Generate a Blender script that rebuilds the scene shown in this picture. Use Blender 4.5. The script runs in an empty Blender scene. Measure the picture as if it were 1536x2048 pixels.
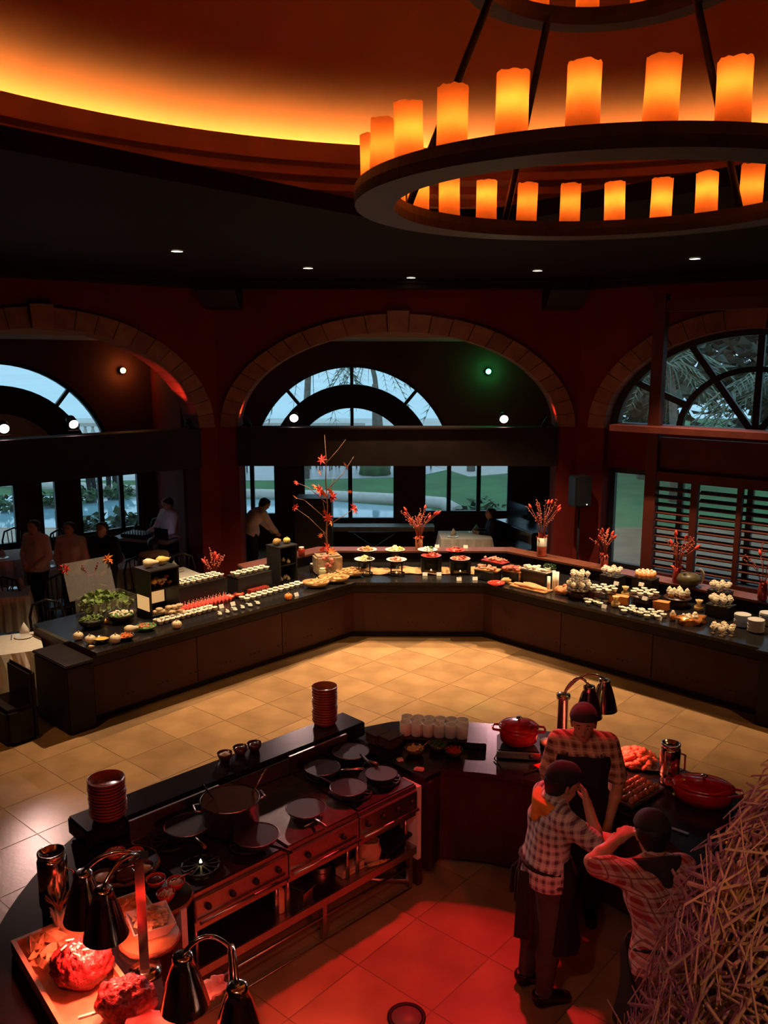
import bpy, bmesh, math, random
import numpy as np
from mathutils import Vector, Matrix, Euler, noise
random.seed(7)
SC = bpy.context.scene
COL = SC.collection
PI = math.pi
R = math.radians

# ------------------------------------------------------------------ camera
FPX, PITCH, EYE = 1700.0, R(10.3), 4.2
cam_d = bpy.data.cameras.new('camera'); cam = bpy.data.objects.new('camera', cam_d)
COL.objects.link(cam); SC.camera = cam
cam.location = (0, 0, EYE); cam.rotation_euler = (R(90) - PITCH, 0, 0)
cam_d.sensor_fit = 'VERTICAL'; cam_d.sensor_height = 24.0; cam_d.lens = 24.0 * FPX / 2048
cam_d.clip_start = 0.05; cam_d.clip_end = 2000

# ------------------------------------------------------------------ world (overcast dusk)
W = bpy.data.worlds.new('dusk'); SC.world = W; W.use_nodes = True
_n = W.node_tree.nodes; _bg = _n['Background']
_bg.inputs[0].default_value = (0.33, 0.55, 0.70, 1); _bg.inputs[1].default_value = 2.1

# ------------------------------------------------------------------ exposure
VS = SC.view_settings
VS.view_transform = 'Standard'; VS.look = 'None'; VS.exposure = 0.0; VS.gamma = 1.0; VS.use_curve_mapping = False
SC.display_settings.display_device = 'sRGB'

# ------------------------------------------------------------------ geometry of the view
def ray(u, v):
    a = (1024 - v) / FPX; b = (u - 768) / FPX
    return Vector((b, math.cos(PITCH) + a * math.sin(PITCH), -math.sin(PITCH) + a * math.cos(PITCH)))
def at(u, v, z):
    """point of the place at height z whose photograph pixel is (u, v)"""
    d = ray(u, v); t = (z - EYE) / d.z
    return Vector((d.x * t, d.y * t, z))
def on_plane(u, v, p, n):
    d = ray(u, v); o = Vector((0, 0, EYE))
    return o + d * ((Vector(p) - o).dot(n) / d.dot(n))

# ------------------------------------------------------------------ materials
MATS = {}
def mat(name, col, rough=.5, metal=0., var=.12, scale=9., bump=0., emit=None, estr=0., alpha=None, trans=0., sheen=0., coat=0., objrand=0., bscale=None, ior=1.45, spec=.5):
    if name in MATS: return MATS[name]
    m = bpy.data.materials.new(name); m.use_nodes = True
    nt = m.node_tree; N = nt.nodes; L = nt.links
    b = N['Principled BSDF']
    b.inputs['Roughness'].default_value = rough; b.inputs['Metallic'].default_value = metal
    b.inputs['IOR'].default_value = ior; b.inputs['Specular IOR Level'].default_value = spec
    if trans: b.inputs['Transmission Weight'].default_value = trans
    if coat: b.inputs['Coat Weight'].default_value = coat; b.inputs['Coat Roughness'].default_value = .15
    if sheen: b.inputs['Sheen Weight'].default_value = sheen
    if alpha is not None: b.inputs['Alpha'].default_value = alpha
    tc = N.new('ShaderNodeTexCoord'); nz = N.new('ShaderNodeTexNoise')
    nz.inputs['Scale'].default_value = scale; nz.inputs['Detail'].default_value = 4
    L.new(tc.outputs['Object'], nz.inputs['Vector'])
    rp = N.new('ShaderNodeValToRGB')
    rp.color_ramp.elements[0].position = .3; rp.color_ramp.elements[1].position = .7
    rp.color_ramp.elements[0].color = tuple(max(0, c * (1 - var)) for c in col) + (1,)
    rp.color_ramp.elements[1].color = tuple(min(1, c * (1 + var)) for c in col) + (1,)
    L.new(nz.outputs['Fac'], rp.inputs['Fac'])
    src = rp.outputs['Color']
    if objrand:
        oi = N.new('ShaderNodeObjectInfo'); mr = N.new('ShaderNodeMapRange')
        mr.inputs['To Min'].default_value = 1 - objrand; mr.inputs['To Max'].default_value = 1 + objrand
        L.new(oi.outputs['Random'], mr.inputs['Value'])
        hs = N.new('ShaderNodeHueSaturation'); L.new(mr.outputs['Result'], hs.inputs['Value']); L.new(src, hs.inputs['Color']); src = hs.outputs['Color']
    L.new(src, b.inputs['Base Color'])
    if bump:
        n2 = N.new('ShaderNodeTexNoise'); n2.inputs['Scale'].default_value = bscale or scale * 4; n2.inputs['Detail'].default_value = 5
        L.new(tc.outputs['Object'], n2.inputs['Vector'])
        bp = N.new('ShaderNodeBump'); bp.inputs['Strength'].default_value = bump; bp.inputs['Distance'].default_value = .02
        L.new(n2.outputs['Fac'], bp.inputs['Height']); L.new(bp.outputs['Normal'], b.inputs['Normal'])
    if emit:
        b.inputs['Emission Color'].default_value = tuple(emit) + (1,); b.inputs['Emission Strength'].default_value = estr
    MATS[name] = m
    return m

def plaid(name, base, dark, stripe, pitch=.055):
    """woven plaid cloth: three band families along the cloth's own axes"""
    if name in MATS: return MATS[name]
    m = bpy.data.materials.new(name); m.use_nodes = True
    N = m.node_tree.nodes; L = m.node_tree.links; b = N['Principled BSDF']; b.inputs['Roughness'].default_value = .9
    tc = N.new('ShaderNodeTexCoord'); nz = N.new('ShaderNodeTexNoise'); nz.inputs['Scale'].default_value = 6
    L.new(tc.outputs['Object'], nz.inputs['Vector'])
    ad = N.new('ShaderNodeVectorMath'); ad.operation = 'MULTIPLY_ADD'
    ad.inputs[1].default_value = (.018, .018, .018); L.new(nz.outputs['Color'], ad.inputs[0]); L.new(tc.outputs['Object'], ad.inputs[2])
    sp = N.new('ShaderNodeSeparateXYZ'); L.new(ad.outputs[0], sp.inputs[0])
    def M2(op, a, bb):
        q = N.new('ShaderNodeMath'); q.operation = op
        for i, x in enumerate((a, bb)):
            if isinstance(x, (int, float)): q.inputs[i].default_value = x
            elif x is not None: L.new(x, q.inputs[i])
        return q.outputs[0]
    def band(src, off, width):
        fr = M2('FRACT', M2('ADD', M2('DIVIDE', src, pitch), off), None)
        return M2('LESS_THAN', fr, width)
    xy = M2('ADD', sp.outputs[0], M2('MULTIPLY', sp.outputs[1], .8))
    d = M2('ADD', band(xy, 0, .38), band(sp.outputs[2], .2, .38))
    s = M2('MAXIMUM', band(xy, .45, .1), band(sp.outputs[2], .6, .1))
    m1 = N.new('ShaderNodeMix'); m1.data_type = 'RGBA'; m1.inputs['A'].default_value = base + (1,); m1.inputs['B'].default_value = dark + (1,)
    L.new(M2('MULTIPLY', d, .5), m1.inputs['Factor'])
    m2 = N.new('ShaderNodeMix'); m2.data_type = 'RGBA'; m2.inputs['B'].default_value = stripe + (1,)
    L.new(m1.outputs['Result'], m2.inputs['A']); L.new(M2('MULTIPLY', s, .8), m2.inputs['Factor'])
    L.new(m2.outputs['Result'], b.inputs['Base Color'])
    MATS[name] = m
    return m

# ------------------------------------------------------------------ mesh builder
class MB:
    def __init__(s): s.v = []; s.f = []; s.sm = []
    def add(s, vs, fs, M=None, smooth=False):
        o = len(s.v)
        if M is not None: vs = [M @ Vector(p) for p in vs]
        s.v += [tuple(p) for p in vs]; s.f += [tuple(i + o for i in f) for f in fs]; s.sm += [smooth] * len(fs)
        return s
    def box(s, c, d, rz=0, M=None, bev=0):
        x, y, z = d[0] / 2, d[1] / 2, d[2] / 2
        T = Matrix.Translation(c) @ Matrix.Rotation(rz, 4, 'Z')
        if M is not None: T = M @ T
        if bev:
            bm = bmesh.new(); bmesh.ops.create_cube(bm, size=1)
            for q in bm.verts: q.co = Vector((q.co.x * d[0], q.co.y * d[1], q.co.z * d[2]))
            bmesh.ops.bevel(bm, geom=bm.edges[:], offset=bev, segments=2, affect='EDGES')
            bm.verts.index_update()
            s.add([q.co.copy() for q in bm.verts], [[q.index for q in f.verts] for f in bm.faces], T); bm.free(); return s
        vs = [(i, j, k) for i in (-x, x) for j in (-y, y) for k in (-z, z)]
        return s.add(vs, [(0, 1, 3, 2), (4, 6, 7, 5), (0, 4, 5, 1), (2, 3, 7, 6), (0, 2, 6, 4), (1, 5, 7, 3)], T)
    def prism(s, poly, z0, z1, M=None):
        n = len(poly)
        vs = [(p[0], p[1], z0) for p in poly] + [(p[0], p[1], z1) for p in poly]
        fs = [tuple(range(n))[::-1], tuple(range(n, 2 * n))] + [(i, (i + 1) % n, n + (i + 1) % n, n + i) for i in range(n)]
        return s.add(vs, fs, M)
    def lathe(s, prof, n=20, M=None, c=(0, 0, 0), a0=0, a1=2 * PI, wob=None, smooth=True, cap=True):
        full = abs(a1 - a0 - 2 * PI) < 1e-6; k = n if full else n + 1
        vs = []; 
        for (r, z) in prof:
            for i in range(k):
                a = a0 + (a1 - a0) * i / n
                rr = r * (wob(a, z) if wob else 1)
                vs.append((c[0] + rr * math.cos(a), c[1] + rr * math.sin(a), c[2] + z))
        fs = []
        for j in range(len(prof) - 1):
            for i in range(n):
                i2 = (i + 1) % k
                fs.append((j * k + i, j * k + i2, (j + 1) * k + i2, (j + 1) * k + i))
        s.add(vs, fs, M, smooth)
        if full and cap and prof[0] != prof[-1]:
            if prof[0][0] > 1e-6: s.add(vs[:k], [tuple(range(k))[::-1]], M)
            if prof[-1][0] > 1e-6: s.add(vs[-k:], [tuple(range(k))], M)
        return s
    def tube(s, pts, r, n=8, M=None, cap=True, smooth=True):
        pts = [Vector(p) for p in pts]; k = len(pts)
        rs = r if isinstance(r, (list, tuple)) else [r] * k
        vs = []; up = None
        for i, p in enumerate(pts):
            t = (pts[min(i + 1, k - 1)] - pts[max(i - 1, 0)])
            t = t.normalized() if t.length > 1e-9 else Vector((0, 0, 1))
            if up is None: up = Vector((0, 0, 1)) if abs(t.z) < .9 else Vector((1, 0, 0))
            x = t.cross(up).normalized(); y = x.cross(t).normalized(); up = y
            for j in range(n):
                a = 2 * PI * j / n
                vs.append(p + (x * math.cos(a) + y * math.sin(a)) * rs[i])
        fs = [(i * n + j, (i + 1) * n + j, (i + 1) * n + (j + 1) % n, i * n + (j + 1) % n) for i in range(k - 1) for j in range(n)]
        s.add(vs, fs, M, smooth)
        if cap: s.add(vs[:n], [tuple(range(n))], M); s.add(vs[-n:], [tuple(range(n))[::-1]], M)
        return s
    def ball(s, c, r, n=10, M=None, jit=0, seed=0):
        rx, ry, rz = (r, r, r) if isinstance(r, (int, float)) else r
        vs = []; k = n * 2
        for j in range(n + 1):
            th = PI * j / n
            for i in range(k):
                ph = 2 * PI * i / k
                d = Vector((math.sin(th) * math.cos(ph), math.sin(th) * math.sin(ph), math.cos(th)))
                q = 1 + (jit * noise.noise(d * 2.3 + Vector((seed * 3.1, seed * 1.7, seed))) if jit else 0)
                vs.append((c[0] + d.x * rx * q, c[1] + d.y * ry * q, c[2] + d.z * rz * q))
        fs = [(j * k + i, (j + 1) * k + i, (j + 1) * k + (i + 1) % k, j * k + (i + 1) % k) for j in range(n) for i in range(k)]
        return s.add(vs, fs, M, True)
    def mesh(s, name, m):
        me = bpy.data.meshes.new(name); me.from_pydata(s.v, [], s.f)
        me.polygons.foreach_set('use_smooth', s.sm); me.update()
        bm = bmesh.new(); bm.from_mesh(me); bmesh.ops.remove_doubles(bm, verts=bm.verts, dist=1e-5)
        bmesh.ops.recalc_face_normals(bm, faces=bm.faces); bm.to_mesh(me); bm.free()
        if m: me.materials.append(m)
        return me
    def obj(s, name, m, parent=None, loc=None, rz=0):
        return link(name, s.mesh(name, m), parent, loc, rz)

def link(name, me, parent=None, loc=None, rz=0):
    o = bpy.data.objects.new(name, me); COL.objects.link(o)
    if parent: o.parent = parent
    if loc is not None: o.location = loc
    if rz: o.rotation_euler = (0, 0, rz)
    return o
def tag(o, label, cat, group=None):
    o['label'] = label; o['category'] = cat
    if group: o['group'] = group
    return o
def thing(name, label, cat, loc=(0, 0, 0), rz=0, group=None):
    o = bpy.data.objects.new(name, None); COL.objects.link(o); o.empty_display_size = .05
    o.location = loc; o.rotation_euler = (0, 0, rz)
    return tag(o, label, cat, group)
def struct(o, label=None, cat=None):
    o['kind'] = 'structure'
    if label: o['label'] = label
    if cat: o['category'] = cat
    return o
def dup(root, loc, rz=None, label=None, group=None, scale=None):
    r = root.copy(); COL.objects.link(r); r.location = loc
    if rz is not None: r.rotation_euler = (0, 0, rz)
    if label: r['label'] = label
    if group: r['group'] = group
    if scale: r.scale = (scale,) * 3
    for ch in list(root.children):
        c = ch.copy(); COL.objects.link(c); c.parent = r
        for g in list(ch.children):
            d = g.copy(); COL.objects.link(d); d.parent = c
    return r
def light(name, kind, loc, energy, col, target=None, size=.05, spot=60, blend=.5):
    d = bpy.data.lights.new(name, kind); d.energy = energy; d.color = col
    if kind == 'SPOT': d.spot_size = R(spot); d.spot_blend = blend; d.shadow_soft_size = size
    elif kind == 'POINT': d.shadow_soft_size = size
    o = bpy.data.objects.new(name, d); COL.objects.link(o); o.location = loc
    if target is not None:
        o.rotation_euler = (Vector(target) - Vector(loc)).to_track_quat('-Z', 'Y').to_euler()
    return o
def zv(v, y):
    d = ray(768, v); return EYE + d.z / d.y * y
def frame(p, ax):
    """matrix that puts local z on axis ax at p"""
    return Matrix.Translation(p) @ Vector(ax).to_track_quat('Z', 'Y').to_matrix().to_4x4()
def arc(c, r, a0, a1, n):
    return [(c[0] + r * math.cos(R(a0 + (a1 - a0) * i / n)), c[1] + r * math.sin(R(a0 + (a1 - a0) * i / n))) for i in range(n + 1)]

# common materials
m_wall = mat('red_plaster', (.135, .013, .009), .85, spec=.2, var=.18, scale=1.5, bump=.15)
m_stone = mat('cantera_stone', (.23, .09, .06), .85, var=.2, scale=5, bump=.3, objrand=.18)
m_dark = mat('dark_stained_wood', (.013, .007, .006), .6, var=.3, scale=3, bump=.1, spec=.25)
m_darkred = mat('mahogany_panel', (.036, .0065, .0045), .5, spec=.3, var=.25, scale=2.5, bump=.08)
m_redwood = mat('red_brown_louvre_wood', (.075, .013, .008), .6, spec=.25, var=.2, scale=3)
m_black = mat('black_granite', (.012, .011, .012), .22, var=.4, scale=40)
m_blackmat = mat('black_board', (.014, .012, .012), .5, var=.2)
m_soffit = mat('dark_brown_ceiling', (.007, .0035, .003), .8, var=.2, scale=1.2, spec=.15)
m_cornice = mat('terracotta_cornice', (.62, .26, .16), .8, var=.18, scale=2, bump=.15)
m_dome = mat('ochre_dome_plaster', (.36, .135, .055), .9, var=.10, scale=.8, bump=.08)
m_iron = mat('wrought_iron', (.03, .026, .026), .5, .6, var=.3, scale=20, bump=.1)
m_steel = mat('brushed_steel', (.48, .44, .42), .32, 1., var=.08, scale=30)
m_dsteel = mat('oiled_steel_griddle', (.16, .14, .12), .4, .9, var=.25, scale=12)
m_chrome = mat('polished_chrome', (.78, .70, .60), .15, 1., var=.02)
m_white = mat('white_china', (.78, .75, .70), .25, var=.03, coat=.3)
m_cream = mat('cream_china', (.80, .74, .60), .3, var=.05)
m_card = mat('white_card', (.82, .80, .74), .8, var=.03)
m_linen = mat('white_linen', (.70, .67, .63), .9, var=.06, scale=14, bump=.1)
m_glass = mat('clear_glass', (.95, .97, .96), .03, var=.0, trans=1., ior=1.3)
m_frame = mat('black_window_frame', (.016, .016, .018), .45, var=.2)
m_castiron = mat('black_cast_iron', (.016, .015, .015), .55, .3, var=.3, scale=25)
m_pan = mat('aluminium_pan', (.55, .52, .50), .3, 1., var=.08, scale=20)
m_nonstick = mat('nonstick_coating', (.018, .016, .015), .55, spec=.25, var=.2)
# ================================================================== lights of the room (large)
# plan of the arcade: centre bay faces the camera, two wings turn 41 degrees towards it
CL, CR, YB = Vector((-2.85, 14.6, 0)), Vector((3.32, 14.6, 0)), 14.6
WA = R(41)
DL, NL = Vector((-math.cos(WA), -math.sin(WA), 0)), Vector((-math.sin(WA), math.cos(WA), 0))
DR, NR = Vector((math.cos(WA), -math.sin(WA), 0)), Vector((math.sin(WA), math.cos(WA), 0))
ZC = 5.45
# ================================================================== floor
fl = MB().box((0, 6, -.08), (26, 30, .12)).obj('floor', mat('sandstone_grout', (.25, .155, .085), .7, var=.2, scale=3)); struct(fl)
def tile_mat():
    m = mat('honed_sandstone_tile', (.40, .235, .115), .27, var=.22, scale=2.2, bump=.05, objrand=.10, bscale=30)
    return m
TS = .66; TA = R(-41)
tme = MB().box((0, 0, 0), (TS - .004, TS - .004, .02), bev=.003).mesh('tile', tile_mat())
te1, te2 = Vector((math.cos(TA), math.sin(TA), 0)), Vector((-math.sin(TA), math.cos(TA), 0))
cand = []
o0 = Vector((.25, 5.81, 0))
BUF = [(-3.2, 9.25), (-.43, 12.3), (1.45, 12.28), (4.35, 9.4), (5.2, 8.5), (3.6, 4.0), (3.0, 3.2), (-2.2, 3.2), (-4.3, 5.6), (-5.2, 8.6)]
def inside(p, poly):
    c = False; n = len(poly)
    for i in range(n):
        a, b = poly[i], poly[(i + 1) % n]
        if (a[1] > p[1]) != (b[1] > p[1]) and p[0] < (b[0] - a[0]) * (p[1] - a[1]) / (b[1] - a[1]) + a[0]: c = not c
    return c
for i in range(-16, 17):
    for j in range(-16, 17):
        c = o0 + te1 * ((i + .5) * TS) + te2 * ((j + .5) * TS)
        if not inside((c.x, c.y), BUF): continue
        # tiles under the ring counter are hidden
        d = math.hypot(c.x - .4, c.y - 4.7)
        cand.append((math.hypot(c.x, c.y), c))
cand.sort(key=lambda q: q[0])
for _, c in cand[:300]:
    t = link('tile', tme, fl, (c.x, c.y, -.012)); t.rotation_euler = (0, 0, TA + random.choice((0, PI / 2, PI)))
MB().box((0, 6, -.0062), (25.6, 29.6, .004)).obj('floor_slab', mat('worn_stone_floor', (.27, .165, .085), .35, var=.3, scale=1.5, bump=.1), fl)
dr = MB().lathe([(.10, 0), (.125, .0), (.125, .008), (.10, .008), (.10, 0)], 32).obj('floor_drain', m_iron, None, at(813, 2035, .002))
tag(dr, 'round iron drain rim set in the red lit kitchen floor', 'drain')
MB().lathe([(0, .001), (.1, .001), (.1, .004), (0, .005)], 24).obj('drain_cover', mat('drain_grey', (.22, .16, .14), .5), dr)

# ================================================================== arcade walls with arches
HS, ZS, RISE, BAND = 2.74, 3.03, 1.60, .29   # half span, spring, rise, stone band
def arch_pts(a, b, n=28):
    return [(a * math.cos(PI - PI * i / n), b * math.sin(PI - PI * i / n)) for i in range(n + 1)]
def wall_M(p, d):   # local x along wall, y outward (away from room), z up
    n = Vector((-d.y, d.x, 0))
    return Matrix(((d.x, n.x, 0, p.x), (d.y, n.y, 0, p.y), (0, 0, 1, 0), (0, 0, 0, 1)))
def arch_wall(name, M, x0, x1, cx, th=.5, HS=2.74):
    """wall face from x0 to x1 with an arched opening centred on cx, from floor to the arch"""
    mb = MB()
    ap = [(cx + x, ZS + z) for x, z in arch_pts(HS, RISE)]
    n = len(ap)
    for y in (0, th):
        vs = [(x, y, z) for x, z in ap] + [(x, y, ZC) for x, z in ap]
        mb.add(vs, [(i, i + 1, n + i + 1, n + i) for i in range(n - 1)], M)
    vs = [(x, 0, z) for x, z in ap] + [(x, th, z) for x, z in ap]
    mb.add(vs, [(i, i + 1, n + i + 1, n + i) for i in range(n - 1)], M)
    mb.box(((x0 + cx - HS) / 2, th / 2, ZC / 2), (cx - HS - x0, th, ZC), M=M)
    mb.box(((x1 + cx + HS) / 2, th / 2, ZC / 2), (x1 - cx - HS, th, ZC), M=M)
    w = struct(mb.obj(name, m_wall))
    return w
def arch_trim(name, M, cx, HS=2.74):
    tr = bpy.data.objects.new(name, None); COL.objects.link(tr); struct(tr)
    n = 25
    for i in range(n):
        t0, t1 = PI - PI * (i + .02) / n, PI - PI * (i + .98) / n
        mid = (i == n // 2)
        ro = BAND + (.05 if mid else random.uniform(-.006, .006)); yo = -.09 if mid else -.045 + random.uniform(-.008, .006)
        pts = []
        for t in (t0, (t0 + t1) / 2, t1): pts.append((cx + (HS - .005) * math.cos(t), ZS + (RISE - .005) * math.sin(t)))
        for t in (t1, (t0 + t1) / 2, t0): pts.append((cx + (HS + ro) * math.cos(t), ZS + (RISE + ro) * math.sin(t)))
        mb = MB(); k = len(pts)
        vs = [(x, yo, z) for x, z in pts] + [(x, .5, z) for x, z in pts]
        vs = [(x, y if y > 0 else y, z) for x, y, z in vs]
        mb.add(vs, [tuple(range(k)), tuple(range(k, 2 * k))[::-1]] + [(j, (j + 1) % k, k + (j + 1) % k, k + j) for j in range(k)], M)
        mb.obj('stone', m_stone, tr)
    return tr
def header(name, M, cx, z0=2.36, z1=3.0, th=.34, HS=2.74):
    mb = MB(); mb.box((cx, .12, (z0 + z1) / 2), (2 * HS + .02, th, z1 - z0), M=M)
    h = struct(mb.obj(name, m_dark))
    MB().box((cx, .10, z1 + .012), (2 * HS + .02, th + .06, .03), M=M).obj('cap_rail', m_dark, h)
    return h
MC = wall_M(CL, Vector((1, 0, 0))); wc = 6.17
ML = wall_M(CL + DL * 8.2, -DL)
MR = wall_M(CR, DR)
WLc, WRc = 8.2 - 2.87, 2.85
HSL, HSR = 2.50, 2.35
arch_wall('wall_back', MC, 0, wc, 3.085); arch_trim('trim_1', MC, 3.085); header('trim_2', MC, 3.085)
arch_wall('wall_left_wing', ML, 0, 8.2, WLc, HS=HSL); arch_trim('trim_3', ML, WLc, HSL); header('trim_4', ML, WLc, HS=HSL)
# right wing: exterior wall with a lunette inside the arch and a band of windows below
mbw = MB()
arch_wall('wall_right_wing', MR, 0, 8.2, WRc, HS=HSR); arch_trim('trim_5', MR, WRc, HSR)
struct(MB().box((WRc, .30, 2.70), (2 * HSR, .3, .66), M=MR).obj('wall_right_panel', m_wall))
struct(MB().box((WRc, .30, .3), (2 * HSR, .3, .60), M=MR).obj('wall_right_sill', m_wall))
# corner wedge pieces behind the pillars
for nm, c, n1 in (('wall_corner_left', CL, NL), ('wall_corner_right', CR, NR)):
    mb = MB(); mb.prism([(c.x, c.y), (c.x + n1.x * .5, c.y + n1.y * .5), (c.x, c.y + .5)], 0, ZC); struct(mb.obj(nm, m_wall))
# dark timber consoles and beam under the ceiling
for i, (c, u) in enumerate(((CL, 442), (CR, 1128))):
    p = at(u, 575, 5.30); p.y = 14.3; d = ray(u, 575); p.x = d.x / d.y * 14.3
    mb = MB()
    prof = [(0, 5.45), (-.75, 5.45), (-.75, 5.25), (-.45, 5.02), (0, 4.98)]
    w = .30
    vs = [(p.x - w, YB + y, z) for y, z in prof] + [(p.x + w, YB + y, z) for y, z in prof]
    k = len(prof); mb.add(vs, [tuple(range(k)), tuple(range(k, 2 * k))[::-1]] + [(j, (j + 1) % k, k + (j + 1) % k, k + j) for j in range(k)])
    struct(mb.obj('trim_%d' % (6 + i), m_dark))
for nm, M, x0, x1 in (('trim_8', MC, 0, wc), ('trim_9', ML, 0, 8.2), ('trim_10', MR, 0, 8.2)):
    mb = MB(); mb.box(((x0 + x1) / 2, -.17, 5.38), (x1 - x0, .35, .14), M=M); mb.box(((x0 + x1) / 2, -.36, 5.42), (x1 - x0, .12, .06), M=M)
    struct(mb.obj(nm, m_dark))
# outer shell of the room (behind and beside the camera)
pl, pr = CL + DL * 8.2, CR + DR * 8.2
struct(MB().box((pl.x - .1, (pl.y - 6) / 2, 2.8), (.3, pl.y + 6, 5.6)).obj('wall_left', m_wall))
struct(MB().box((pr.x + .1, (pr.y - 6) / 2, 2.8), (.3, pr.y + 6, 5.6)).obj('wall_right', m_wall))
struct(MB().box(((pl.x + pr.x) / 2, -6, 2.8), (pr.x - pl.x + .6, .3, 5.6)).obj('wall_front', m_wall))
# mezzanine the photograph is taken from, with its parapet
struct(MB().box((.5, -2.85, 2.5), (17, 6.2, .24)).obj('floor_mezzanine', m_dark))
struct(MB().box((.5, .32, 2.62), (17, .16, .5)).obj('wall_parapet', m_wall))
struct(MB().box((1.45, .95, 2.55), (1.9, 1.25, .12)).obj('trim_ledge', m_dark))

# ================================================================== ceiling: soffit with polygonal opening, cornice, dome
DC = Vector((.85, 3.55)); DRAD = 4.6
sl = [Vector((-.12, 8.1)), Vector((.647, .763))]
xm = .6
def lp(y): return (sl[0].x + (y - sl[0].y) * sl[1].x / sl[1].y, y)
yt, yb = 8.55, 2.6
a = lp(yt); b = lp(yb)
hole = [a, (2 * xm - a[0], yt), (2 * xm - b[0], yb), (2 * xm - b[0], -1.0), (b[0], -1.0), b]
outer = [(-9.5, 16), (10.5, 16), (10.5, -6.2), (-9.5, -6.2)]
bm = bmesh.new()
def ring_face(z, up):
    ov = [bm.verts.new((x, y, z)) for x, y in outer]; hv = [bm.verts.new((x, y, z)) for x, y in hole]
    es = [bm.edges.new((vs[i], vs[(i + 1) % len(vs)])) for vs in (ov, hv) for i in range(len(vs))]
    bmesh.ops.triangle_fill(bm, use_beauty=True, edges=es)
    return hv, ov
h1, o1 = ring_face(ZC, 0); h2, o2 = ring_face(ZC + .14, 1)
for A, B in ((h1, h2), (o1, o2)):
    for i in range(len(A)): bm.faces.new((A[i], A[(i + 1) % len(A)], B[(i + 1) % len(A)], B[i]))
bmesh.ops.recalc_face_normals(bm, faces=bm.faces)
me = bpy.data.meshes.new('ceiling'); bm.to_mesh(me); bm.free(); me.materials.append(m_soffit)
ceil = struct(link('ceiling', me))
# cornice ring: stepped profile facing the room's middle, hiding the cove lamp strip
cp = [(DRAD + .55, 5.60), (DRAD + .28, 5.60), (DRAD + .28, 5.66), (DRAD + .20, 5.70), (DRAD + .20, 5.76), (DRAD + .10, 5.80), (DRAD + .10, 5.87), (DRAD + .02, 5.90), (DRAD, 6.06), (DRAD + .05, 6.06), (DRAD + .07, 5.925), (DRAD + .36, 5.925)]
struct(MB().lathe(cp, 96, c=(DC.x, DC.y, 0), smooth=False, cap=False).obj('trim_cornice', m_cornice))
struct(MB().lathe([(5.1, 5.59), (9.8, 5.59), (9.8, 5.66), (5.1, 5.66), (5.1, 5.59)], 48, c=(DC.x, DC.y, 0)).obj('ceiling_upper', m_soffit))
RS = (4.95 ** 2 + 1.62 ** 2) / 3.24
dp = [(r_, 6.0 + math.sqrt(RS * RS - r_ * r_) - (RS - 1.62)) for r_ in [4.95 * (1 - i / 24) for i in range(25)]]
dp = [(4.95, 5.92)] + dp
struct(MB().lathe(dp, 80, c=(DC.x, DC.y, 0), cap=False).obj('ceiling_dome', m_dome))
strip = MB().lathe([(4.74, 5.94), (4.77, 5.94), (4.77, 5.955), (4.74, 5.955), (4.74, 5.94)], 96, c=(DC.x, DC.y, 0)).obj('cove_light', mat('cove_lamp', (1, .6, .2), .5, emit=(1, .64, .19), estr=85))
tag(strip, 'glowing yellow strip lamp in the cove behind the round cornice', 'light')
# recessed downlights
DLM = mat('downlight_glow', (1, .9, .7), .5, emit=(1, .82, .55), estr=12)
names = ['over the salad end of the buffet', 'over the tiered cups', 'over the middle of the buffet', 'over the carving boards', 'over the dessert cups']
for (u, v), nm, lab in zip(((354, 502), (616, 536), (822, 557), (1075, 541), (1390, 517)), range(5), names):
    p = at(u, v, ZC - .004)
    if p.y > 14.0: p = Vector((p.x * 13.9 / p.y, 13.9, p.z))
    t = thing('downlight', 'small round warm ceiling downlight ' + lab, 'light', p, 0, 'recessed downlights in the dark ceiling')
    MB().lathe([(.07, 0), (.095, 0), (.095, -.008), (.07, -.008), (.07, 0)], 24).obj('rim', m_dark, t)
    MB().lathe([(0, -.005), (.068, -.005), (.068, -.001), (0, -.001)], 20).obj('lens', DLM, t)
    tgt = Vector((.45, 10.2, 0)); base = Vector((p.x, p.y, 0)); tg = base.lerp(tgt, .06); tg.z = .9
    l = light('downlight_lamp', 'SPOT', (p.x, p.y, p.z - .03), 1050, (1, .68, .38), tg, .04, 74, .7); l.parent = t; l.matrix_parent_inverse = Matrix.Translation(p).inverted()
# ================================================================== alcoves and windows
def holed_wall(name, M, x0, x1, z0, z1, holes, th=.25, m=m_wall):
    bm = bmesh.new(); loops = [[(x0, z0), (x1, z0), (x1, z1), (x0, z1)]] + holes
    sides = []
    for y in (0, th):
        vss = [[bm.verts.new((x, y, z)) for x, z in lp_] for lp_ in loops]
        es = [bm.edges.new((vs[i], vs[(i + 1) % len(vs)])) for vs in vss for i in range(len(vs))]
        bmesh.ops.triangle_fill(bm, use_beauty=True, edges=es); sides.append(vss)
    for A, B in zip(*sides):
        for i in range(len(A)): bm.faces.new((A[i], A[(i + 1) % len(A)], B[(i + 1) % len(A)], B[i]))
    bmesh.ops.recalc_face_normals(bm, faces=bm.faces); bm.transform(M)
    me = bpy.data.meshes.new(name); bm.to_mesh(me); bm.free(); me.materials.append(m)
    return struct(link(name, me))
def plate(poly, y0, y1, M):
    mb = MB(); k = len(poly)
    vs = [(x, y0, z) for x, z in poly] + [(x, y1, z) for x, z in poly]
    mb.add(vs, [tuple(range(k)), tuple(range(k, 2 * k))[::-1]] + [(j, (j + 1) % k, k + (j + 1) % k, k + j) for j in range(k)], M)
    return mb
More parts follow.
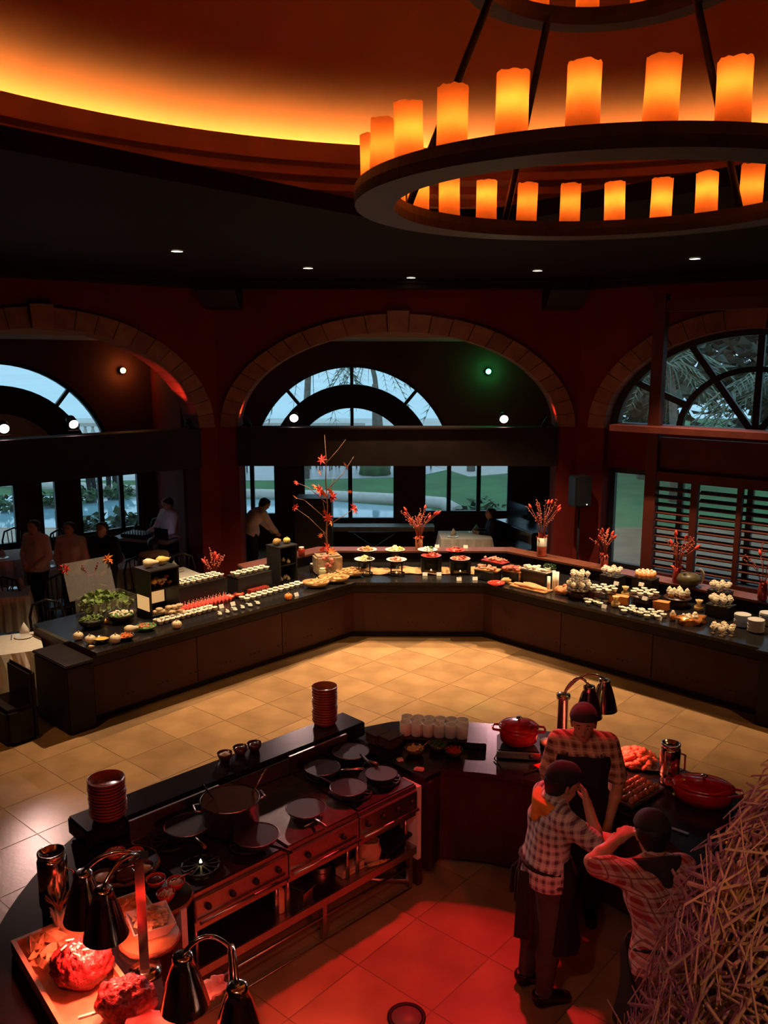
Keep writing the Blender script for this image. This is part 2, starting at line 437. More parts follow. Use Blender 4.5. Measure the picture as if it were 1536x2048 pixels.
def sector(cx, cz, ra, rb, t0, t1, ez=1., zmin=None, n=10):
    """ring sector polygon between radii, angles in degrees"""
    o = [(cx + rb * math.cos(R(t0 + (t1 - t0) * i / n)), cz + ez * rb * math.sin(R(t0 + (t1 - t0) * i / n))) for i in range(n + 1)]
    i_ = [(cx + ra * math.cos(R(t1 + (t0 - t1) * i / n)), cz + ez * ra * math.sin(R(t1 + (t0 - t1) * i / n))) for i in range(n + 1)] if ra > 0 else [(cx, cz)]
    p = o + i_
    if zmin is not None: p = [(x, max(z, zmin)) for x, z in p]
    return p
m_pane = mat('window_glass', (.9, .95, .95), .02, var=0, alpha=.13)
WIN = [0]
def new_window():
    WIN[0] += 1
    w = bpy.data.objects.new('window_%d' % WIN[0], None); COL.objects.link(w); return struct(w)
def rect_window(M, x0, x1, z0, z1, mull=(), y=.08, fw=.06):
    w = new_window(); mb = MB()
    for x in (x0 + fw / 2, x1 - fw / 2): mb.box((x, y, (z0 + z1) / 2), (fw, .09, z1 - z0), M=M)
    for z in (z0 + fw / 2, z1 - fw / 2): mb.box(((x0 + x1) / 2, y, z), (x1 - x0 - 2 * fw, .09, fw), M=M)
    mb.obj('window_frame', m_frame, w)
    xs = [x0 + fw] + [q for m_ in mull for q in (m_ - .045, m_ + .045)] + [x1 - fw]
    for m_ in mull: MB().box((m_, y, (z0 + z1) / 2), (.09, .08, z1 - z0 - 2 * fw), M=M).obj('mullion', m_frame, w)
    for i in range(0, len(xs), 2): MB().box(((xs[i] + xs[i + 1]) / 2, y + .02, (z0 + z1) / 2), (xs[i + 1] - xs[i], .008, z1 - z0 - 2 * fw), M=M).obj('pane', m_pane, w)
    return w
def lunette(M, cx, cz, rad, zs, rb=None, ri=None, infill=None, y=.08):
    """segment of a circle above zs with bars; rb..ri is the broad dark inner arch"""
    w = new_window()
    t0 = math.degrees(math.asin(min(1, (zs - cz) / rad)))
    plate(sector(cx, cz, rad - .08, rad, t0, 180 - t0, 1, zs, 30), y - .05, y + .05, M).obj('window_frame', m_frame, w)
    MB().box((cx, y, zs + .035), (2 * rad * math.cos(R(t0)), .1, .07), M=M).obj('sill_bar', m_frame, w)
    if rb:
        tb = math.degrees(math.asin((zs - cz) / rb))
        plate(sector(cx, cz, ri, rb, tb, 180 - tb, 1, zs, 24), y - .12, y + .06, M).obj('inner_arch', m_dark, w)
    cut = [t0, 50, 90, 130, 180 - t0]
    for q in cut[1:-1]:
        d = (math.cos(R(q)), math.sin(R(q))); pr = []
        for s_, r_ in ((1, (rb or ri)), (1, rad - .06), (-1, rad - .06), (-1, (rb or ri))): pr.append((cx + d[0] * r_ - s_ * d[1] * .035, cz + d[1] * r_ + s_ * d[0] * .035))
        plate(pr, y - .04, y + .04, M).obj('glazing_bar', m_frame, w)
    for q0, q1 in zip(cut, cut[1:]):
        plate(sector(cx, cz, rb or ri, rad - .07, q0 + .5, q1 - .5, 1, zs, 8), y + .015, y + .023, M).obj('pane', m_pane, w)
    if ri and rb:
        ti = math.degrees(math.asin((zs - cz) / ri))
        if infill: plate(sector(cx, cz, 0, ri, ti, 180 - ti, 1, zs, 20)[:-1], y - .06, y + .04, M).obj('arched_panel', infill, w)
        else:
            plate(sector(cx, cz, 0, ri, ti, 180 - ti, 1, zs, 20)[:-1], y + .015, y + .023, M).obj('pane', m_pane, w)
            MB().box((cx, y, (zs + cz + ri) / 2), (.07, .08, cz + ri - zs), M=M).obj('glazing_bar', m_frame, w)
    return w
def seg_hole(cx, cz, rad, zs, n=24):
    t0 = math.degrees(math.asin((zs - cz) / rad))
    return [(cx + (rad - .004) * math.cos(R(t0 + (180 - 2 * t0) * i / n)), cz + (rad - .004) * math.sin(R(t0 + (180 - 2 * t0) * i / n))) for i in range(n + 1)]
def rect(x0, x1, z0, z1): return [(x0, z0), (x1, z0), (x1, z1), (x0, z1)]
m_grey = mat('pale_alcove_ceiling', (.30, .25, .23), .9, var=.06, scale=1)
m_alc = mat('alcove_brown_wall', (.085, .022, .017), .85, var=.15, scale=1.5)
# centre alcove
MBK = wall_M(Vector((0, 18.6, 0)), Vector((1, 0, 0)))
wins = [(-3.13, -2.37, .72, 2.3, (-2.92,)), (-1.82, .27, .62, 2.3, (-.75,)), (.86, 2.80, .78, 2.3, (1.44, 2.10))]
holed_wall('wall_alcove_back', MBK, -3.6, 3.9, 0, 4.58, [rect(a_, b_, c_, d_) for a_, b_, c_, d_, _ in wins] + [seg_hole(-.70, 1.82, 2.25, 2.62)], m=m_alc)
for a_, b_, c_, d_, ml in wins: rect_window(MBK, a_, b_, c_, d_, ml)
lunette(MBK, -.70, 1.82, 2.25, 2.62, 1.81, 1.30)
struct(MB().box((-3.5, 16.85, 2.29), (.2, 3.5, 4.58)).obj('wall_alcove_left', m_alc))
struct(MB().box((3.8, 16.85, 2.29), (.2, 3.5, 4.58)).obj('wall_alcove_right', m_wall))
struct(MB().box((.2, 16.9, 4.72), (7.6, 3.6, .36)).obj('ceiling_alcove', m_grey))
struct(MB().box((-.4, 18.35, .52), (3.0, .42, .10)).obj('trim_window_ledge', mat('pale_ledge', (.42, .38, .36), .6)))
# left alcove, parallel to the left wing
PB = CL + NL * 4.0
MLB = wall_M(PB + DL * 8.6, -DL)     # local x runs towards the centre bay, origin far left
def lx(u, v=980):
    q = on_plane(u, v, PB, NL); return (q - (PB + DL * 8.6)).dot(-DL)
e = 8.6
lw = [(lx(-60), lx(34), .6, 2.3, ()), (lx(79), lx(117), .6, 2.3, ()), (lx(158), lx(282), .6, 2.3, (lx(203), lx(245)))]
lcx = lx(-8, 850)
holed_wall('wall_alcove_west', MLB, 0, e + 1.1, 0, 4.58, [rect(a_, b_, c_, d_) for a_, b_, c_, d_, _ in lw] + [seg_hole(lcx, 1.86, 2.3, 2.62)], m=m_alc)
for a_, b_, c_, d_, ml in lw: rect_window(MLB, a_, b_, c_, d_, ml)
lunette(MLB, lcx, 1.86, 2.3, 2.62, 1.83, 1.30, infill=mat('tan_panel', (.40, .24, .15), .8, var=.1))
struct(MB().prism([(-3.15, 15.0), (-3.4, 15.0), (-5.0, 18.3), (-4.75, 18.4)], 0, 4.58).obj('wall_alcove_inner', m_wall))
q2 = CL + NL * 2.2 + DL * 4.4
struct(MB().box((0, .25, 4.72), (10.6, 3.9, .36)).obj('ceiling_alcove_west', m_grey, None, (q2.x, q2.y, 0), WA))
q3 = CL + NL * 2.2 + DL * 8.7
struct(MB().box((0, 0, 2.29), (.2, 4.4, 4.58)).obj('wall_alcove_end', m_wall, None, (q3.x, q3.y, 0), WA))
# right wing: elliptical lunette and lower windows in the wall itself
w = new_window(); ez = RISE / HSR; cz = ZS + .0
plate(sector(WRc, cz, HSR - .14, HSR - .01, 0, 180, ez, None, 32), .18, .34, MR).obj('window_frame', m_frame, w)
MB().box((WRc, .26, ZS + .05), (2 * HSR, .16, .09), M=MR).obj('sill_bar', m_frame, w)
plate(sector(WRc, cz, HSR * .50 - .05, HSR * .50 + .05, 0, 180, ez * 1.25, None, 24), .22, .31, MR).obj('arch_bar', m_frame, w)
cuts = [0, 30, 62, 90, 118, 150, 180]
for q in cuts[1:-1]:
    a_ = HSR * .97; r0 = .12 if q not in (30, 150) else HSR * .5
    p0 = (WRc + r0 * math.cos(R(q)), cz + ez * r0 * math.sin(R(q))); p1 = (WRc + a_ * math.cos(R(q)), cz + ez * a_ * math.sin(R(q)))
    dx, dz = p1[0] - p0[0], p1[1] - p0[1]; l_ = math.hypot(dx, dz); nx, nz = -dz / l_ * .05, dx / l_ * .05
    plate([(p0[0] + nx, p0[1] + nz), (p1[0] + nx, p1[1] + nz), (p1[0] - nx, p1[1] - nz), (p0[0] - nx, p0[1] - nz)], .23, .30, MR).obj('glazing_bar', m_frame, w)
for q0, q1_ in zip(cuts, cuts[1:]):
    plate(sector(WRc, cz + .02, 0, HSR - .12, q0 + .3, q1_ - .3, ez, None, 8), .262, .27, MR).obj('pane', m_pane, w)
rect_window(MR, WRc - HSR + .02, WRc + HSR - .02, .62, 2.36, (WRc - HSR + .75, WRc - 1.1, WRc, WRc + 1.2), y=.3, fw=.09)

# ---------------------------------------------------------------- louvred screen in front of the right window
sp0 = Vector((4.02, 12.62, 0)); MS = wall_M(sp0, DR)
scr = thing('louvre_screen', 'tall red brown timber louvre screen in front of the right window', 'screen')
MB().box((0, 0, 2.55), (.17, .15, 5.1), M=MS).obj('post', m_redwood, scr)
MB().box((2.3, 0, 4.93), (4.5, .12, .16), M=MS).obj('top_rail', m_redwood, scr)
MB().box((1.9, -.12, 3.17), (4.9, .50, .09), M=MS).obj('shelf_beam', m_redwood, scr)
MB().box((2.3, 0, 3.02), (4.5, .10, .05), M=MS).obj('rail', m_redwood, scr)
MB().box((2.3, .03, 2.76), (4.4, .04, .48), M=MS).obj('panel', m_redwood, scr)
MB().box((2.3, 0, 2.47), (4.5, .12, .14), M=MS).obj('rail', m_redwood, scr)
MB().box((2.3, 0, .95), (4.5, .12, .12), M=MS).obj('rail', m_redwood, scr)
MB().box((2.3, .02, .45), (4.4, .05, .88), M=MS).obj('panel', m_redwood, scr)
px = .085; slat = MB().box((0, 0, 0), (.52, .075, .018), M=Matrix.Rotation(R(28), 4, 'X')).mesh('slat', m_redwood)
for k in range(6):
    for z in [1.10 + .118 * i for i in range(11)]:
        o = link('slat', slat, scr); o.matrix_local = MS @ Matrix.Translation((px + .27, 0, z))
    px += .54
    MB().box((px + .035, 0, 1.70), (.07 if k % 2 else .10, .09, 1.42), M=MS).obj('stile', m_redwood, scr)
    px += .07 if k % 2 else .10

# ================================================================== outdoors
m_lawn = mat('lawn', (.055, .16, .055), .95, var=.25, scale=.6, bump=.2)
m_patio = mat('wet_patio_stone', (.33, .34, .34), .35, var=.15, scale=.8)
m_pool = mat('pool_water', (.22, .40, .47), .06, var=.15, scale=.5, bump=.15, bscale=3)
m_sea = mat('sea_water', (.42, .62, .66), .25, var=.12, scale=.05, bump=.2, bscale=.6)
m_coping = mat('pale_coping', (.52, .50, .46), .7, var=.1)
m_leaf = mat('dark_shrub_leaf', (.035, .10, .03), .55, var=.4, scale=6)
m_palm = mat('palm_frond', (.10, .15, .10), .5, var=.3, scale=3)
m_trunk = mat('palm_trunk', (.20, .17, .14), .9, var=.3, scale=8, bump=.4)
def ground(name, poly, z0, z1, m): return struct(MB().prism(poly, z0, z1).obj(name, m))
ground('ground_lawn', [(-60, 15.5), (60, 8), (60, 62), (-60, 62)], -.7, -.20, m_lawn)
ground('ground_patio', [(-40, 30.5), (-4, 30.5), (1.2, 31.5), (3.5, 35), (3, 44), (-40, 44)], -.5, -.18, m_patio)
ground('ground_pool', [(-45, 17), (-12, 18.3), (-3.0, 21.5), (1.0, 22.5), (1.4, 24.5), (-1.5, 25.8), (-5, 26.4), (-12, 27), (-45, 29)], -.5, -.16, m_pool)
ground('ground_beach', [(-80, 50), (6, 46), (14, 66), (-80, 80)], -.5, -.185, mat('pale_beach_sand', (.50, .52, .50), .9, var=.1, scale=.3))
ground('ground_sea', [(-400, 64), (30, 62), (260, 700), (-400, 700)], -.6, -.17, m_sea)
ground('ground_terrace', [(4.2, 11.0), (16, 2.5), (20, 8), (5.5, 20)], -.5, -.15, m_patio)
ground('ground_path', [(1.6, 36), (3.2, 31.5), (20, 41), (19, 44)], -.5, -.17, m_coping)
cop = MB().tube([(-4.6, 26.6, -.1), (-1.6, 26.2, -.1), (.4, 25.6, -.1), (1.8, 24.9, -.1), (2.1, 23.5, -.1)], .22, 8); cop.tube([(-14, 29.5, -.1), (-8, 27.4, -.1), (-4.4, 26.6, -.1)], .2, 8)
struct(cop.obj('trim_pool_coping', m_coping))
# balustrade on the beach side
bal = thing('balustrade', 'pale stone balustrade between the pool deck and the sea', 'fence', (0, 0, 0))
MB().box((-14, 45, .72), (26, .3, .18)).obj('hand_rail', m_coping, bal); MB().box((-14, 45, -.05), (26, .35, .3)).obj('plinth', m_coping, bal)
bme = MB().lathe([(.09, 0), (.13, .12), (.10, .3), (.06, .42), (.09, .56)], 8).mesh('baluster', m_coping)
for i in range(64): link('baluster', bme, bal, (-26.6 + i * .4, 45, .09))
def leaf_cloud(mb, c, rx, ry, rz, n, size, seed):
    rd = random.Random(seed)
    for _ in range(n):
        d = Vector((rd.gauss(0, 1), rd.gauss(0, 1), rd.gauss(0, 1))).normalized() * rd.uniform(.55, 1.0)
        p = Vector((c[0] + d.x * rx, c[1] + d.y * ry, c[2] + d.z * rz))
        M = Matrix.Translation(p) @ Euler((rd.uniform(-1, 1), rd.uniform(-1, 1), rd.uniform(0, 6.3))).to_matrix().to_4x4()
        s_ = size * rd.uniform(.6, 1.3)
        mb.add([(0, 0, 0), (s_ * .35, s_ * .4, .1 * s_), (0, s_, 0), (-s_ * .35, s_ * .4, .1 * s_)], [(0, 1, 2, 3)], M)
def shrub(label, p, rx, ry, rz, seed, n=260, group='shrubs outside the windows'):
    t = thing('shrub', label, 'shrub', p, 0, group); mb = MB(); leaf_cloud(mb, (0, 0, rz), rx, ry, rz, n, .22, seed); mb.obj('foliage', m_leaf, t)
    MB().tube([(0, 0, 0), (.03, 0, rz)], .04, 6).obj('stem', m_trunk, t)
for i, (x, y, rx, rz, lab) in enumerate(((-4.1, 20.2, .8, .48, 'leafy green shrub outside the narrow alcove window'), (2.4, 19.9, .9, .55, 'bushy green shrub outside the three pane window, by its right pane'), (1.5, 20.1, .8, .38, 'low green shrub outside the three pane window, by its left pane'))):
    shrub(lab, (x, y, -.2), min(rx, .55), .5, rz, i)
for i, u in enumerate((165, 200, 235, 268)):
    q = on_plane(u, 1040, PB + NL * 1.0, NL); shrub('green hedge shrub outside the triple window of the left alcove', (q.x, q.y, -.2), .26, .30, .52, 20 + i, 150, 'hedge outside the left alcove')
for i, u in enumerate((20, 98, 172, 236)):
    q = on_plane(u, 1000, PB + NL * 8.5, NL); shrub('low dark shrub on the far pool edge beyond the left alcove', (q.x, q.y, -.2), .5, .5, .22, 30 + i, 130, 'shrubs on the far pool edge')
def palm(label, x, y, h, seed, n=17, lean=.4, L_=2.4, group='palms in the garden'):
    rd = random.Random(seed); t = thing('palm_tree', label, 'tree', (x, y, -.2), rd.uniform(0, 6), group)
    tp = Vector((lean, 0, h))
    MB().tube([(0, 0, 0), (lean * .2, 0, h * .4), (lean * .6, 0, h * .8), tp], [.17, .13, .11, .10], 8).obj('trunk', m_trunk, t)
    for k in range(n):
        a_ = 2 * PI * k / n + rd.uniform(-.2, .2); el = rd.uniform(-.2, .9); mb = MB(); pts = []
        for i in range(9):
            s_ = i / 8; r_ = L_ * s_ * (1 - .12 * s_); pts.append(tp + Vector((math.cos(a_) * r_, math.sin(a_) * r_, L_ * (el * s_ - 1.1 * s_ * s_))))
        mb.tube(pts, [.03 * (1 - .8 * i / 8) for i in range(9)], 4)
        sd = Vector((-math.sin(a_), math.cos(a_), 0))
        for i in range(1, 9):
            for j in range(2):
                p = pts[i - 1].lerp(pts[i], j * .5)
                for sg in (-1, 1):
                    q = p + sd * sg * .55 * (1 - .5 * i / 8) + Vector((math.cos(a_) * .25, math.sin(a_) * .25, -.22)); w_ = Vector((math.cos(a_), math.sin(a_), 0)) * .035
                    mb.add([p - w_, p + w_, q], [(0, 1, 2)])
        mb.obj('frond', m_palm, t)
palm('tall coconut palm on the lawn seen in the middle arched window', -2.9, 31, 5.0, 1)
palm('leaning coconut palm beside the pool patio', -.1, 38, 4.4, 2, lean=-.6)
palm('coconut palm near the garden path beyond the lawn', 3.4, 33, 4.2, 3)
for i, (x, y, h) in enumerate(((9.4, 19.5, 3.9), (13.6, 22.5, 4.3), (9.0, 26, 4.2), (18.5, 25, 4.9), (14.2, 17, 4.3), (17.8, 20.2, 4.6))):
    palm('coconut palm crowding the garden outside the right arched window', x, y, h, 10 + i, n=20, group='palms outside the right window')
def tree(label, x, y, h, r_, seed):
    t = thing('garden_tree', label, 'tree', (x, y, -.2), 0, 'trees behind the right garden'); mb = MB()
    leaf_cloud(mb, (0, 0, h * .62), r_, r_, h * .42, 620, .75, seed); mb.obj('foliage', mat('dusk_foliage', (.03, .055, .035), .6, var=.5, scale=2), t); MB().tube([(0, 0, 0), (.1, 0, h * .4), (0, .1, h * .7)], [.2, .15, .06], 8).obj('trunk', m_trunk, t)
for i, (x, y, h, r_) in enumerate(((9.5, 31, 6.5, 2.4), (14.5, 33.5, 7.2, 2.4), (19.5, 31, 7.0, 2.4), (24.5, 31, 7.4, 2.4), (17.2, 38.5, 8.4, 2.4), (23.2, 39.5, 8.6, 2.3), (11.5, 39.0, 8.2, 2.2), (28.5, 35.5, 8.6, 2.4))):
    tree('dense dark garden tree behind the palms outside the right window', x, y, h, r_, 60 + i)
# dark cone topiary and patio chairs
tp_ = thing('cone_topiary', 'dark green cone shaped topiary on the wet patio', 'shrub', (-.35, 32.2, -.18)); MB().lathe([(.62, 0), (.55, .35), (.32, .85), (.05, 1.3)], 16, wob=lambda a_, z: 1 + .06 * math.sin(7 * a_ + 9 * z)).obj('foliage', m_leaf, tp_)
MB().tube([(0, 0, 1.2), (0, 0, 3.4)], .1, 8).obj('trunk', m_trunk, tp_)
m_patf = mat('grey_patio_wood', (.13, .12, .12), .7)
pc = thing('patio_chair', 'grey wooden patio chair on the wet terrace outside', 'chair', (0, 0, 0), 0, 'patio chairs outside')
MB().box((0, 0, .45), (.48, .48, .05)).obj('seat', m_patf, pc); MB().box((0, .22, .78), (.46, .05, .5)).obj('backrest', m_patf, pc)
for sx in (-.2, .2):
    for sy in (-.2, .2): MB().box((sx, sy, .215), (.05, .05, .43)).obj('leg', m_patf, pc)
spots = [(-3.6, 33.5, 0), (-3.0, 34, 1), (-2.3, 33.4, 3), (-1.7, 34.3, .4), (-1.2, 33.6, 2), (.5, 33.8, 1.1), (1.1, 34.6, .2), (1.6, 33.9, 2.2), (-5.4, 32.5, .5), (-6.3, 33.2, 1.5)]
for i, (x, y, a_) in enumerate(spots):
    if i == 0: pc.location = (x, y, -.18); pc.rotation_euler = (0, 0, a_)
    else: dup(pc, (x, y, -.18), a_)
# ================================================================== chandelier
CH = Vector((.86, 3.52, 4.785))
m_wax = bpy.data.materials.new('amber_wax_shade'); m_wax.use_nodes = True
N = m_wax.node_tree.nodes; L = m_wax.node_tree.links; N.clear()
out = N.new('ShaderNodeOutputMaterial'); tr = N.new('ShaderNodeBsdfTranslucent'); df = N.new('ShaderNodeBsdfDiffuse'); mx = N.new('ShaderNodeMixShader')
tc = N.new('ShaderNodeTexCoord'); nz = N.new('ShaderNodeTexNoise'); nz.inputs['Scale'].default_value = 14; rp = N.new('ShaderNodeValToRGB')
rp.color_ramp.elements[0].color = (.80, .34, .10, 1); rp.color_ramp.elements[1].color = (.92, .52, .20, 1)
L.new(tc.outputs['Object'], nz.inputs['Vector']); L.new(nz.outputs['Fac'], rp.inputs['Fac']); L.new(rp.outputs['Color'], tr.inputs['Color']); L.new(rp.outputs['Color'], df.inputs['Color'])
mx.inputs[0].default_value = .35; L.new(tr.outputs[0], mx.inputs[1]); L.new(df.outputs[0], mx.inputs[2]); L.new(mx.outputs[0], out.inputs['Surface'])
ch = thing('chandelier', 'large two tier black iron ring chandelier carrying glowing amber candles', 'chandelier', CH)
def ringprof(ri, ro, z0, z1): return [(ri, z0), (ro, z0), (ro, z1), (ri, z1), (ri, z0)]
def candle_mesh(seed):
    rd = random.Random(seed); mb = MB(); r, h = .05, .185
    n = 24; prof = [(r * 1.02, 0), (r, .05), (r * .985, .12), (r * 1.0, h)]
    top = [rd.uniform(-.004, .004) for _ in range(n)]
    vs = []
    for j, (rr, z) in enumerate(prof):
        for i in range(n):
            a_ = 2 * PI * i / n; q = rr * (1 + .015 * math.sin(3 * a_ + seed + 9 * z)); vs.append((q * math.cos(a_), q * math.sin(a_), z + (top[i] if j == 3 else 0)))
    mb.add(vs, [(j * n + i, j * n + (i + 1) % n, (j + 1) * n + (i + 1) % n, (j + 1) * n + i) for j in range(3) for i in range(n)], None, True)
    return mb.mesh('candle', m_wax)
cms = [candle_mesh(i) for i in range(4)]
def tier(ri, ro, z, rc, n, ph, energy):
    rg = MB().lathe([(ri, z), (ro, z), (ro + .004, z + .035), (ro, z + .07), (ri, z + .07), (ri - .004, z + .035), (ri, z)], 96, smooth=False).obj('ring', m_iron, ch)
    for i in range(n):
        a_ = R(ph) + 2 * PI * i / n
        p = Vector((rc * math.cos(a_), rc * math.sin(a_), z + .071))
        c = link('candle', cms[i % 4], ch, p, random.uniform(0, 6)); c.rotation_euler = (random.uniform(-.03, .03), random.uniform(-.03, .03), random.uniform(0, 6))
        l = light('candle_bulb', 'POINT', Vector((0, 0, .085 + random.uniform(.0, .035))), energy * random.uniform(.75, 1.2), (1, .31, .06), size=.012); l.parent = c
tier(.82, .975, 0, .90, 26, -94, .62)
tier(.47, .56, .83, .515, 14, 10, .62)
for a_ in (31, 109, 154, -35):
    c_, s_ = math.cos(R(a_)), math.sin(R(a_))
    MB().tube([(.845 * c_, .845 * s_, .05), (.47 * c_, .47 * s_, .86)], .016, 8).obj('rod', m_iron, ch)
MB().tube([(0, 0, .9), (0, 0, 2.80)], .02, 8).obj('hanging_stem', m_iron, ch)
for a_ in (31, 151, 271): MB().tube([(.47 * math.cos(R(a_)), .47 * math.sin(R(a_)), .88), (0, 0, 1.9)], .012, 6).obj('rod', m_iron, ch)

# ================================================================== stage lamps on the header beams
m_can = mat('black_lamp_housing', (.02, .02, .022), .4, .3)
def par(p, tgt, col, est, energy, label, spot=38, size=.09, r=.075):
    p = Vector(p); ax = (Vector(tgt) - p).normalized()
    t = thing('stage_lamp', label, 'spotlight', p, 0, None); M = frame((0, 0, 0), ax)
    MB().lathe([(r * .6, -.20), (r, -.16), (r, .02), (r * .93, .02), (r * .93, -.01)], 20, M, cap=False).obj('housing', m_can, t)
    MB().lathe([(0, -.004), (r * .92, -.004), (r * .92, .002), (0, .006)], 20, M).obj('lens', mat('lens_' + label[:14].replace(' ', '_'), col, .3, emit=col, estr=est), t)
    y = Vector((-ax.y, ax.x, 0)).normalized()
    MB().tube([y * r * 1.1, y * r * 1.1 + Vector((0, 0, -r * 1.35)), -y * r * 1.1 + Vector((0, 0, -r * 1.35)), -y * r * 1.1], .008, 6).obj('yoke', m_can, t)
    if energy:
        l = light('stage_lamp_beam', 'SPOT', p + ax * .03, energy, col, p + ax * 5, size, spot, .5); l.parent = t; l.matrix_parent_inverse = Matrix.Translation(p).inverted()
    return t
def hp(u, v, M, dy=0):
    n = Vector((M[0][1], M[1][1], 0)); o = Vector((M[0][3], M[1][3], 0)) + n * .05
    return on_plane(u, v, o, n)
par(hp(588, 836, MC), (-.6, 5.5, 1.0), (1, .62, .55), 60, 420, 'white stage lamp on the middle beam in front of the arched window', 30)
par(hp(1008, 838, MC), (1.35, 6.3, .9), (1, .50, .52), 60, 520, 'pink white stage lamp on the middle beam below the green light', 32)
par(hp(8, 857, ML), (-1.6, 5.2, .8), (1, .60, .52), 60, 380, 'white stage lamp on the left beam before the tan panel', 32)
par(hp(147, 848, ML), (-.6, 7.5, .5), (1, .66, .58), 40, 160, 'white stage lamp on the left beam before the blue window', 30)
par(hp(376, 840, ML) + Vector((0, 0, .0)), hp(352, 760, ML) + NL * .28, (1, .07, .03), 12, 45, 'small red uplight at the pillar end of the left beam', 50, .03, .045)
par(hp(490, 835, MC), hp(468, 800, MC) + Vector((0, .1, 0)), (1, .08, .03), 3, 18, 'small red uplight at the left pillar of the middle arch', 60, .03, .045)
par(hp(1097, 837, MC), hp(1125, 800, MC) + Vector((0, .1, 0)), (1, .06, .03), 2, 6, 'small red uplight at the right pillar of the middle arch', 60, .03, .045)
def bulb(p, col, est, label, name, nrm):
    t = thing(name, label, 'light', p)
    MB().ball((0, 0, 0), .055, 8).obj('bulb', mat('bulb_' + name, col, .3, emit=col, estr=est), t)
    MB().lathe([(.05, 0), (.06, .02), (.06, .10), (0, .10)], 12, frame((0, 0, 0), nrm)).obj('base', m_can, t)
    l = light(name + '_light', 'POINT', Vector(nrm) * -.12, est * .12, col, size=.05); l.parent = t
g = on_plane(977, 743, Vector((0, 18.48, 0)), Vector((0, 1, 0))); bulb(g, (.03, 1, .22), 40, 'small bright green lamp high on the dark alcove wall', 'green_lamp', (0, 1, 0))
g = on_plane(246, 741, PB - NL * .12, NL); bulb(g, (1, .36, .08), 40, 'small orange lamp high on the left alcove wall', 'orange_lamp', NL)
# house spots under the soffit edge: red wash on the kitchen floor, amber wash on the buffet floor
par((1.30, 8.36, 5.37), (.30, 4.3, 0), (1, .025, .04), 3, 1250, 'red stage lamp under the ceiling edge above the kitchen', 31, .12, .05)
for i, (x, y, tx, ty, e_, lab) in enumerate(((-4.4, 5.2, -1.7, 9.2, 230, 'by the salad end'), (2.0, 8.36, .3, 10.6, 300, 'by the middle of the buffet'), (5.2, 6.2, 2.4, 9.0, 240, 'by the dessert end'))):
    par((x, y, 5.37), (tx, ty, 0), (1, .53, .18), 3, e_, 'amber stage lamp under the ceiling edge washing the floor ' + lab, 60, .1, .05)
par((-1.5, 1.6, 4.9), (.62, 1.15, 3.35), (.62, .12, 1), 6, 14, 'violet stage lamp hung beside the mezzanine', 40, .05)
par((.75, -.7, 5.25), (.85, 1.0, 3.3), (1, .55, .26), 6, 62, 'amber stage lamp hung above the mezzanine hay', 42, .05)  # unseen lamp, added only to brighten the front of the straw
par((-.9, .7, 5.3), (.3, 5.6, .9), (1, .56, .45), 6, 75, 'warm white stage lamp hung above the mezzanine rail', 50, .12)  # added front fill for the kitchen and chefs, no known fixture here
par((2.2, .62, 2.22), (-.55, 5.3, .42), (1, .07, .055), 6, 210, 'red stage lamp hung under the mezzanine aimed at the stoves', 36, .1)
# ================================================================== buffet counter (three runs, one continuous worktop)
FL = [Vector((-3.28, 9.22)), Vector((-.43, 12.30)), Vector((1.47, 12.28)), Vector((4.36, 9.38))]
def offset(pts, d):
    """offset an open polyline to its left by d (away from the room's middle)"""
    L_ = []
    for a_, b_ in zip(pts, pts[1:]):
        t = (b_ - a_).normalized(); n = Vector((-t.y, t.x)); L_.append((a_ + n * d, t))
    o = [L_[0][0]]
    for (p, t), (q, s_) in zip(L_, L_[1:]):
        den = t.x * s_.y - t.y * s_.x; k = ((q.x - p.x) * s_.y - (q.y - p.y) * s_.x) / den; o.append(p + t * k)
    n = Vector((-L_[-1][1].y, L_[-1][1].x)); o.append(pts[-1] + n * d)
    return o
BD = 1.55
def run(i, d0, d1): a_ = offset(FL, d0); b_ = offset(FL, d1); return [a_[i], a_[i + 1], b_[i + 1], b_[i]]
labs = ['mahogany fronted buffet counter run under the salads and canape cups', 'mahogany fronted buffet counter run under the cold cut plates', 'mahogany fronted buffet counter run under the desserts']
m_stud = mat('dark_stud', (.01, .008, .008), .4)
m_ledge = mat('red_brown_shelf', (.16, .05, .03), .35, var=.15)
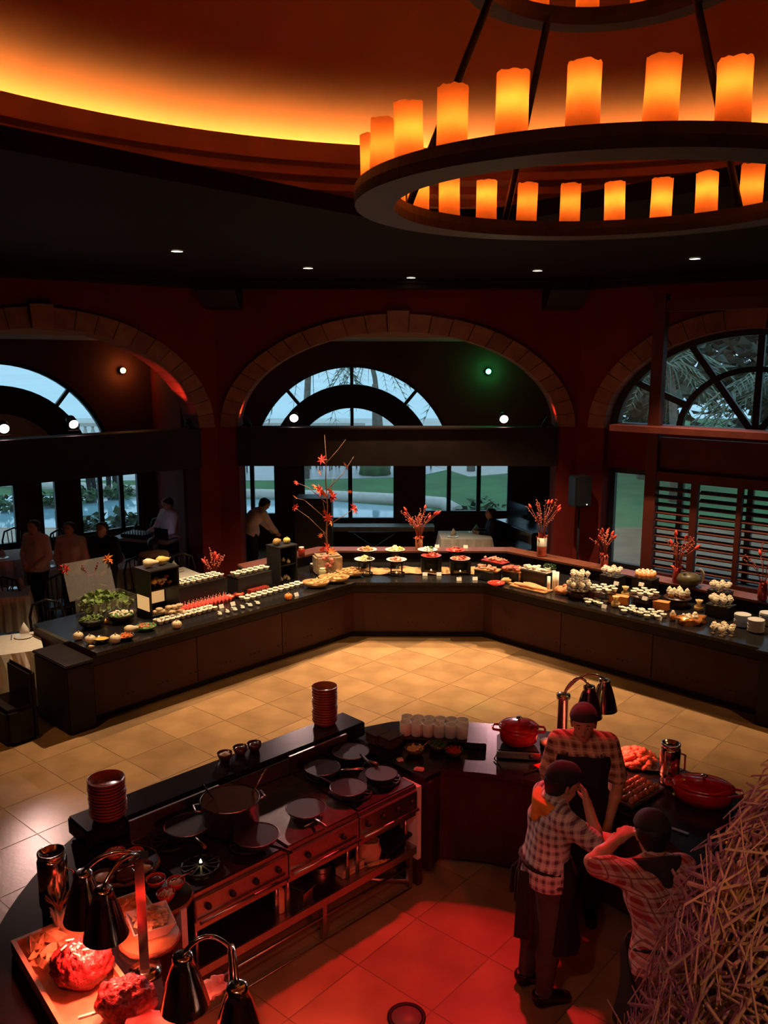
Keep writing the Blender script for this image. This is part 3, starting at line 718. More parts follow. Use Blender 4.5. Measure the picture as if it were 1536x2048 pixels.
for i in range(3):
    o = (FL[i] + FL[i + 1]) / 2
    t = thing('buffet_counter', labs[i], 'counter', (o.x, o.y, 0), 0, 'buffet counter runs')
    sh = Matrix.Translation((-o.x, -o.y, 0))
    MB().prism(run(i, .10, BD), .10, .858, sh).obj('body', m_darkred, t)
    MB().prism(run(i, .17, BD - .05), 0, .10, sh).obj('plinth', m_dark, t)
    MB().prism(run(i, .075, .10), .72, .858, sh).obj('cornice_rail', m_dark, t)
    f = offset(FL, .088); a_, b_ = f[i], f[i + 1]; ln = (b_ - a_).length; tt = (b_ - a_).normalized(); k = max(1, round(ln / 1.38)); pw = ln / k
    ang = math.atan2(tt.y, tt.x)
    for j in range(k):
        c = a_ + tt * (pw * (j + .5)) - o
        MB().box((0, 0, 0), (pw - .012, .024, .585)).obj('panel', m_darkred, t, (c.x, c.y, .42), ang)
    mb = MB()
    for j in range(int(ln / .48)):
        for q in range(3):
            c = a_ + tt * (.35 + j * .48 + q * .07) - o; nn = Vector((tt.y, -tt.x)); c = c + nn * .014
            mb.ball((c.x, c.y, .26), .011, 4)
    mb.obj('stud', m_stud, t)
    def cut(q): return [q[0].lerp(q[1], .66), q[1], q[2], q[3].lerp(q[2], .66)] if i == 0 else q
    bk = MB().prism(cut(run(i, BD - .26, BD)), .90, 1.06, sh).obj('back_shelf', m_dark, t); MB().prism(cut(run(i, BD - .29, BD + .02)), 1.06, 1.09, sh).obj('shelf_top', m_ledge, bk)
wt = offset(FL, -.02) + offset(FL, BD)[::-1]
top = MB().prism(wt, .86, .90).obj('buffet_worktop', m_black); tag(top, 'continuous black granite worktop bent along the whole buffet', 'worktop')
# end stations
d0 = (FL[1] - FL[0]).normalized(); n0 = Vector((-d0.y, d0.x)); c = FL[0] + n0 * .40 - d0 * .19
es = thing('end_pilaster', 'black square pilaster closing the salad end of the buffet', 'cabinet', (c.x, c.y, 0), math.atan2(d0.y, d0.x))
MB().box((0, 0, .40), (.34, .78, .80), bev=.02).obj('body', m_dark, es); MB().box((0, 0, .815), (.36, .82, .03), bev=.01).obj('top', m_dark, es)
d1 = (FL[3] - FL[2]).normalized(); n1 = Vector((-d1.y, d1.x)); c = FL[3] + n1 * .35 + d1 * .24
es = thing('end_pilaster', 'black square pilaster closing the dessert end of the buffet', 'cabinet', (c.x, c.y, 0), math.atan2(d1.y, d1.x))
MB().box((0, 0, .44), (.44, .9, .88), bev=.02).obj('body', m_dark, es); MB().box((0, 0, .895), (.5, .98, .03), bev=.01).obj('top', m_black, es)

# ------------------------------------------------------------------ small builders for what stands on it
ZT = .902
def wing_angle(x): return math.atan2(d0.y, d0.x) if x < -.43 else (math.atan2(d1.y, d1.x) if x > 1.47 else 0)
RNG = random.Random(5)
def riser(label, u, v, w_, dp_, h, z=ZT, name='display_riser', m=m_blackmat, rz=None):
    p = at(u, v, z); rz = wing_angle(p.x) if rz is None else rz
    t = thing(name, label, 'display stand', p, rz)
    MB().box((0, 0, h / 2), (w_, dp_, h - .016)).obj('body', m, t); MB().box((0, 0, h - .006), (w_ + .012, dp_ + .012, .012), bev=.003).obj('top', m, t)
    return t, p, rz
m_cream2 = mat('cream_filling', (.86, .80, .62), .6, var=.1, scale=30, bump=.2)
m_greenf = mat('herb_garnish', (.10, .22, .05), .6, var=.4, scale=30)
m_shrimp = mat('pink_garnish', (.75, .25, .14), .5, var=.25, scale=40)
def cup_proto(kind):
    t = thing('canape_cup', 'x', 'cup')
    if kind == 'spoon':
        MB().ball((0, 0, .018), (.034, .026, .016), 6).obj('bowl', m_white, t); MB().tube([(.02, 0, .02), (.06, 0, .03), (.085, 0, .022)], [.010, .007, .008], 6).obj('handle', m_white, t)
        MB().ball((0, 0, .034), (.02, .016, .01), 5, jit=.4).obj('filling', m_cream2, t)
    else:
        wb = lambda a_, z: 1 + .07 * math.sin(5 * a_) * min(1, z * 30)
        MB().lathe([(.018, 0), (.024, .004), (.036, .040), (.041, .046), (.032, .040), (.0, .022)], 15, wob=wb).obj('shell', m_white, t)
        MB().ball((0, 0, .036), (.026, .026, .016), 5, jit=.5, seed=kind == 'dark').obj('filling', m_cream2, t)
        MB().ball((.008, .004, .05), (.010, .007, .006), 4, jit=.3).obj('garnish', m_shrimp if kind == 'pink' else m_greenf, t)
    return t
PROTO = {}
def place(kind, builder, p, rz, label, group, scale=None):
    if kind not in PROTO:
        t = builder(); PROTO[kind] = t; t.location = p; t.rotation_euler = (0, 0, rz); t['label'] = label; t['group'] = group
        if scale: t.scale = (scale,) * 3
        return t
    return dup(PROTO[kind], p, rz, label, group, scale)
def cup_rows(kind, a_, b_, n, rows, gap, label, group, jit=.004, scale=None):
    """n cups from point a_ to b_, further rows stepping away from the room"""
    a_, b_ = Vector(a_), Vector(b_); t = (b_ - a_).normalized(); nn = Vector((-t.y, t.x, 0))
    for r_ in range(rows):
        for i in range(n):
            p = a_.lerp(b_, (i + (.5 if r_ % 2 else 0) * .0) / max(1, n - 1)) + nn * gap * r_ + Vector((RNG.uniform(-jit, jit), RNG.uniform(-jit, jit), 0))
            place('cup_' + kind, lambda: cup_proto(kind), p, RNG.uniform(0, 6), label, group, scale)
def card(u, v, label, z=ZT, rz=None, s_=1.):
    p = at(u, v, z); rz = wing_angle(p.x) if rz is None else rz
    w_, h = .075 * s_, .05 * s_; mb = MB()
    mb.add([(-w_ / 2, -.022, 0), (w_ / 2, -.022, 0), (w_ / 2, 0, h), (-w_ / 2, 0, h), (-w_ / 2, .022, 0), (w_ / 2, .022, 0)], [(0, 1, 2, 3), (3, 2, 5, 4)])
    mb.add([(-w_ / 2, -.020, 0), (w_ / 2, -.020, 0), (w_ / 2, 0, h - .003), (-w_ / 2, 0, h - .003), (-w_ / 2, .020, 0), (w_ / 2, .020, 0)], [(0, 3, 2, 1), (3, 4, 5, 2)])
    o = mb.obj('place_card', m_card, None, p, rz); o.location.z += .001
    tag(o, label, 'card', 'place cards on the buffet')
def pumpkin(u, v, r_, label, m, z=ZT, flat=.72, name='pumpkin', tilt=0):
    p = at(u, v, z); t = thing(name, label, 'pumpkin', p, RNG.uniform(0, 6))
    prof = [(.0, .06), (.35, .0), (.8, .16), (1., .5), (.86, .82), (.45, 1.), (.12, .93), (0, .90)]
    MB().lathe([(a_ * r_, b_ * r_ * 2 * flat) for a_, b_ in prof], 32, wob=lambda a_, z_: 1 - .07 * abs(math.sin(4 * a_))).obj('body', m, t)
    MB().tube([(0, 0, r_ * 1.75 * flat), (r_ * .05, 0, r_ * 2.1 * flat), (r_ * .18, 0, r_ * 2.4 * flat)], [r_ * .16, r_ * .10, r_ * .12], 6).obj('stem', mat('dry_stem', (.30, .22, .10), .8), t)
    return t
m_pw = mat('white_pumpkin_skin', (.80, .68, .46), .5, var=.08); m_po = mat('orange_pumpkin_skin', (.75, .24, .05), .45, var=.12); m_py = mat('yellow_gourd_skin', (.82, .62, .16), .45, var=.15)
def gourd(u, v, label, m, r_=.06, z=ZT, rz=0, long=1.7):
    p = at(u, v, z) if not isinstance(u, Vector) else u
    t = thing('gourd', label, 'gourd', p, rz); M = Matrix.Rotation(R(90), 4, 'Y'); M = Matrix.Translation((-r_ * long, 0, r_ * .97)) @ M
    MB().lathe([(0, 0), (.7 * r_, .15 * r_), (r_, .9 * r_), (.9 * r_, 1.6 * r_), (.55 * r_, 2.4 * r_), (.4 * r_, 3.0 * r_), (.15 * r_, 3.3 * r_), (0, 3.35 * r_)], 20, M).obj('body', m, t)
    MB().tube([(r_ * 1.6, 0, r_), (r_ * 2.0, 0, r_ * 1.2)], [r_ * .12, r_ * .09], 6).obj('stem', mat('dry_stem', (.30, .22, .10), .8), t)
def bowl(u, v, r_, h, label, m, fill=None, z=ZT, name='bowl', cat='bowl', group=None, n=28, bits=None, p=None, wob=None):
    p = at(u, v, z) if p is None else Vector(p); t = thing(name, label, cat, p, 0, group)
    MB().lathe([(r_ * .45, 0), (r_ * .55, 0), (r_ * .85, h * .45), (r_, h), (r_ * .95, h), (r_ * .78, h * .45), (r_ * .5, h * .12), (0, h * .1)], n, wob=wob).obj('body', m, t)
    if fill: MB().ball((0, 0, h * .62), (r_ * .84, r_ * .84, h * .36), 8, jit=.25, seed=RNG.random() * 9).obj('filling', fill, t)
    if bits:
        mb = MB()
        for _ in range(26):
            a_, q = RNG.uniform(0, 6.28), r_ * .7 * math.sqrt(RNG.random()); s_ = r_ * .12
            mb.tube([(q * math.cos(a_) - s_ * RNG.uniform(-2, 2), q * math.sin(a_) - s_ * RNG.uniform(-2, 2), h * .9), (q * math.cos(a_) + s_, q * math.sin(a_), h * 1.0 + RNG.uniform(0, h * .25))], s_ * .6, 5)
        mb.obj('pieces', bits, t)
    return t
def flowers(u, v, label, z=ZT, vr=.05, vh=.2, mv=None, hs=.5, seed=0, nst=12, spread=.22, buds=True, vname='flower_vase', mtop=None):
    p = at(u, v, z); t = thing(vname, label, 'vase', p); rd = random.Random(seed)
    MB().lathe([(vr * .8, 0), (vr, .02), (vr * 1.02, vh * .5), (vr * .88, vh), (vr * .78, vh), (vr * .78, vh * .6), (0, vh * .6)], 20).obj('vase', mv, t)
    if mtop: MB().lathe([(vr * 1.03, vh * .55), (vr * 1.03, vh), (vr * .9, vh * 1.002)], 20, cap=False).obj('pale_band', mtop, t)
    ms = mat('dry_red_stem', (.30, .06, .03), .7); mb_ = mat('red_blossom', (.80, .06, .04), .5, var=.3, scale=20); mbr = mat('berry', (.55, .12, .08), .25, coat=.5)
    for i in range(nst):
        a_ = rd.uniform(0, 6.28); s_ = rd.uniform(.2, 1) * spread; h = hs * rd.uniform(.6, 1.0)
        e_ = Vector((math.cos(a_) * s_, math.sin(a_) * s_, vh + h)); m_ = Vector((math.cos(a_) * s_ * .35, math.sin(a_) * s_ * .35, vh + h * .55))
        st = MB().tube([(0, 0, vh * .65), m_, e_], [.005, .004, .003], 5).obj('stem', ms, t)
        if i % 3 == 0 and buds:
            ax = (e_ - m_).normalized(); MB().lathe([(0, -.04), (.018, -.02), (.022, .01), (.012, .045), (0, .06)], 8, frame(e_, ax)).obj('bud', mb_, st)
        else:
            mb = MB()
            for k in range(7): q = m_.lerp(e_, k / 6); mb.ball((q.x + rd.uniform(-.025, .025), q.y + rd.uniform(-.025, .025), q.z), .011, 4)
            mb.obj('berries', mbr, st)['kind'] = 'stuff'
    mb = MB()
    for i in range(14):
        a_ = rd.uniform(0, 6.28); M = Matrix.Translation((math.cos(a_) * vr * .9, math.sin(a_) * vr * .9, vh * rd.uniform(.85, 1.1))) @ Euler((rd.uniform(-1, 1), rd.uniform(-1, 1), a_)).to_matrix().to_4x4()
        mb.add([(0, -.02, 0), (.05, 0, .01), (0, .02, 0), (-.01, 0, .02)], [(0, 1, 2, 3)], M)
    mb.obj('leaves', mat('red_leaf', (.62, .09, .04), .6, var=.3), t)
    return t
def heap(t, m, r_, h, z, n=24, seed=0, size=.022, name='food', flat=False):
    rd = random.Random(seed); mb = MB(); mb.ball((0, 0, z), (r_ * .8, r_ * .8, h * .7), 8, jit=.3, seed=seed)
    for _ in range(n):
        a_, q = rd.uniform(0, 6.28), r_ * math.sqrt(rd.random()) * .95; zz = z + h * (1 - (q / r_) ** 2) * .8
        M = Matrix.Translation((q * math.cos(a_), q * math.sin(a_), zz)) @ Euler((rd.uniform(-.7, .7), rd.uniform(-.7, .7), rd.uniform(0, 6))).to_matrix().to_4x4()
        if flat: mb.box((0, 0, 0), (size * 2, size * 1.4, size * .35), M=M)
        else: mb.ball((0, 0, 0), (size * rd.uniform(.7, 1.3), size, size * .6), 4, M=M)
    return mb.obj(name, m, t)
def glass_proto(cont, h=.085):
    t = thing('dessert_glass', 'x', 'glass')
    MB().lathe([(.026, 0), (.026, .004), (.005, .010), (.005, .030), (.018, .042), (.040, h), (.037, h), (.015, .046), (0, .044)], 12, wob=None).obj('glass', mat('dessert_glassware', (.80, .72, .62), .12, var=.05, coat=.5), t)
    MB().ball((0, 0, h + .004), (.034, .034, .024), 5, jit=.4).obj('cream', cont, t)
    MB().ball((.006, 0, h + .028), (.012, .010, .010), 4).obj('topping', m_shrimp, t)
    return t
def jelly_proto():
    t = thing('jelly_glass', 'x', 'glass')
    MB().lathe([(.020, 0), (.022, .07), (.019, .07), (.018, .004), (0, .004)], 10).obj('glass', mat('jelly_glassware', (.85, .38, .14), .1, var=.1, coat=.5), t); MB().ball((0, 0, .07), (.019, .019, .012), 4).obj('cream', m_cream2, t)
    return t
def shooter_proto():
    t = thing('shooter_glass', 'x', 'glass')
    MB().lathe([(.013, 0), (.016, .075), (.0135, .075), (.012, .004), (0, .004)], 8).obj('glass', mat('red_drink_glass', (.72, .10, .08), .12, var=.2, coat=.5), t)
    MB().tube([(0, 0, .05), (.006, .004, .115)], .0035, 5).obj('pick', mat('pick_red', (.85, .35, .28), .4), t)
    return t
def cluster(kind, builder, c, r_, n, label, group, z=None, scale=None, inner=True):
    """round group of n small things on a disc of radius r_"""
    k = 0; c = Vector(c); rings = [(r_ * .92, n if not inner else int(round(n * .68)))]
    rings.append((r_ * .38, n - rings[0][1]))
    for rr, m_ in rings:
        for i in range(m_):
            a_ = 2 * PI * i / max(1, m_) + rr * 9; place(kind, builder, c + Vector((rr * math.cos(a_), rr * math.sin(a_), 0)), RNG.uniform(0, 6), label, group, scale)

# ------------------------------------------------------------------ left run: salads, canapes
sx = thing('salad_case', 'clear acrylic salad case with raised lid full of green lettuce', 'food case', at(215, 1226, ZT), wing_angle(-2))
m_acr = mat('clear_acrylic', (.40, .38, .38), .12, var=.05, alpha=.22)
for (c_, s_) in (((0, -.24, .12), (.62, .008, .22)), ((0, .24, .12), (.62, .008, .22)), ((-.31, 0, .12), (.008, .48, .22)), ((.31, 0, .12), (.008, .48, .22)), ((0, 0, .008), (.62, .48, .012))): MB().box(c_, s_).obj('side_panel', m_acr, sx)
MB().box((0, 0, 0), (.66, .50, .008), M=Matrix.Translation((-.05, .33, .42)) @ Matrix.Rotation(R(72), 4, 'X')).obj('lid', m_acr, sx)
m_let = mat('lettuce', (.16, .26, .06), .5, var=.45, scale=12)
mb = MB()
for i in range(420):
    M = Matrix.Translation((RNG.uniform(-.28, .28), RNG.uniform(-.21, .21), .05 + RNG.uniform(0, .18))) @ Euler((RNG.uniform(-1.2, 1.2), RNG.uniform(-1.2, 1.2), RNG.uniform(0, 6))).to_matrix().to_4x4(); q = RNG.uniform(.03, .06)
    mb.add([(0, 0, 0), (q, q * .5, q * .3), (q * 1.3, q * 1.4, 0), (0, q * 1.5, q * .4), (-q * .6, q * .7, 0)], [(0, 1, 2, 3, 4)], M)
le = mb.obj('lettuce', m_let, sx); le['kind'] = 'stuff'
m_maple = mat('maple_leaf', (.78, .07, .05), .6, var=.3, scale=20); m_maple2 = mat('orange_maple_leaf', (.85, .22, .06), .6, var=.3, scale=20)
def maple(mb, c, s_, M=None, rd=RNG):
    pts = []
    for i in range(14):
        a_ = 2 * PI * i / 14; q = s_ * (1 if i % 2 == 0 else .48); pts.append((q * math.cos(a_), q * math.sin(a_), (.12 if i % 2 else -.05) * s_))
    MM = Matrix.Translation(c) @ Euler((rd.uniform(.6, 1.6), rd.uniform(-.5, .5), rd.uniform(0, 6))).to_matrix().to_4x4()
    mb.add([(0, 0, 0)] + pts, [(0, i + 1, (i + 1) % 14 + 1) for i in range(14)], MM)
for (x, z, m_, s_) in ((-.36, .60, m_maple, .085), (.26, .62, m_maple2, .09)):
    mb = MB(); maple(mb, (x, .38, z), s_); maple(mb, (x + .02, .37, z - .02), s_ * .8); mb.obj('maple_leaf', m_, sx)
mb = MB()
for i in range(16): mb.ball((-.12 + .22 * (i / 15), .36, .60 - .16 * math.sin(PI * i / 15)), .012, 4)
mb.obj('berry_garland', mat('purple_berry', (.20, .02, .05), .3), sx)
m_bb = mat('black_bowl_glaze', (.016, .014, .014), .2)
bowl(184, 1254, .17, .11, 'black salad bowl with dark greens in front of the acrylic case', m_bb, mat('dark_greens', (.05, .07, .03), .6, var=.5, scale=25), bits=m_let)
bowl(243, 1243, .18, .11, 'black salad bowl with pale shredded vegetables beside the display tower', m_bb, m_greenf, bits=m_cream2)
bowl(203, 1284, .105, .055, 'small black dish of yellow sauce between two white pumpkins', m_bb, mat('yellow_sauce', (.80, .55, .10), .3))
bowl(250, 1279, .115, .055, 'small black dish of orange carrot sticks', m_bb, mat('carrot', (.75, .22, .05), .5, var=.3), bits=mat('carrot', (.75, .22, .05), .5))
bowl(292, 1259, .13, .05, 'small green rimmed dish with a pink garnish', mat('green_dish', (.06, .22, .05), .3), m_greenf, bits=m_shrimp)
pumpkin(157, 1279, .062, 'white mini pumpkin at the outer corner of the worktop', m_pw); pumpkin(181, 1287, .068, 'white mini pumpkin beside the dish of yellow sauce', m_pw); pumpkin(231, 1286, .070, 'white mini pumpkin between the yellow sauce and the carrots', m_pw); pumpkin(354, 1256, .064, 'white mini pumpkin alone before the long row of white cups', m_pw)
gourd(264, 1266, 'pale oblong squash behind the carrot dish', m_pw, .055, rz=.7); gourd(183, 1296, 'tiny pale gourd at the edge under a white mini pumpkin', m_pw, .02, rz=.4); gourd(214, 1246, 'small yellow pear gourd between the black salad bowls', m_py, .035, rz=1.2)
# display tower
def tower(u, v, w_, dp_, h, label, shelves, lit):
    p = at(u, v, ZT); rz = wing_angle(p.x); t = thing('display_tower', label, 'display stand', p, rz)
    for x in (-w_ / 2, w_ / 2): MB().box((x, 0, h / 2), (.02, dp_, h)).obj('side', m_blackmat, t)
    MB().box((0, dp_ / 2, h / 2), (w_, .02, h)).obj('back', m_blackmat, t); MB().box((0, 0, h), (w_ + .03, dp_ + .02, .02)).obj('top', m_blackmat, t)
    for z in shelves: MB().box((0, 0, z), (w_ - .02, dp_ - .02, .014)).obj('shelf', m_blackmat, t)
    if lit:
        MB().box((0, dp_ / 2 - .018, h * .30), (w_ - .05, .01, h * .28)).obj('lit_panel', mat('tower_light_panel', (1, .8, .5), .5, emit=(1, .58, .22), estr=.55), t)
        MB().box((-w_ / 2 - .012, 0, h * .30), (.006, dp_ - .06, h * .30)).obj('lit_panel', mat('tower_light_panel', (1, .8, .5), .5, emit=(1, .58, .22), estr=.55), t)
    return t, p, rz
tw, tp0, trz = tower(318, 1226, .42, .34, .62, 'tall black display tower with warm lit panels and garlic', (.02, .36), True)
m_garlic = mat('garlic_mushroom', (.62, .46, .28), .7, var=.35, scale=15)
def on_thing(p, rz, x, y, z): return Vector(p) + Matrix.Rotation(rz, 3, 'Z') @ Vector((x, y, z))
tz = ZT + .63
for i in range(11):
    q = on_thing(tp0, trz, RNG.uniform(-.15, .15), RNG.uniform(-.1, .08), .367 + (i % 2) * .055); t = thing('mushroom', 'brown dried mushroom heaped on the shelf of the lit tower', 'mushroom', q, RNG.uniform(0, 6), 'mushrooms in the lit tower')
    MB().lathe([(.012, 0), (.012, .03), (.042, .035), (.035, .055), (0, .065)], 10).obj('cap', m_garlic, t); MB().lathe([(.013, 0), (.011, .034)], 8).obj('stalk', m_cream2, t)
for i in range(13):
    q = on_thing(tp0, trz, RNG.uniform(-.20, .16), RNG.uniform(-.32, -.20), .002 + (i % 3) * .05); t = thing('mushroom', 'brown dried mushroom heaped at the foot of the lit tower', 'mushroom', q, RNG.uniform(0, 6), 'mushrooms at the foot of the tower')
    MB().lathe([(.014, 0), (.013, .03), (.05, .036), (.042, .06), (0, .07)], 10).obj('cap', m_garlic, t); MB().lathe([(.014, 0), (.012, .034)], 8).obj('stalk', m_cream2, t)
gourd(on_thing(tp0, trz, -.08, 0, .632), 0, 'white oval gourd on top of the lit tower', m_pw, .062, rz=.5); gourd(on_thing(tp0, trz, .12, .03, .632), 0, 'yellow oval gourd on top of the lit tower', m_py, .06, rz=.9)
pumpkin(0, 0, .045, 'small pale yellow pumpkin on the shelf of the lit tower', m_py).location = on_thing(tp0, trz, -.12, -.10, .435)
# tiered riser with canape cups, red shooters in front
r1, p1, z1 = riser('long black riser carrying rows of white canape cups', 392, 1205, .82, .26, .30)
a_ = on_thing(p1, z1, -.37, -.09, .302); b_ = on_thing(p1, z1, .37, -.09, .302)
cup_rows('dark', a_, b_, 9, 3, .09, 'white canape cup on the long black riser', 'canape cups on the long riser')
a_ = on_thing(p1, z1, -.42, -.33, 0); b_ = on_thing(p1, z1, .34, -.33, 0)
for r_ in range(4):
    for i in range(13):
        q = a_.lerp(b_, i / 12) + Vector((-d0.y, d0.x, 0)) * .05 * r_
        place('shooter', shooter_proto, q, RNG.uniform(0, 6), 'slim red drink shooter glass before the long black riser', 'red shooters on the buffet')
cup_rows('dark', at(322, 1249, ZT), at(428, 1221, ZT), 11, 2, .10, 'white canape cup in the long row before the red shooters', 'canape cups before the shooters', scale=1.1)
flowers(428, 1183, 'pale vase of red tulip buds and berry twigs behind the red shooters', vr=.045, vh=.19, mv=m_cream, hs=.42, seed=3, spread=.20)
r2, p2, z2 = riser('black riser carrying two rows of pale canape cups', 500, 1182, .60, .26, .27)
cup_rows('plain', on_thing(p2, z2, -.26, -.06, .272), on_thing(p2, z2, .26, -.06, .272), 6, 2, .10, 'pale scalloped canape cup on the second black riser', 'canape cups on the second riser', scale=1.12)
tw2, tp2, trz2 = tower(565, 1163, .32, .30, .56, 'black display tower with a brown pear gourd on top', (.02, .28), False)
gourd(on_thing(tp2, trz2, -.09, 0, .572), 0, 'brown pear gourd on the plain black tower', mat('brown_gourd', (.42, .26, .10), .5), .055, rz=1.2, long=1.3); pumpkin(0, 0, .058, 'pale yellow pumpkin on the plain black tower', m_py).location = on_thing(tp2, trz2, .10, 0, .572)
for i in range(8):
    q = on_thing(tp2, trz2, RNG.uniform(-.11, .11), RNG.uniform(-.1, .05), .288 if i < 4 else .028); t = thing('garlic_bulb', 'pale garlic bulb lying in the plain black tower', 'garlic', q, 0, 'garlic bulbs in the plain tower')
    MB().lathe([(0, 0), (.025, .004), (.034, .022), (.02, .045), (.006, .06), (0, .075)], 10, wob=lambda a2, z_: 1 - .08 * abs(math.sin(3 * a2))).obj('bulb', m_cream, t)
cup_rows('pink', at(494, 1203, ZT), at(604, 1172, ZT), 11, 2, .10, 'white canape cup with garnish in the row before the plain tower', 'canape cups before the plain tower', scale=1.1)
for i in range(6): place('cup_spoon', lambda: cup_proto('spoon'), at(440 + i * 15.2, 1231 - i * 4.3, ZT), 2.2 + RNG.uniform(-.3, .3), 'white tasting spoon at the front edge of the worktop', 'tasting spoons at the worktop edge', 1.15)
m_redbowl = mat('red_glaze', (.42, .04, .03), .25, coat=.4)
bowl(436, 1206, .075, .06, 'red bowl of dark sauce beside the red shooters', m_redbowl, mat('dark_sauce', (.10, .03, .02), .2)); bowl(459, 1200, .075, .06, 'red bowl of dip with a spoon beside a place card', m_redbowl, mat('dip', (.55, .35, .2), .5)); bowl(478, 1195, .075, .06, 'red bowl of chutney before the second black riser', m_redbowl, mat('chutney', (.45, .12, .05), .4))
tr_ = thing('glass_tray', 'glass tray of small red jelly cubes under the second riser', 'tray', at(516, 1186, ZT), z2)
MB().box((0, 0, .01), (.36, .14, .02), bev=.005).obj('tray', m_white, tr_); mb = MB()
for i in range(9):
    for j in range(3): mb.box((-.15 + i * .037, -.045 + j * .042, .05), (.03, .034, .06))
mb.obj('jelly', mat('red_jelly', (.35, .04, .03), .2, var=.4, scale=30), tr_)
for i, (u, v) in enumerate(((442, 1216), (465, 1211), (592, 1192))): card(u, v, ('white place card before the red bowl of dark sauce', 'white place card before the red bowl of dip', 'white place card beside the small orange pumpkin')[i])
pumpkin(577, 1199, .06, 'small orange pumpkin beside a place card', m_po)
m_wood = mat('carved_olive_wood', (.40, .22, .09), .5, var=.3, scale=10); m_bread = mat('bread_crust', (.62, .38, .16), .7, var=.3, scale=20, bump=.4)
for i, (u, v, s_) in enumerate(((632, 1174, .17), (668, 1164, .20), (702, 1152, .20))):
    bowl(u, v, s_, .09, ('carved wooden leaf bowl with crackers beside the canape row', 'carved wooden leaf bowl with flat bread before the stone planter', 'carved wooden leaf bowl with crackers at the bend of the counter')[i], m_wood, m_bread, bits=m_bread, name='wooden_bowl', wob=lambda a2, z: 1 + .18 * math.cos(2 * a2))
# stone planter with the tall autumn branch
m_burlap = mat('rough_stone_block', (.42, .30, .20), .9, var=.3, scale=12, bump=.7)
pp = at(655, 1146, ZT); t = thing('stone_planter', 'rough stone planter holding the tall autumn branch', 'planter', pp, .3)
mbp = MB().box((0, 0, .15), (.42, .30, .30), bev=.03); mbp.obj('block', m_burlap, t)
mb = MB()
for i in range(9): mb.ball((RNG.uniform(-.12, .05), -.15, .30 - i * .03), (.035, .03, .03), 5, jit=.5, seed=i)
mb.obj('pink_moss', mat('pink_moss', (.75, .25, .22), .9, var=.3, scale=25), t)
br = thing('autumn_branch', 'tall bare branch with red maple leaves rising from the stone planter', 'branch', pp + Vector((.0, 0, .30)))
mbk = mat('branch_bark', (.30, .16, .12), .8, var=.3)
trunk = [(0, 0, 0), (-.01, 0, .35), (.01, .01, .75), (-.01, 0, 1.15), (0, .01, 1.5), (-.02, 0, 1.85)]
MB().tube(trunk, [.016, .014, .012, .010, .007, .003], 6).obj('main_stem', mbk, br)
twigs = [((0, 0, .30), (-.28, 0, .58), (-.48, .02, .72)), ((0, 0, .45), (.25, 0, .60), (.42, 0, .72)), ((0, 0, .55), (-.35, .03, .85), (-.50, 0, .88)), ((0, 0, .8), (-.28, 0, 1.05), (-.46, 0, 1.12)), ((0, 0, .85), (.08, 0, 1.05), (.10, 0, 1.2)), ((0, 0, 1.42), (.18, .02, 1.62), (.30, 0, 1.78)), ((0, 0, .5), (-.05, 0, .8), (-.10, 0, 1.0)), ((.0, 0, 1.0), (.25, 0, 1.25), (.42, 0, 1.52)), ((0, 0, .2), (-.06, 0, .35), (-.09, 0, .28))]
for q in twigs: MB().tube(q, [.007, .005, .002], 5).obj('twig', mbk, br)
lv = [(-.10, 1.0, .11, 0), (-.16, 1.04, .10, 1), (-.05, .95, .10, 1), (.10, .90, .10, 0), (.06, .98, .08, 1), (.42, .72, .11, 0), (-.48, .74, .07, 0), (.30, 1.38, .08, 1), (-.06, 1.48, .09, 0), (.02, .58, .09, 0), (.06, .50, .07, 1), (-.03, .66, .06, 0), (-.48, .90, .05, 1), (-.46, 1.12, .05, 0), (.36, .98, .05, 1), (-.10, 1.28, .06, 1), (.0, .12, .10, 0), (.07, .05, .09, 1), (-.07, .08, .08, 0), (-.10, .30, .05, 1)]
for x, z, s_, k in lv:
    mb = MB(); maple(mb, (x, -.02, z), s_); mb.obj('leaf', m_maple if k == 0 else m_maple2, br)
for i, (u, v) in enumerate(((603, 1120), (626, 1138), (645, 1148))):
    m_ = (mat('red_preserve', (.30, .03, .02), .2, coat=.5), mat('black_preserve', (.03, .02, .02), .2, coat=.5), mat('pale_preserve', (.45, .42, .22), .2, coat=.5))[i]
    t = thing('preserve_jar', ('red preserve jar by the stone planter', 'dark preserve jar by the stone planter', 'pale green preserve jar by the stone planter')[i], 'jar', at(u, v + (6 if i else -9), ZT if i else 1.092)); MB().lathe([(.05, 0), (.055, .01), (.055, .10), (.04, .12)], 16).obj('jar', m_, t); MB().lathe([(.043, .12), (.043, .14), (0, .141)], 16).obj('lid', m_cream, t)

# ------------------------------------------------------------------ centre run: cold cut plates on stands, burlap cloth
mb = MB(); n_, k_ = 40, 8; vs = []
c0, c1 = at(690, 1150, ZT), at(955, 1148, ZT)
for i in range(n_ + 1):
    for j in range(k_ + 1):
        s_, w_ = i / n_, j / k_; x = c0.x + (c1.x - c0.x) * s_; y = c0.y + .02 + .42 * w_ + .03 * math.sin(s_ * 17)
        vs.append((x, y, ZT + .004 + .018 * abs(noise.noise(Vector((x * 5, y * 6, 1)))) + .02 * max(0, math.sin(s_ * 23 + w_ * 4))))
mb.add(vs, [(i * (k_ + 1) + j, (i + 1) * (k_ + 1) + j, (i + 1) * (k_ + 1) + j + 1, i * (k_ + 1) + j + 1) for i in range(n_) for j in range(k_)], None, True)
o = mb.obj('burlap_runner', mat('burlap', (.50, .30, .14), .95, var=.2, scale=30, bump=.3)); tag(o, 'wrinkled tan burlap runner under the cold cut plates', 'cloth')
md = o.modifiers.new('thick', 'SOLIDIFY'); md.thickness = .004; md.offset = 1
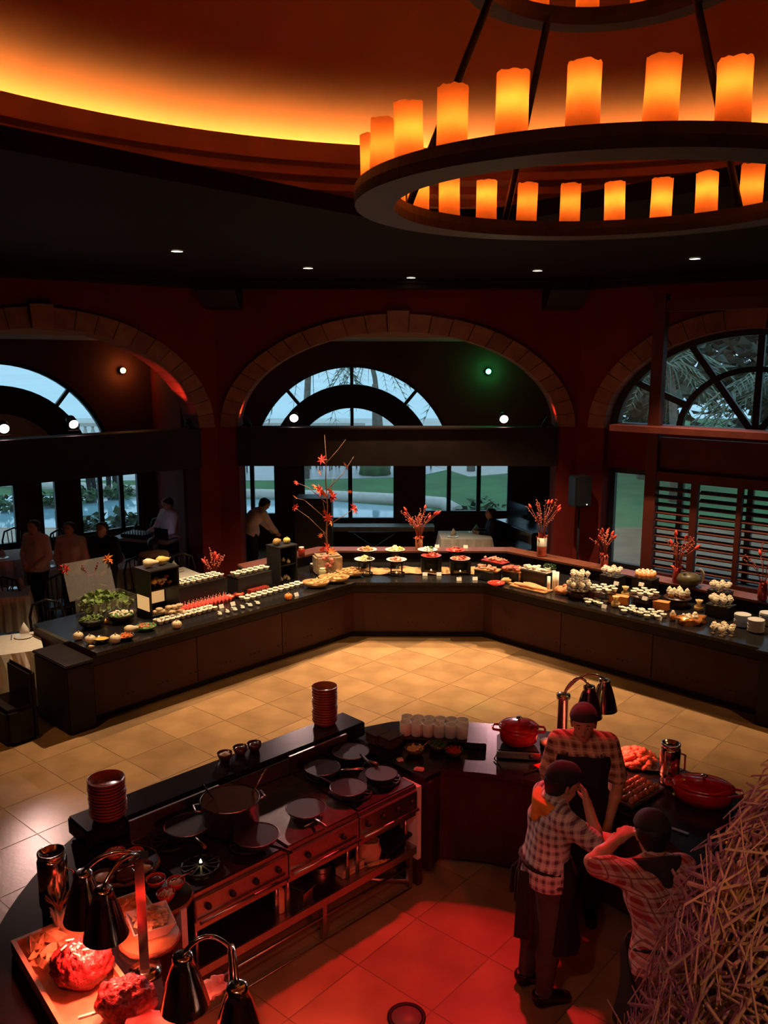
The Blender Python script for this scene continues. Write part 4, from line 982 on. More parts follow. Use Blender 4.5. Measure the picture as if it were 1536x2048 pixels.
m_flame = mat('tealight_flame', (1, .8, .4), .5, emit=(1, .6, .2), estr=10)
def plate_stand(u, v, zp, label, food, kind, seed, pm=m_white, sz=.16):
    """stand on the worktop at (u,v); the plate thing stands on it"""
    p = at(u, v, ZT + .02)
    t = thing('plate_stand', 'black ' + kind + ' stand under the ' + label.split(' on ')[0].split(' at ')[0], 'display stand', p); h = zp - p.z
    if kind == 'ring':
        MB().lathe([(.115, h - .02), (.125, h - .02), (.125, h), (.115, h), (.115, h - .02)], 28).obj('ring', m_iron, t)
        for a_ in (45, 135, 225, 315): MB().box((.118 * math.cos(R(a_)), .118 * math.sin(R(a_)), h / 2 - .01), (.018, .018, h - .02)).obj('leg', m_iron, t)
        MB().lathe([(.124, 0), (.13, 0), (.13, .012), (.11, .012), (.11, 0), (.124, 0)], 28).obj('foot_ring', m_iron, t)
    else:
        for x in (-.13, .13): MB().box((x, 0, h / 2), (.05, .24, h)).obj('side', m_blackmat, t)
        MB().box((0, .1, h / 2), (.22, .03, h)).obj('back', m_blackmat, t); MB().box((0, 0, h - .01), (.31, .25, .02)).obj('top', m_blackmat, t)
    tl = thing('tealight', 'lit tealight under the ' + label.split(' on ')[0].split(' at ')[0], 'candle', p + Vector((0, -.03, .001)))
    MB().lathe([(.022, 0), (.024, .02), (.021, .02), (.02, .012), (0, .012)], 12).obj('cup', m_cream, tl); MB().lathe([(0, .014), (.006, .02), (.004, .034), (0, .04)], 8).obj('flame', m_flame, tl)
    return dish(p.x, p.y, zp + .001, label, food, seed, pm, sz)
def dish(x, y, z, label, food, seed, pm=m_white, sz=.16, flat=True):
    pt = thing('serving_plate', label, 'plate', (x, y, z))
    MB().lathe([(sz * .55, 0), (sz * .6, .003), (sz * .95, .016), (sz, .02), (sz * .93, .02), (sz * .6, .008), (0, .007)], 32).obj('plate', pm, pt)
    for k, (m_, rr, hh, ofx) in enumerate(food):
        f = heap(pt, m_, sz * rr, hh, .014, 22, seed + k, sz * .13, 'food', flat); f.location = (ofx * sz, 0, 0)
    return pt
m_ham = mat('ham', (.72, .28, .20), .5, var=.25, scale=25); m_salami = mat('salami', (.48, .08, .06), .5, var=.35, scale=30); m_cheese = mat('cheese', (.86, .74, .42), .5, var=.1); m_meat = mat('cured_meat', (.38, .09, .06), .5, var=.3, scale=20)
m_redpl = mat('red_plate', (.55, .06, .05), .25, coat=.3)
yb_ = 13.15
def back_plate(u, v, label, food, seed, pm=m_white):
    z = zv(v, yb_); x = ray(u, v).x / ray(u, v).y * yb_; t = thing('plate_riser', 'low black riser under the ' + label.split(' on ')[0].split(' at ')[0], 'display stand', (x, yb_, ZT)); h = z - ZT
    MB().lathe([(.11, 0), (.11, .01), (.06, .02), (.06, h - .012), (.12, h - .01), (.12, h)], 24).obj('pedestal', m_iron, t); MB().lathe([(.122, h - .012), (.126, h - .006), (.122, h)], 24, cap=False).obj('rim', m_iron, t)
    return dish(x, yb_, z + .001, label, food, seed, pm)
back_plate(734, 1101, 'white plate of bread and rolled ham at the back of the counter', [(m_bread, .5, .06, .1), (m_ham, .4, .04, -.4)], 1)
back_plate(790, 1101, 'white plate of pale cheese wedges and grapes at the back of the counter', [(m_cheese, .6, .07, 0), (mat('green_grape', (.45, .55, .12), .3), .35, .05, .45)], 2)
back_plate(855, 1101, 'white plate of white cheese with herbs at the back of the counter', [(m_white, .45, .05, 0), (m_greenf, .25, .05, .3)], 3)
back_plate(911, 1102, 'red plate of sliced salami at the back of the counter', [(m_salami, .65, .05, 0)], 4, m_redpl)
def stand4(u, v, vp, label, food, kind, seed, pm=m_white):
    y = at(u, v, ZT + .02).y; return plate_stand(u, v, zv(vp, y), label, food, kind, seed, pm)
stand4(729, 1147, 1120, 'white plate of cheese shards and olives on a ring of four legs', [(m_cheese, .5, .06, 0), (mat('olive', (.06, .06, .03), .3), .3, .03, .5)], 'ring', 5)
stand4(793, 1147, 1121, 'white plate of rolled pink ham on a ring of four legs', [(m_ham, .65, .05, 0)], 'ring', 6)
stand4(862, 1142, 1113, 'red plate of sliced salami on a black box', [(m_salami, .6, .05, .15)], 'box', 7, m_redpl)
stand4(920, 1144, 1119, 'pinkish plate of cured meat on a low black box', [(m_ham, .6, .03, -.2), (m_salami, .4, .05, .2)], 'box', 8, mat('pink_plate', (.65, .30, .25), .3))
for i, (u, v) in enumerate(((850, 1151), (878, 1151), (918, 1161), (950, 1160))): card(u, v, ('white card before the black box of salami, left of the pair', 'white card before the black box of salami, right of the pair', 'white card at the front edge before the cured meat', 'white card at the front edge at the end of the burlap')[i])
for i, (u, v) in enumerate(((874, 1095), (931, 1096))): card(u, v, ('white card on the back shelf by the white cheese', 'white card on the back shelf by the salami')[i], 1.091)
flowers(838, 1098, 'orange vase of dried red grasses behind the cold cuts', z=1.092, vr=.06, vh=.20, mv=mat('orange_vase', (.65, .22, .10), .6, var=.3), hs=.46, seed=11, nst=20, spread=.36)

# ------------------------------------------------------------------ right run: carving boards then desserts
riser('black block riser under the fanned meats', 975, 1158, .34, .22, .14); riser('black block riser under the dark roast', 1028, 1160, .26, .22, .14); rq, pq, zq = riser('long black riser under the white fish platter', 1074, 1167, .42, .24, .20)
def platter(p, rz, w_, dp_, label, m_, bits, seed, name='serving_board', cat='board', size=.03):
    t = thing(name, label, cat, p, rz); MB().box((0, 0, .009), (w_, dp_, .018), bev=.006).obj('board', m_, t)
    mb = MB(); rd = random.Random(seed)
    for i in range(24): M = Matrix.Translation((rd.uniform(-.42, .42) * w_, rd.uniform(-.38, .38) * dp_, .026 + rd.uniform(0, .03))) @ Euler((rd.uniform(-.4, .4), rd.uniform(-.4, .4), rd.uniform(0, 3))).to_matrix().to_4x4(); mb.ball((0, 0, 0), (size * 1.2, size * .8, size * .5), 5, M=M, jit=.3, seed=i)
    mb.obj('food', bits, t); return t
q = at(975, 1158, ZT); platter(q + Vector((0, 0, .142)), -.5, .38, .2, 'wooden board of fanned pink meats on a black block', m_wood, m_ham, 1)
rk_, pk_, zk_ = riser('black block riser behind the fanned meats', 990, 1142, .38, .2, .15); platter(on_thing(pk_, zk_, 0, 0, .152), zk_, .42, .20, 'long plate of sliced sausage on a black block behind the fanned meats', m_redpl, m_ham, 2)
q = at(1028, 1160, ZT); platter(q + Vector((0, 0, .142)), -.6, .30, .22, 'wooden board with dark roast meat', m_wood, m_meat, 3, size=.05)
platter(on_thing(pq, zq, 0, 0, .202), zq, .46, .2, 'long white platter of white fish with dark greens', m_white, m_cream2, 4, size=.035)
t = thing('herb_bunch', 'dark green herb bunch on the end of the white fish platter', 'herbs', on_thing(pq, zq, .17, .05, .222)); mb = MB(); leaf_cloud(mb, (0, 0, .05), .12, .08, .06, 120, .04, 9); mb.obj('leaves', mat('dark_herb', (.03, .07, .025), .6, var=.4), t); MB().tube([(0, 0, .0), (.06, .02, .05)], .006, 5).obj('stem', m_greenf, t)
bowl(992, 1170, .13, .04, 'red plate of tomatoes at the bend of the worktop', m_redpl, None, bits=mat('tomato', (.75, .08, .03), .25, coat=.5))
pb = thing('bread_board', 'long wooden paddle board with orange cloth and bread at the worktop edge', 'board', at(1062, 1177, ZT), d1 and math.atan2(d1.y, d1.x))
MB().box((0, 0, .01), (.62, .24, .02), bev=.006).obj('board', m_wood, pb); MB().box((-.40, 0, .01), (.2, .06, .02), bev=.006).obj('handle', m_wood, pb)
mb = MB(); mb.ball((.0, .0, .035), (.26, .1, .035), 8, jit=.5, seed=4); mb.obj('cloth', mat('orange_cloth', (.80, .30, .14), .8, var=.25, scale=10), pb)
for i, (u, v) in enumerate(((1012, 1166), (1026, 1160), (1041, 1163))):
    t = thing('bread_stick_bundle', ('crusty bread roll beside the tomatoes', 'crusty bread roll beside the wicker knot', 'pale wicker knot of bread sticks beside the black riser')[i], 'bread', at(u, v, ZT), .5 * i); mb = MB()
    if i < 2: mb.ball((0, 0, .04), (.075, .045, .04), 7, jit=.25, seed=i); mb.obj('crust', m_bread, t); MB().box((0, 0, .078), (.09, .008, .008)).obj('score', m_cream2, t)
    else:
        for k in range(7): mb.tube([(-.05 + k * .015, 0, .005), (-.06 + k * .02, .0, .12), (-.02 + k * .006, .02, .22)], .009, 6)
        mb.obj('sticks', mat('bread_stick', (.78, .58, .30), .6), t); MB().lathe([(.045, .10), (.05, .11), (.045, .12)], 12, cap=False).obj('tie', m_wood, t)
def pillar_candle(u, v, h, label, r_=.024):
    t = thing('pillar_candle', label, 'candle', at(u, v, ZT)); MB().lathe([(r_, 0), (r_, h), (r_ * .8, h - .006), (0, h - .008)], 14).obj('wax', m_cream, t); MB().lathe([(r_ * 1.02, .0), (r_ * 1.02, h * .45), (r_ * .99, h * .46)], 14, cap=False).obj('label_band', mat('candle_band', (.75, .55, .35), .6), t); MB().tube([(0, 0, h - .01), (0, 0, h + .014)], .002, 5).obj('wick', m_blackmat, t)
pillar_candle(1097, 1180, .20, 'short white pillar candle beside the paddle board'); pillar_candle(1107, 1179, .28, 'tallest white pillar candle beside the orange bread cloth'); pillar_candle(1114, 1176, .24, 'medium white pillar candle behind the tallest one')
flowers(1083, 1112, 'tall white and red vase of berry branches on the back shelf', z=1.092, vr=.075, vh=.30, mv=mat('red_glass_vase', (.62, .12, .07), .3, var=.3), hs=.62, seed=21, nst=14, spread=.30, mtop=m_cream)
bx = thing('orange_gift_box', 'folded orange cloth bundle beside the pillar candles', 'cloth', at(1126, 1188, ZT), -.5); mb = MB(); mb.ball((0, 0, .05), (.15, .09, .06), 8, jit=.6, seed=8); mb.obj('cloth', mat('orange_cloth', (.80, .30, .14), .8, var=.25, scale=10), bx); MB().ball((.02, 0, .12), (.03, .02, .03), 5, jit=.5).obj('knot', mat('orange_cloth', (.8, .3, .14)), bx)
cake_m = mat('dark_wood_stand', (.05, .02, .015), .35)
def round_stand(u, v, r_, h, label, legs=False, z=ZT):
    p = at(u, v, z); t = thing('cake_stand', label, 'display stand', p)
    MB().lathe([(r_, h - .018), (r_ * 1.02, h - .010), (r_, h), (0, h)], 28).obj('disc', cake_m, t)
    if legs:
        for a_ in (30, 150, 270): MB().tube([(r_ * .8 * math.cos(R(a_)), r_ * .8 * math.sin(R(a_)), 0), (r_ * .8 * math.cos(R(a_)), r_ * .8 * math.sin(R(a_)), h - .01)], .010, 6).obj('leg', cake_m, t)
    else: MB().lathe([(r_ * .75, 0), (r_ * .75, h - .015)], 24).obj('drum', cake_m, t)
    return p + Vector((0, 0, h + .001))
g_cream = lambda: glass_proto(m_cream2)
q = round_stand(1157, 1196, .17, .14, 'round black drum stand under the tiered dessert glasses')
cluster('dglass', g_cream, q, .15, 10, 'cream dessert glass on the lower tier of the tall stand', 'dessert glasses on the lower tier')
q_ = thing('glass_tier', 'small round tier plate standing among the dessert glasses', 'display stand', q + Vector((0, 0, 0))); MB().lathe([(.03, 0), (.03, .005), (.008, .01), (.008, .125), (.13, .13), (.13, .136)], 24).obj('plate', m_acr, q_); MB().lathe([(.131, .13), (.134, .133), (.131, .136)], 24, cap=False).obj('rim', m_steel, q_)
cluster('dglass', g_cream, q + Vector((0, 0, .137)), .12, 8, 'cream dessert glass on the upper tier of the tall stand', 'dessert glasses on the upper tier')
card(1138, 1183, 'white card leaning at the tiered dessert glasses', ZT + .10)
q = round_stand(1206, 1202, .17, .15, 'round black three legged stand with scalloped cups', True); cluster('cup_plain', lambda: cup_proto('plain'), q, .16, 10, 'white scalloped dessert cup on the three legged stand', 'dessert cups on the three legged stand', scale=1.08)
cluster('cup_plain', lambda: cup_proto('plain'), at(1190, 1207, ZT), .145, 8, 'white scalloped dessert cup before the three legged stand', 'dessert cups before the three legged stand', scale=1.08); card(1209, 1216, 'white card before the three legged stand')
rr_, pr_, zr_ = riser('square black riser under the glass cups beside the red vase', 1224, 1182, .28, .24, .24); cluster('dglass', g_cream, on_thing(pr_, zr_, -.02, 0, .242), .13, 9, 'cream dessert glass on the square black riser', 'dessert glasses on the square riser'); card(1233, 1170, 'white card on the square black riser', ZT + .165)
flowers(1208, 1136, 'red vase of berry twigs behind the dessert glasses', z=1.092, vr=.055, vh=.2, mv=mat('red_glass_vase', (.62, .12, .07), .3), hs=.42, seed=31, nst=14, spread=.34)
for i, (u, v, w_) in enumerate(((1183, 1195, .2), (1238, 1207, .26), (1322, 1219, .2))):
    t = thing('orange_box', ('orange paper box behind the front dessert cups', 'orange paper box beside the three legged stand', 'orange paper box behind the front white cups')[i], 'box', at(u, v, ZT), wing_angle(3) + .2); MB().box((0, 0, .055), (w_, .11, .11), bev=.006).obj('body', mat('orange_paper', (.78, .28, .08), .6, var=.2), t); MB().box((0, 0, .112), (w_ + .01, .12, .008)).obj('lid', mat('orange_paper', (.78, .28, .08), .6), t)
for i, (u, v) in enumerate(((1250, 1194), (1231, 1214), (1397, 1222))):
    t = thing('organza_pouch', ('gold organza pouch standing behind the orange box', 'small amber organza pouch in front of the orange box', 'amber organza pouch beside the white candle')[i], 'pouch', at(u, v, ZT)); MB().lathe([(.03, 0), (.06, .02), (.06, .06), (.018, .10), (.05, .15)], 14, wob=lambda a_, z: 1 + .12 * math.sin(6 * a_)).obj('bag', mat('organza', (.75, .48, .20), .3, var=.3, scale=20), t); MB().lathe([(.021, .097), (.023, .10), (.021, .103)], 12, cap=False).obj('ribbon', m_cream, t)
q = round_stand(1288, 1210, .20, .15, 'wide black drum stand under the yellow and white cups'); cluster('cup_plain', None, q + Vector((0, 0, 0)), .16, 10, 'pale yellow dessert cup on the wide drum stand', 'dessert cups on the wide drum stand', scale=1.08); card(1290, 1200, 'white card on the wide drum stand', ZT + .13)
rr_, pr_, zr_ = riser('tall black riser behind the wide drum stand', 1289, 1190, .30, .22, .26); cluster('jelly', jelly_proto, on_thing(pr_, zr_, 0, 0, .262), .13, 18, 'orange jelly glass on the tall riser', 'orange jelly glasses', scale=1.15); card(1283, 1172, 'white card before the orange jelly glasses', ZT + .2)
cluster('cup_plain', None, at(1262, 1224, ZT), .145, 8, 'yellow dessert cup at the front of the worktop by the amber pouch', 'yellow cups at the worktop front', scale=1.08); cluster('cup_plain', None, at(1303, 1232, ZT), .16, 10, 'white dessert cup at the front of the worktop by its card', 'white cups at the worktop front', scale=1.08); card(1319, 1240, 'white card before the front white cups')
q = round_stand(1354, 1212, .18, .13, 'round black drum stand under the tall cupcakes')
def cupcake_proto():
    t = thing('cupcake', 'x', 'cupcake'); MB().lathe([(.026, 0), (.036, .04), (0, .042)], 14, wob=lambda a_, z: 1 + .03 * math.sin(14 * a_)).obj('case', mat('cupcake_case', (.45, .22, .10), .7), t); MB().lathe([(.036, .04), (.038, .055), (.026, .07), (.028, .08), (.014, .095), (0, .11)], 14).obj('frosting', m_cream2, t); return t
cluster('cupcake', cupcake_proto, q, .13, 8, 'frosted cupcake on the round drum stand', 'cupcakes on the drum stand', scale=1.15)
sq = thing('striped_squash', 'large dark squash with a pale crescent stripe beside the red vase', 'squash', at(1377, 1172, 1.092), .4); MB().lathe([(0, 0), (.12, .02), (.17, .09), (.14, .16), (.05, .19), (0, .185)], 28, wob=lambda a_, z: 1 - .05 * abs(math.sin(4 * a_))).obj('body', mat('dark_squash', (.09, .07, .03), .4), sq); MB().tube([(.10 + .09 * math.cos(R(a_)), -.06, .13 + .12 * math.sin(R(a_))) for a_ in range(-60, 100, 16)], [.006, .014, .02, .024, .026, .024, .02, .014, .008, .004], 8).obj('pale_stripe', m_cream, sq)
flowers(1353, 1165, 'red vase with bow and dry twigs behind the cupcakes', z=1.092, vr=.06, vh=.22, mv=m_redbowl, hs=.50, seed=41, nst=16, spread=.28)
t = thing('glass_candle', 'white votive candle in an amber glass at the worktop front', 'candle', at(1345, 1241, ZT)); MB().lathe([(.035, 0), (.04, .09), (.035, .09), (.033, .01), (0, .01)], 16).obj('glass', mat('amber_glass', (.55, .22, .06), .1, coat=.5), t); MB().lathe([(.03, .012), (.03, .10), (.012, .135), (0, .14)], 12).obj('candle', m_cream, t)
t = thing('foil_basket', 'orange foil wrapped sweets basket beside the votive candle', 'basket', at(1382, 1246, ZT), .3); MB().ball((0, 0, .05), (.20, .13, .055), 8, jit=.7, seed=3).obj('foil', mat('orange_foil', (.80, .30, .10), .25, .4, var=.35, scale=15), t); mb = MB()
for i in range(14): mb.ball((RNG.uniform(-.12, .12), RNG.uniform(-.08, .08), .085 + RNG.uniform(0, .03)), .022, 5, jit=.3)
mb.obj('sweets', m_cream2, t)
rr_, pr_, zr_ = riser('black riser under the dessert glasses next to the plate stacks', 1440, 1232, .30, .24, .16); cluster('dglass', g_cream, on_thing(pr_, zr_, 0, 0, .162), .13, 10, 'cream dessert glass on the riser next to the plates', 'dessert glasses next to the plates')
rr_, pr_, zr_ = riser('taller black riser behind the dessert glasses', 1438, 1218, .28, .16, .26); cluster('dglass', g_cream, on_thing(pr_, zr_, 0, 0, .262), .12, 9, 'cream dessert glass on the taller back riser', 'dessert glasses on the taller riser')
cluster('dglass', g_cream, at(1445, 1266, ZT), .13, 9, 'cream dessert glass at the front of the worktop by the plates', 'dessert glasses at the worktop front')
def plate_stack(p, n, r_, label, m_, th=.012, name='plate', group=None, cat='plate', sub=None):
    pm = MB().lathe([(r_ * .55, 0), (r_ * .62, .002), (r_, th * 1.1), (r_ * .97, th * 1.25), (r_ * .6, .006), (0, .005)], 28).mesh('plate', m_)
    for i in range(n):
        o = link(name, pm, None, Vector(p) + Vector((RNG.uniform(-.003, .003), RNG.uniform(-.003, .003), i * th)), RNG.uniform(0, 6)); tag(o, label, cat, group)
plate_stack(at(1484, 1252, ZT), 11, .10, 'white dessert plate in the stack next to the dessert glasses', m_white, .014, group='stack of plates by the glasses'); plate_stack(at(1511, 1263, ZT), 11, .10, 'white dessert plate in the stack at the worktop corner', m_white, .014, group='stack of plates at the corner'); plate_stack(at(1534, 1249, ZT), 11, .10, 'white dessert plate in the stack behind the corner stack', m_white, .014, group='stack of plates behind the corner')
flowers(1524, 1200, 'dark red vase with a single lily bud behind the plate stacks', z=1.092, vr=.06, vh=.22, mv=m_redbowl, hs=.55, seed=51, nst=9, spread=.3)
# ================================================================== kitchen island: ring counter with a straight cooking line
IC = Vector((.40, 4.70)); RO, RI = 2.68, 1.72
EA = R(44); E1 = Vector((math.cos(EA), math.sin(EA))); E2 = Vector((math.sin(EA), -math.cos(EA))); K0 = Vector((-2.08, 5.38))
def kp(a_, b_, z=0): q = K0 + E1 * a_ + E2 * b_; return Vector((q.x, q.y, z))
MK = Matrix(((E1.x, -E2.x, 0, K0.x), (E1.y, -E2.y, 0, K0.y), (0, 0, 1, 0), (0, 0, 0, 1)))   # local x along the line, y towards the ledge back (right handed)
m_islfront = mat('island_dark_front', (.05, .014, .010), .5, var=.2)
ZI = .902
def ring_poly(a0, a1, ri, ro, n=22): return arc(IC, ro, a0, a1, n) + arc(IC, ri, a1, a0, n)
def counter(label, poly_top, poly_body):
    o = sum((Vector(p) for p in poly_top), Vector((0, 0))) / len(poly_top); sh = Matrix.Translation((-o.x, -o.y, 0))
    t = thing('kitchen_counter', label, 'counter', (o.x, o.y, 0)); MB().prism(poly_body, .08, .86, sh).obj('body', m_islfront, t); MB().prism(poly_top, .86, .90, sh).obj('worktop', m_black, t)
    return t
sl_a, sl_b = kp(.16, .0), kp(.16, 1.04)
left_top = [(sl_a.x, sl_a.y)] + arc(IC, RO, 163, 262, 26) + arc(IC, RI, 262, 184, 20) + [(sl_b.x, sl_b.y)]
left_body = [(sl_a.x + .02, sl_a.y - .06)] + arc(IC, RO - .07, 163, 262, 26) + arc(IC, RI + .06, 262, 184, 20) + [(sl_b.x - .05, sl_b.y)]
counter('black topped curved kitchen counter under the carved meats', left_top, left_body)
sr_a, sr_b = kp(2.36, -.12), kp(2.36, 1.02)
right_top = [(sr_b.x, sr_b.y)] + arc(IC, RI, 88, -40, 30) + arc(IC, RO, -40, 97, 34) + [(sr_a.x, sr_a.y)]
right_body = [(sr_b.x + .04, sr_b.y)] + arc(IC, RI + .06, 88, -40, 30) + arc(IC, RO - .07, -40, 97, 34) + [(sr_a.x + .04, sr_a.y)]
counter('black topped curved kitchen counter under the red casseroles', right_top, right_body)
# raised pass ledge
lg = thing('pass_ledge', 'long raised black pass ledge behind the stoves', 'counter'); 
MB().box((1.24, .0, .985), (2.56, .30, .13), M=MK, bev=.012).obj('ledge', m_black, lg); MB().box((1.24, .02, .46), (2.40, .18, .92), M=MK).obj('support', m_islfront, lg)
# white end panels
for i, (x, y0, z0, z1) in enumerate(((2.29, -.98, .22, .86), (.10, -1.10, .30, .92))):
    t = thing('upright_board', ('white tiled end panel beside the right stove', 'white upright end panel at the left end of the low shelf')[i], 'board')
    MB().box((x, y0 + .05, (z0 + z1) / 2), (.04, .20, z1 - z0), M=MK).obj('board', m_white, t); MB().box((x, y0 + .05, .12), (.05, .22, .22), M=MK).obj('base', m_islfront, t)
# steel stand under the stoves
st = thing('steel_stand', 'low stainless steel stand with shelf and rails under the stoves', 'stand')
MB().box((1.22, -.58, .335), (2.10, .88, .03), M=MK, bev=.004).obj('shelf', m_steel, st); MB().box((1.22, -1.015, .318), (2.10, .02, .06), M=MK).obj('front_lip', m_steel, st)
for x in (.22, 1.32, 2.22):
    for y in (-.99, -.2): MB().box((x, y, .16), (.038, .038, .32), M=MK).obj('leg', m_steel, st)
pts = [MK @ Vector((.20, -1.0, .19)), MK @ Vector((2.24, -1.0, .19))]; MB().tube(pts, .011, 8).obj('front_rail', m_steel, st); MB().tube([MK @ Vector((.2, -1.03, .02)), MK @ Vector((2.2, -1.03, .02))], .006, 6).obj('floor_rail', m_steel, st)
MB().tube([MK @ Vector((2.22, -.99, .05)), MK @ Vector((1.7, -.4, .05))], .02, 6).obj('cross_rail', m_steel, st)
# cooking units
def unit(x0, x1, label, kind):
    w_ = x1 - x0; cx = (x0 + x1) / 2; p = kp(cx, .62); t = thing('stove', label, 'stove', p, EA)
    top = .885
    MB().box((0, .02, (top + .62) / 2), (w_ - .01, .84, top - .62)).obj('body', m_steel, t)
    MB().box((0, -.405, .765), (w_ - .012, .03, .17), bev=.006).obj('control_panel', m_steel, t)
    MB().tube([(-w_ / 2 + .02, -.445, .70), (w_ / 2 - .02, -.445, .70)], .012, 8).obj('hand_rail', m_steel, t)
    for x in (-w_ / 2 + .05, w_ / 2 - .05):
        for y in (-.33, .36): MB().lathe([(.018, .35), (.018, .62)], 8, c=(x, y, 0)).obj('foot', m_steel, t)
    MB().box((0, .425, .96), (w_ - .008, .02, .16 if kind != 'griddle' else .13)).obj('back_guard', m_steel, t)
    if kind == 'griddle':
        MB().box((0, .0, top + .008), (w_ - .02, .80, .016)).obj('griddle_plate', m_dsteel, t)
        MB().tube([(-.1, -.30, top + .025), (.05, -.30, top + .025)], .007, 6).obj('scraper', m_pan, t)
    else:
        MB().box((0, .0, top + .006), (w_ - .03, .78, .012)).obj('hob', m_castiron, t)
        for gx in (-w_ / 4, w_ / 4):
            for gy in (-.2, .2):
                mb = MB()
                for q in range(6): a_ = PI * q / 6; mb.box((gx, gy, top + .028), (.26, .012, .018), rz=a_)
                mb.lathe([(.115, 0), (.13, 0), (.13, .014), (.115, .014), (.115, 0)], 24, c=(gx, gy, top + .02)); mb.obj('grate', m_castiron, t)
    kn = MB().lathe([(.022, 0), (.02, .018), (.012, .03), (0, .03)], 12, frame((0, 0, 0), (0, -1, 0)))
    me = kn.mesh('knob', m_castiron)
    for q in range(4 if kind != 'griddle' else 2): link('knob', me, t, (-w_ / 2 + w_ * (q + .5) / (4 if kind != 'griddle' else 2), -.42, .775))
    return t
sv_ = unit(.24, .98, 'black gas range beside the carving counter', 'hob'); MB().lathe([(0, 0), (.010, .006), (.006, .02), (0, .032)], 8, c=(-.185, -.2, .93)).obj('pilot_flame', mat('pilot_flame', (1, .8, .3), .5, emit=(1, .75, .3), estr=12), sv_); unit(.98, 1.64, 'grey flat steel griddle between the two gas ranges', 'griddle'); unit(1.64, 2.26, 'black gas range loaded with four frying pans', 'hob')
# pans
def pan(p, r_, rz, label, mo=m_pan, mi=m_nonstick, mh=None):
    t = thing('frying_pan', label, 'pan', p, rz)
    MB().lathe([(r_ * .74, 0), (r_ * .80, .006), (r_, .056), (r_ * 1.035, .060), (r_ * 1.0, .063)], 32, cap=False).obj('body', mo, t)
    MB().lathe([(r_ * .985, .060), (r_ * .78, .010), (0, .009)], 32).obj('inside', mi, t); MB().lathe([(0, .0), (r_ * .75, .0)], 32).obj('base', mo, t)
    MB().tube([(r_ * .97, 0, .04), (r_ + .06, 0, .055), (r_ + .2, 0, .075)], [.012, .010, .013], 8).obj('handle', mh or mo, t)
zg = .885 + .040; zgr = .885 + .018
def pz(u, v, z): return at(u, v, z)
pan(pz(375, 1665, zg), .155, 0 + EA + 1.6 + 2.9, 'large pan on the back burner by the stock pot')
pan(pz(513, 1685, zg), .155, R(-42), 'large pan with a black handle on the front burner', mh=m_castiron)
pan(pz(612, 1630, zgr), .145, R(-60), 'pale rimmed pan on the flat griddle')
pan(pz(645, 1548, zg), .14, R(-10), 'dark pan on the back burner of the loaded range', mh=m_chrome)
pan(pz(702, 1515, zg), .15, R(-50), 'large shiny pan at the back of the loaded range', mh=m_chrome)
pan(pz(697, 1588, zg), .14, R(150), 'dark pan on the front burner of the loaded range', mh=m_castiron)
pan(pz(762, 1560, zg), .13, R(120), 'black pan on the far front burner of the loaded range', m_nonstick)
# stock pot
p = pz(462, 1650, zg); t = thing('stock_pot', 'big aluminium stock pot with two spoons on the range', 'pot', p)
MB().lathe([(.185, 0), (.20, .012), (.205, .20), (.212, .205), (.205, .21)], 36, cap=False).obj('body', m_pan, t); MB().lathe([(.198, .205), (.195, .12), (0, .12)], 36).obj('sauce', mat('brown_sauce', (.10, .05, .025), .15), t); MB().lathe([(0, .001), (.186, .001)], 30).obj('base', m_pan, t)
for a_ in (200, 30):
    c_, s_ = math.cos(R(a_)), math.sin(R(a_)); tx, ty = -s_, c_
    MB().tube([(c_ * .2 + tx * .05, s_ * .2 + ty * .05, .17), (c_ * .25 + tx * .045, s_ * .25 + ty * .045, .175), (c_ * .25 - tx * .045, s_ * .25 - ty * .045, .175), (c_ * .2 - tx * .05, s_ * .2 - ty * .05, .17)], .008, 6).obj('handle', m_pan, t)
for nm, a_, b_, m_, lab in (('ladle', (.10, .06, .13), (.24, .13, .36), m_chrome, 'shiny steel ladle leaning in the stock pot'), ('spoon', (-.05, -.02, .13), (-.20, .04, .29), m_castiron, 'black spoon leaning in the stock pot')):
    q = thing(nm, lab, 'utensil', p); MB().tube([a_, b_], [.008, .007], 8).obj('handle', m_, q); MB().ball(a_, (.035, .035, .022), 6).obj('bowl', m_, q)
# terracotta bowl stacks on the ledge
m_terra = mat('terracotta_glaze', (.34, .075, .03), .22, var=.15, coat=.6)
def bowl_stack(p, n, r_, step, label, group):
    b_ = MB().lathe([(r_ * .72, 0), (r_ * .80, .004), (r_ * .97, .030), (r_, .038), (r_ * .96, .038), (r_ * .74, .010), (0, .008)], 32).mesh('terracotta_bowl', m_terra)
    for i in range(n):
        o = link('terracotta_bowl', b_, None, Vector(p) + Vector((RNG.uniform(-.003, .003), RNG.uniform(-.003, .003), i * step)), 0); tag(o, label, 'bowl', group)
zl = 1.052
bowl_stack(at(217, 1632, zl), 12, .128, .0225, 'glossy terracotta bowl in the stack near the end of the pass ledge', 'terracotta stack near the ledge end')
bowl_stack(at(650, 1446, zl), 14, .112, .0235, 'glossy terracotta bowl in the stack by the far end of the pass ledge', 'terracotta stack at the far ledge end')
m_dcup = mat('dark_ramekin', (.05, .015, .012), .25, coat=.4)
for i, (u, v) in enumerate(((450, 1520), (481, 1508), (509, 1500))):
    bowl(0, 0, .062, .062, ('dark ramekin of pale dip with a spoon on the pass ledge', 'dark ramekin between two others on the pass ledge', 'dark ramekin with a red rim farthest along the pass ledge')[i], m_dcup, (mat('pale_dip', (.55, .38, .25), .5), mat('dark_sauce', (.10, .03, .02), .2), mat('dark_sauce', (.10, .03, .02), .2))[i], name='ramekin', p=at(u, v, zl))
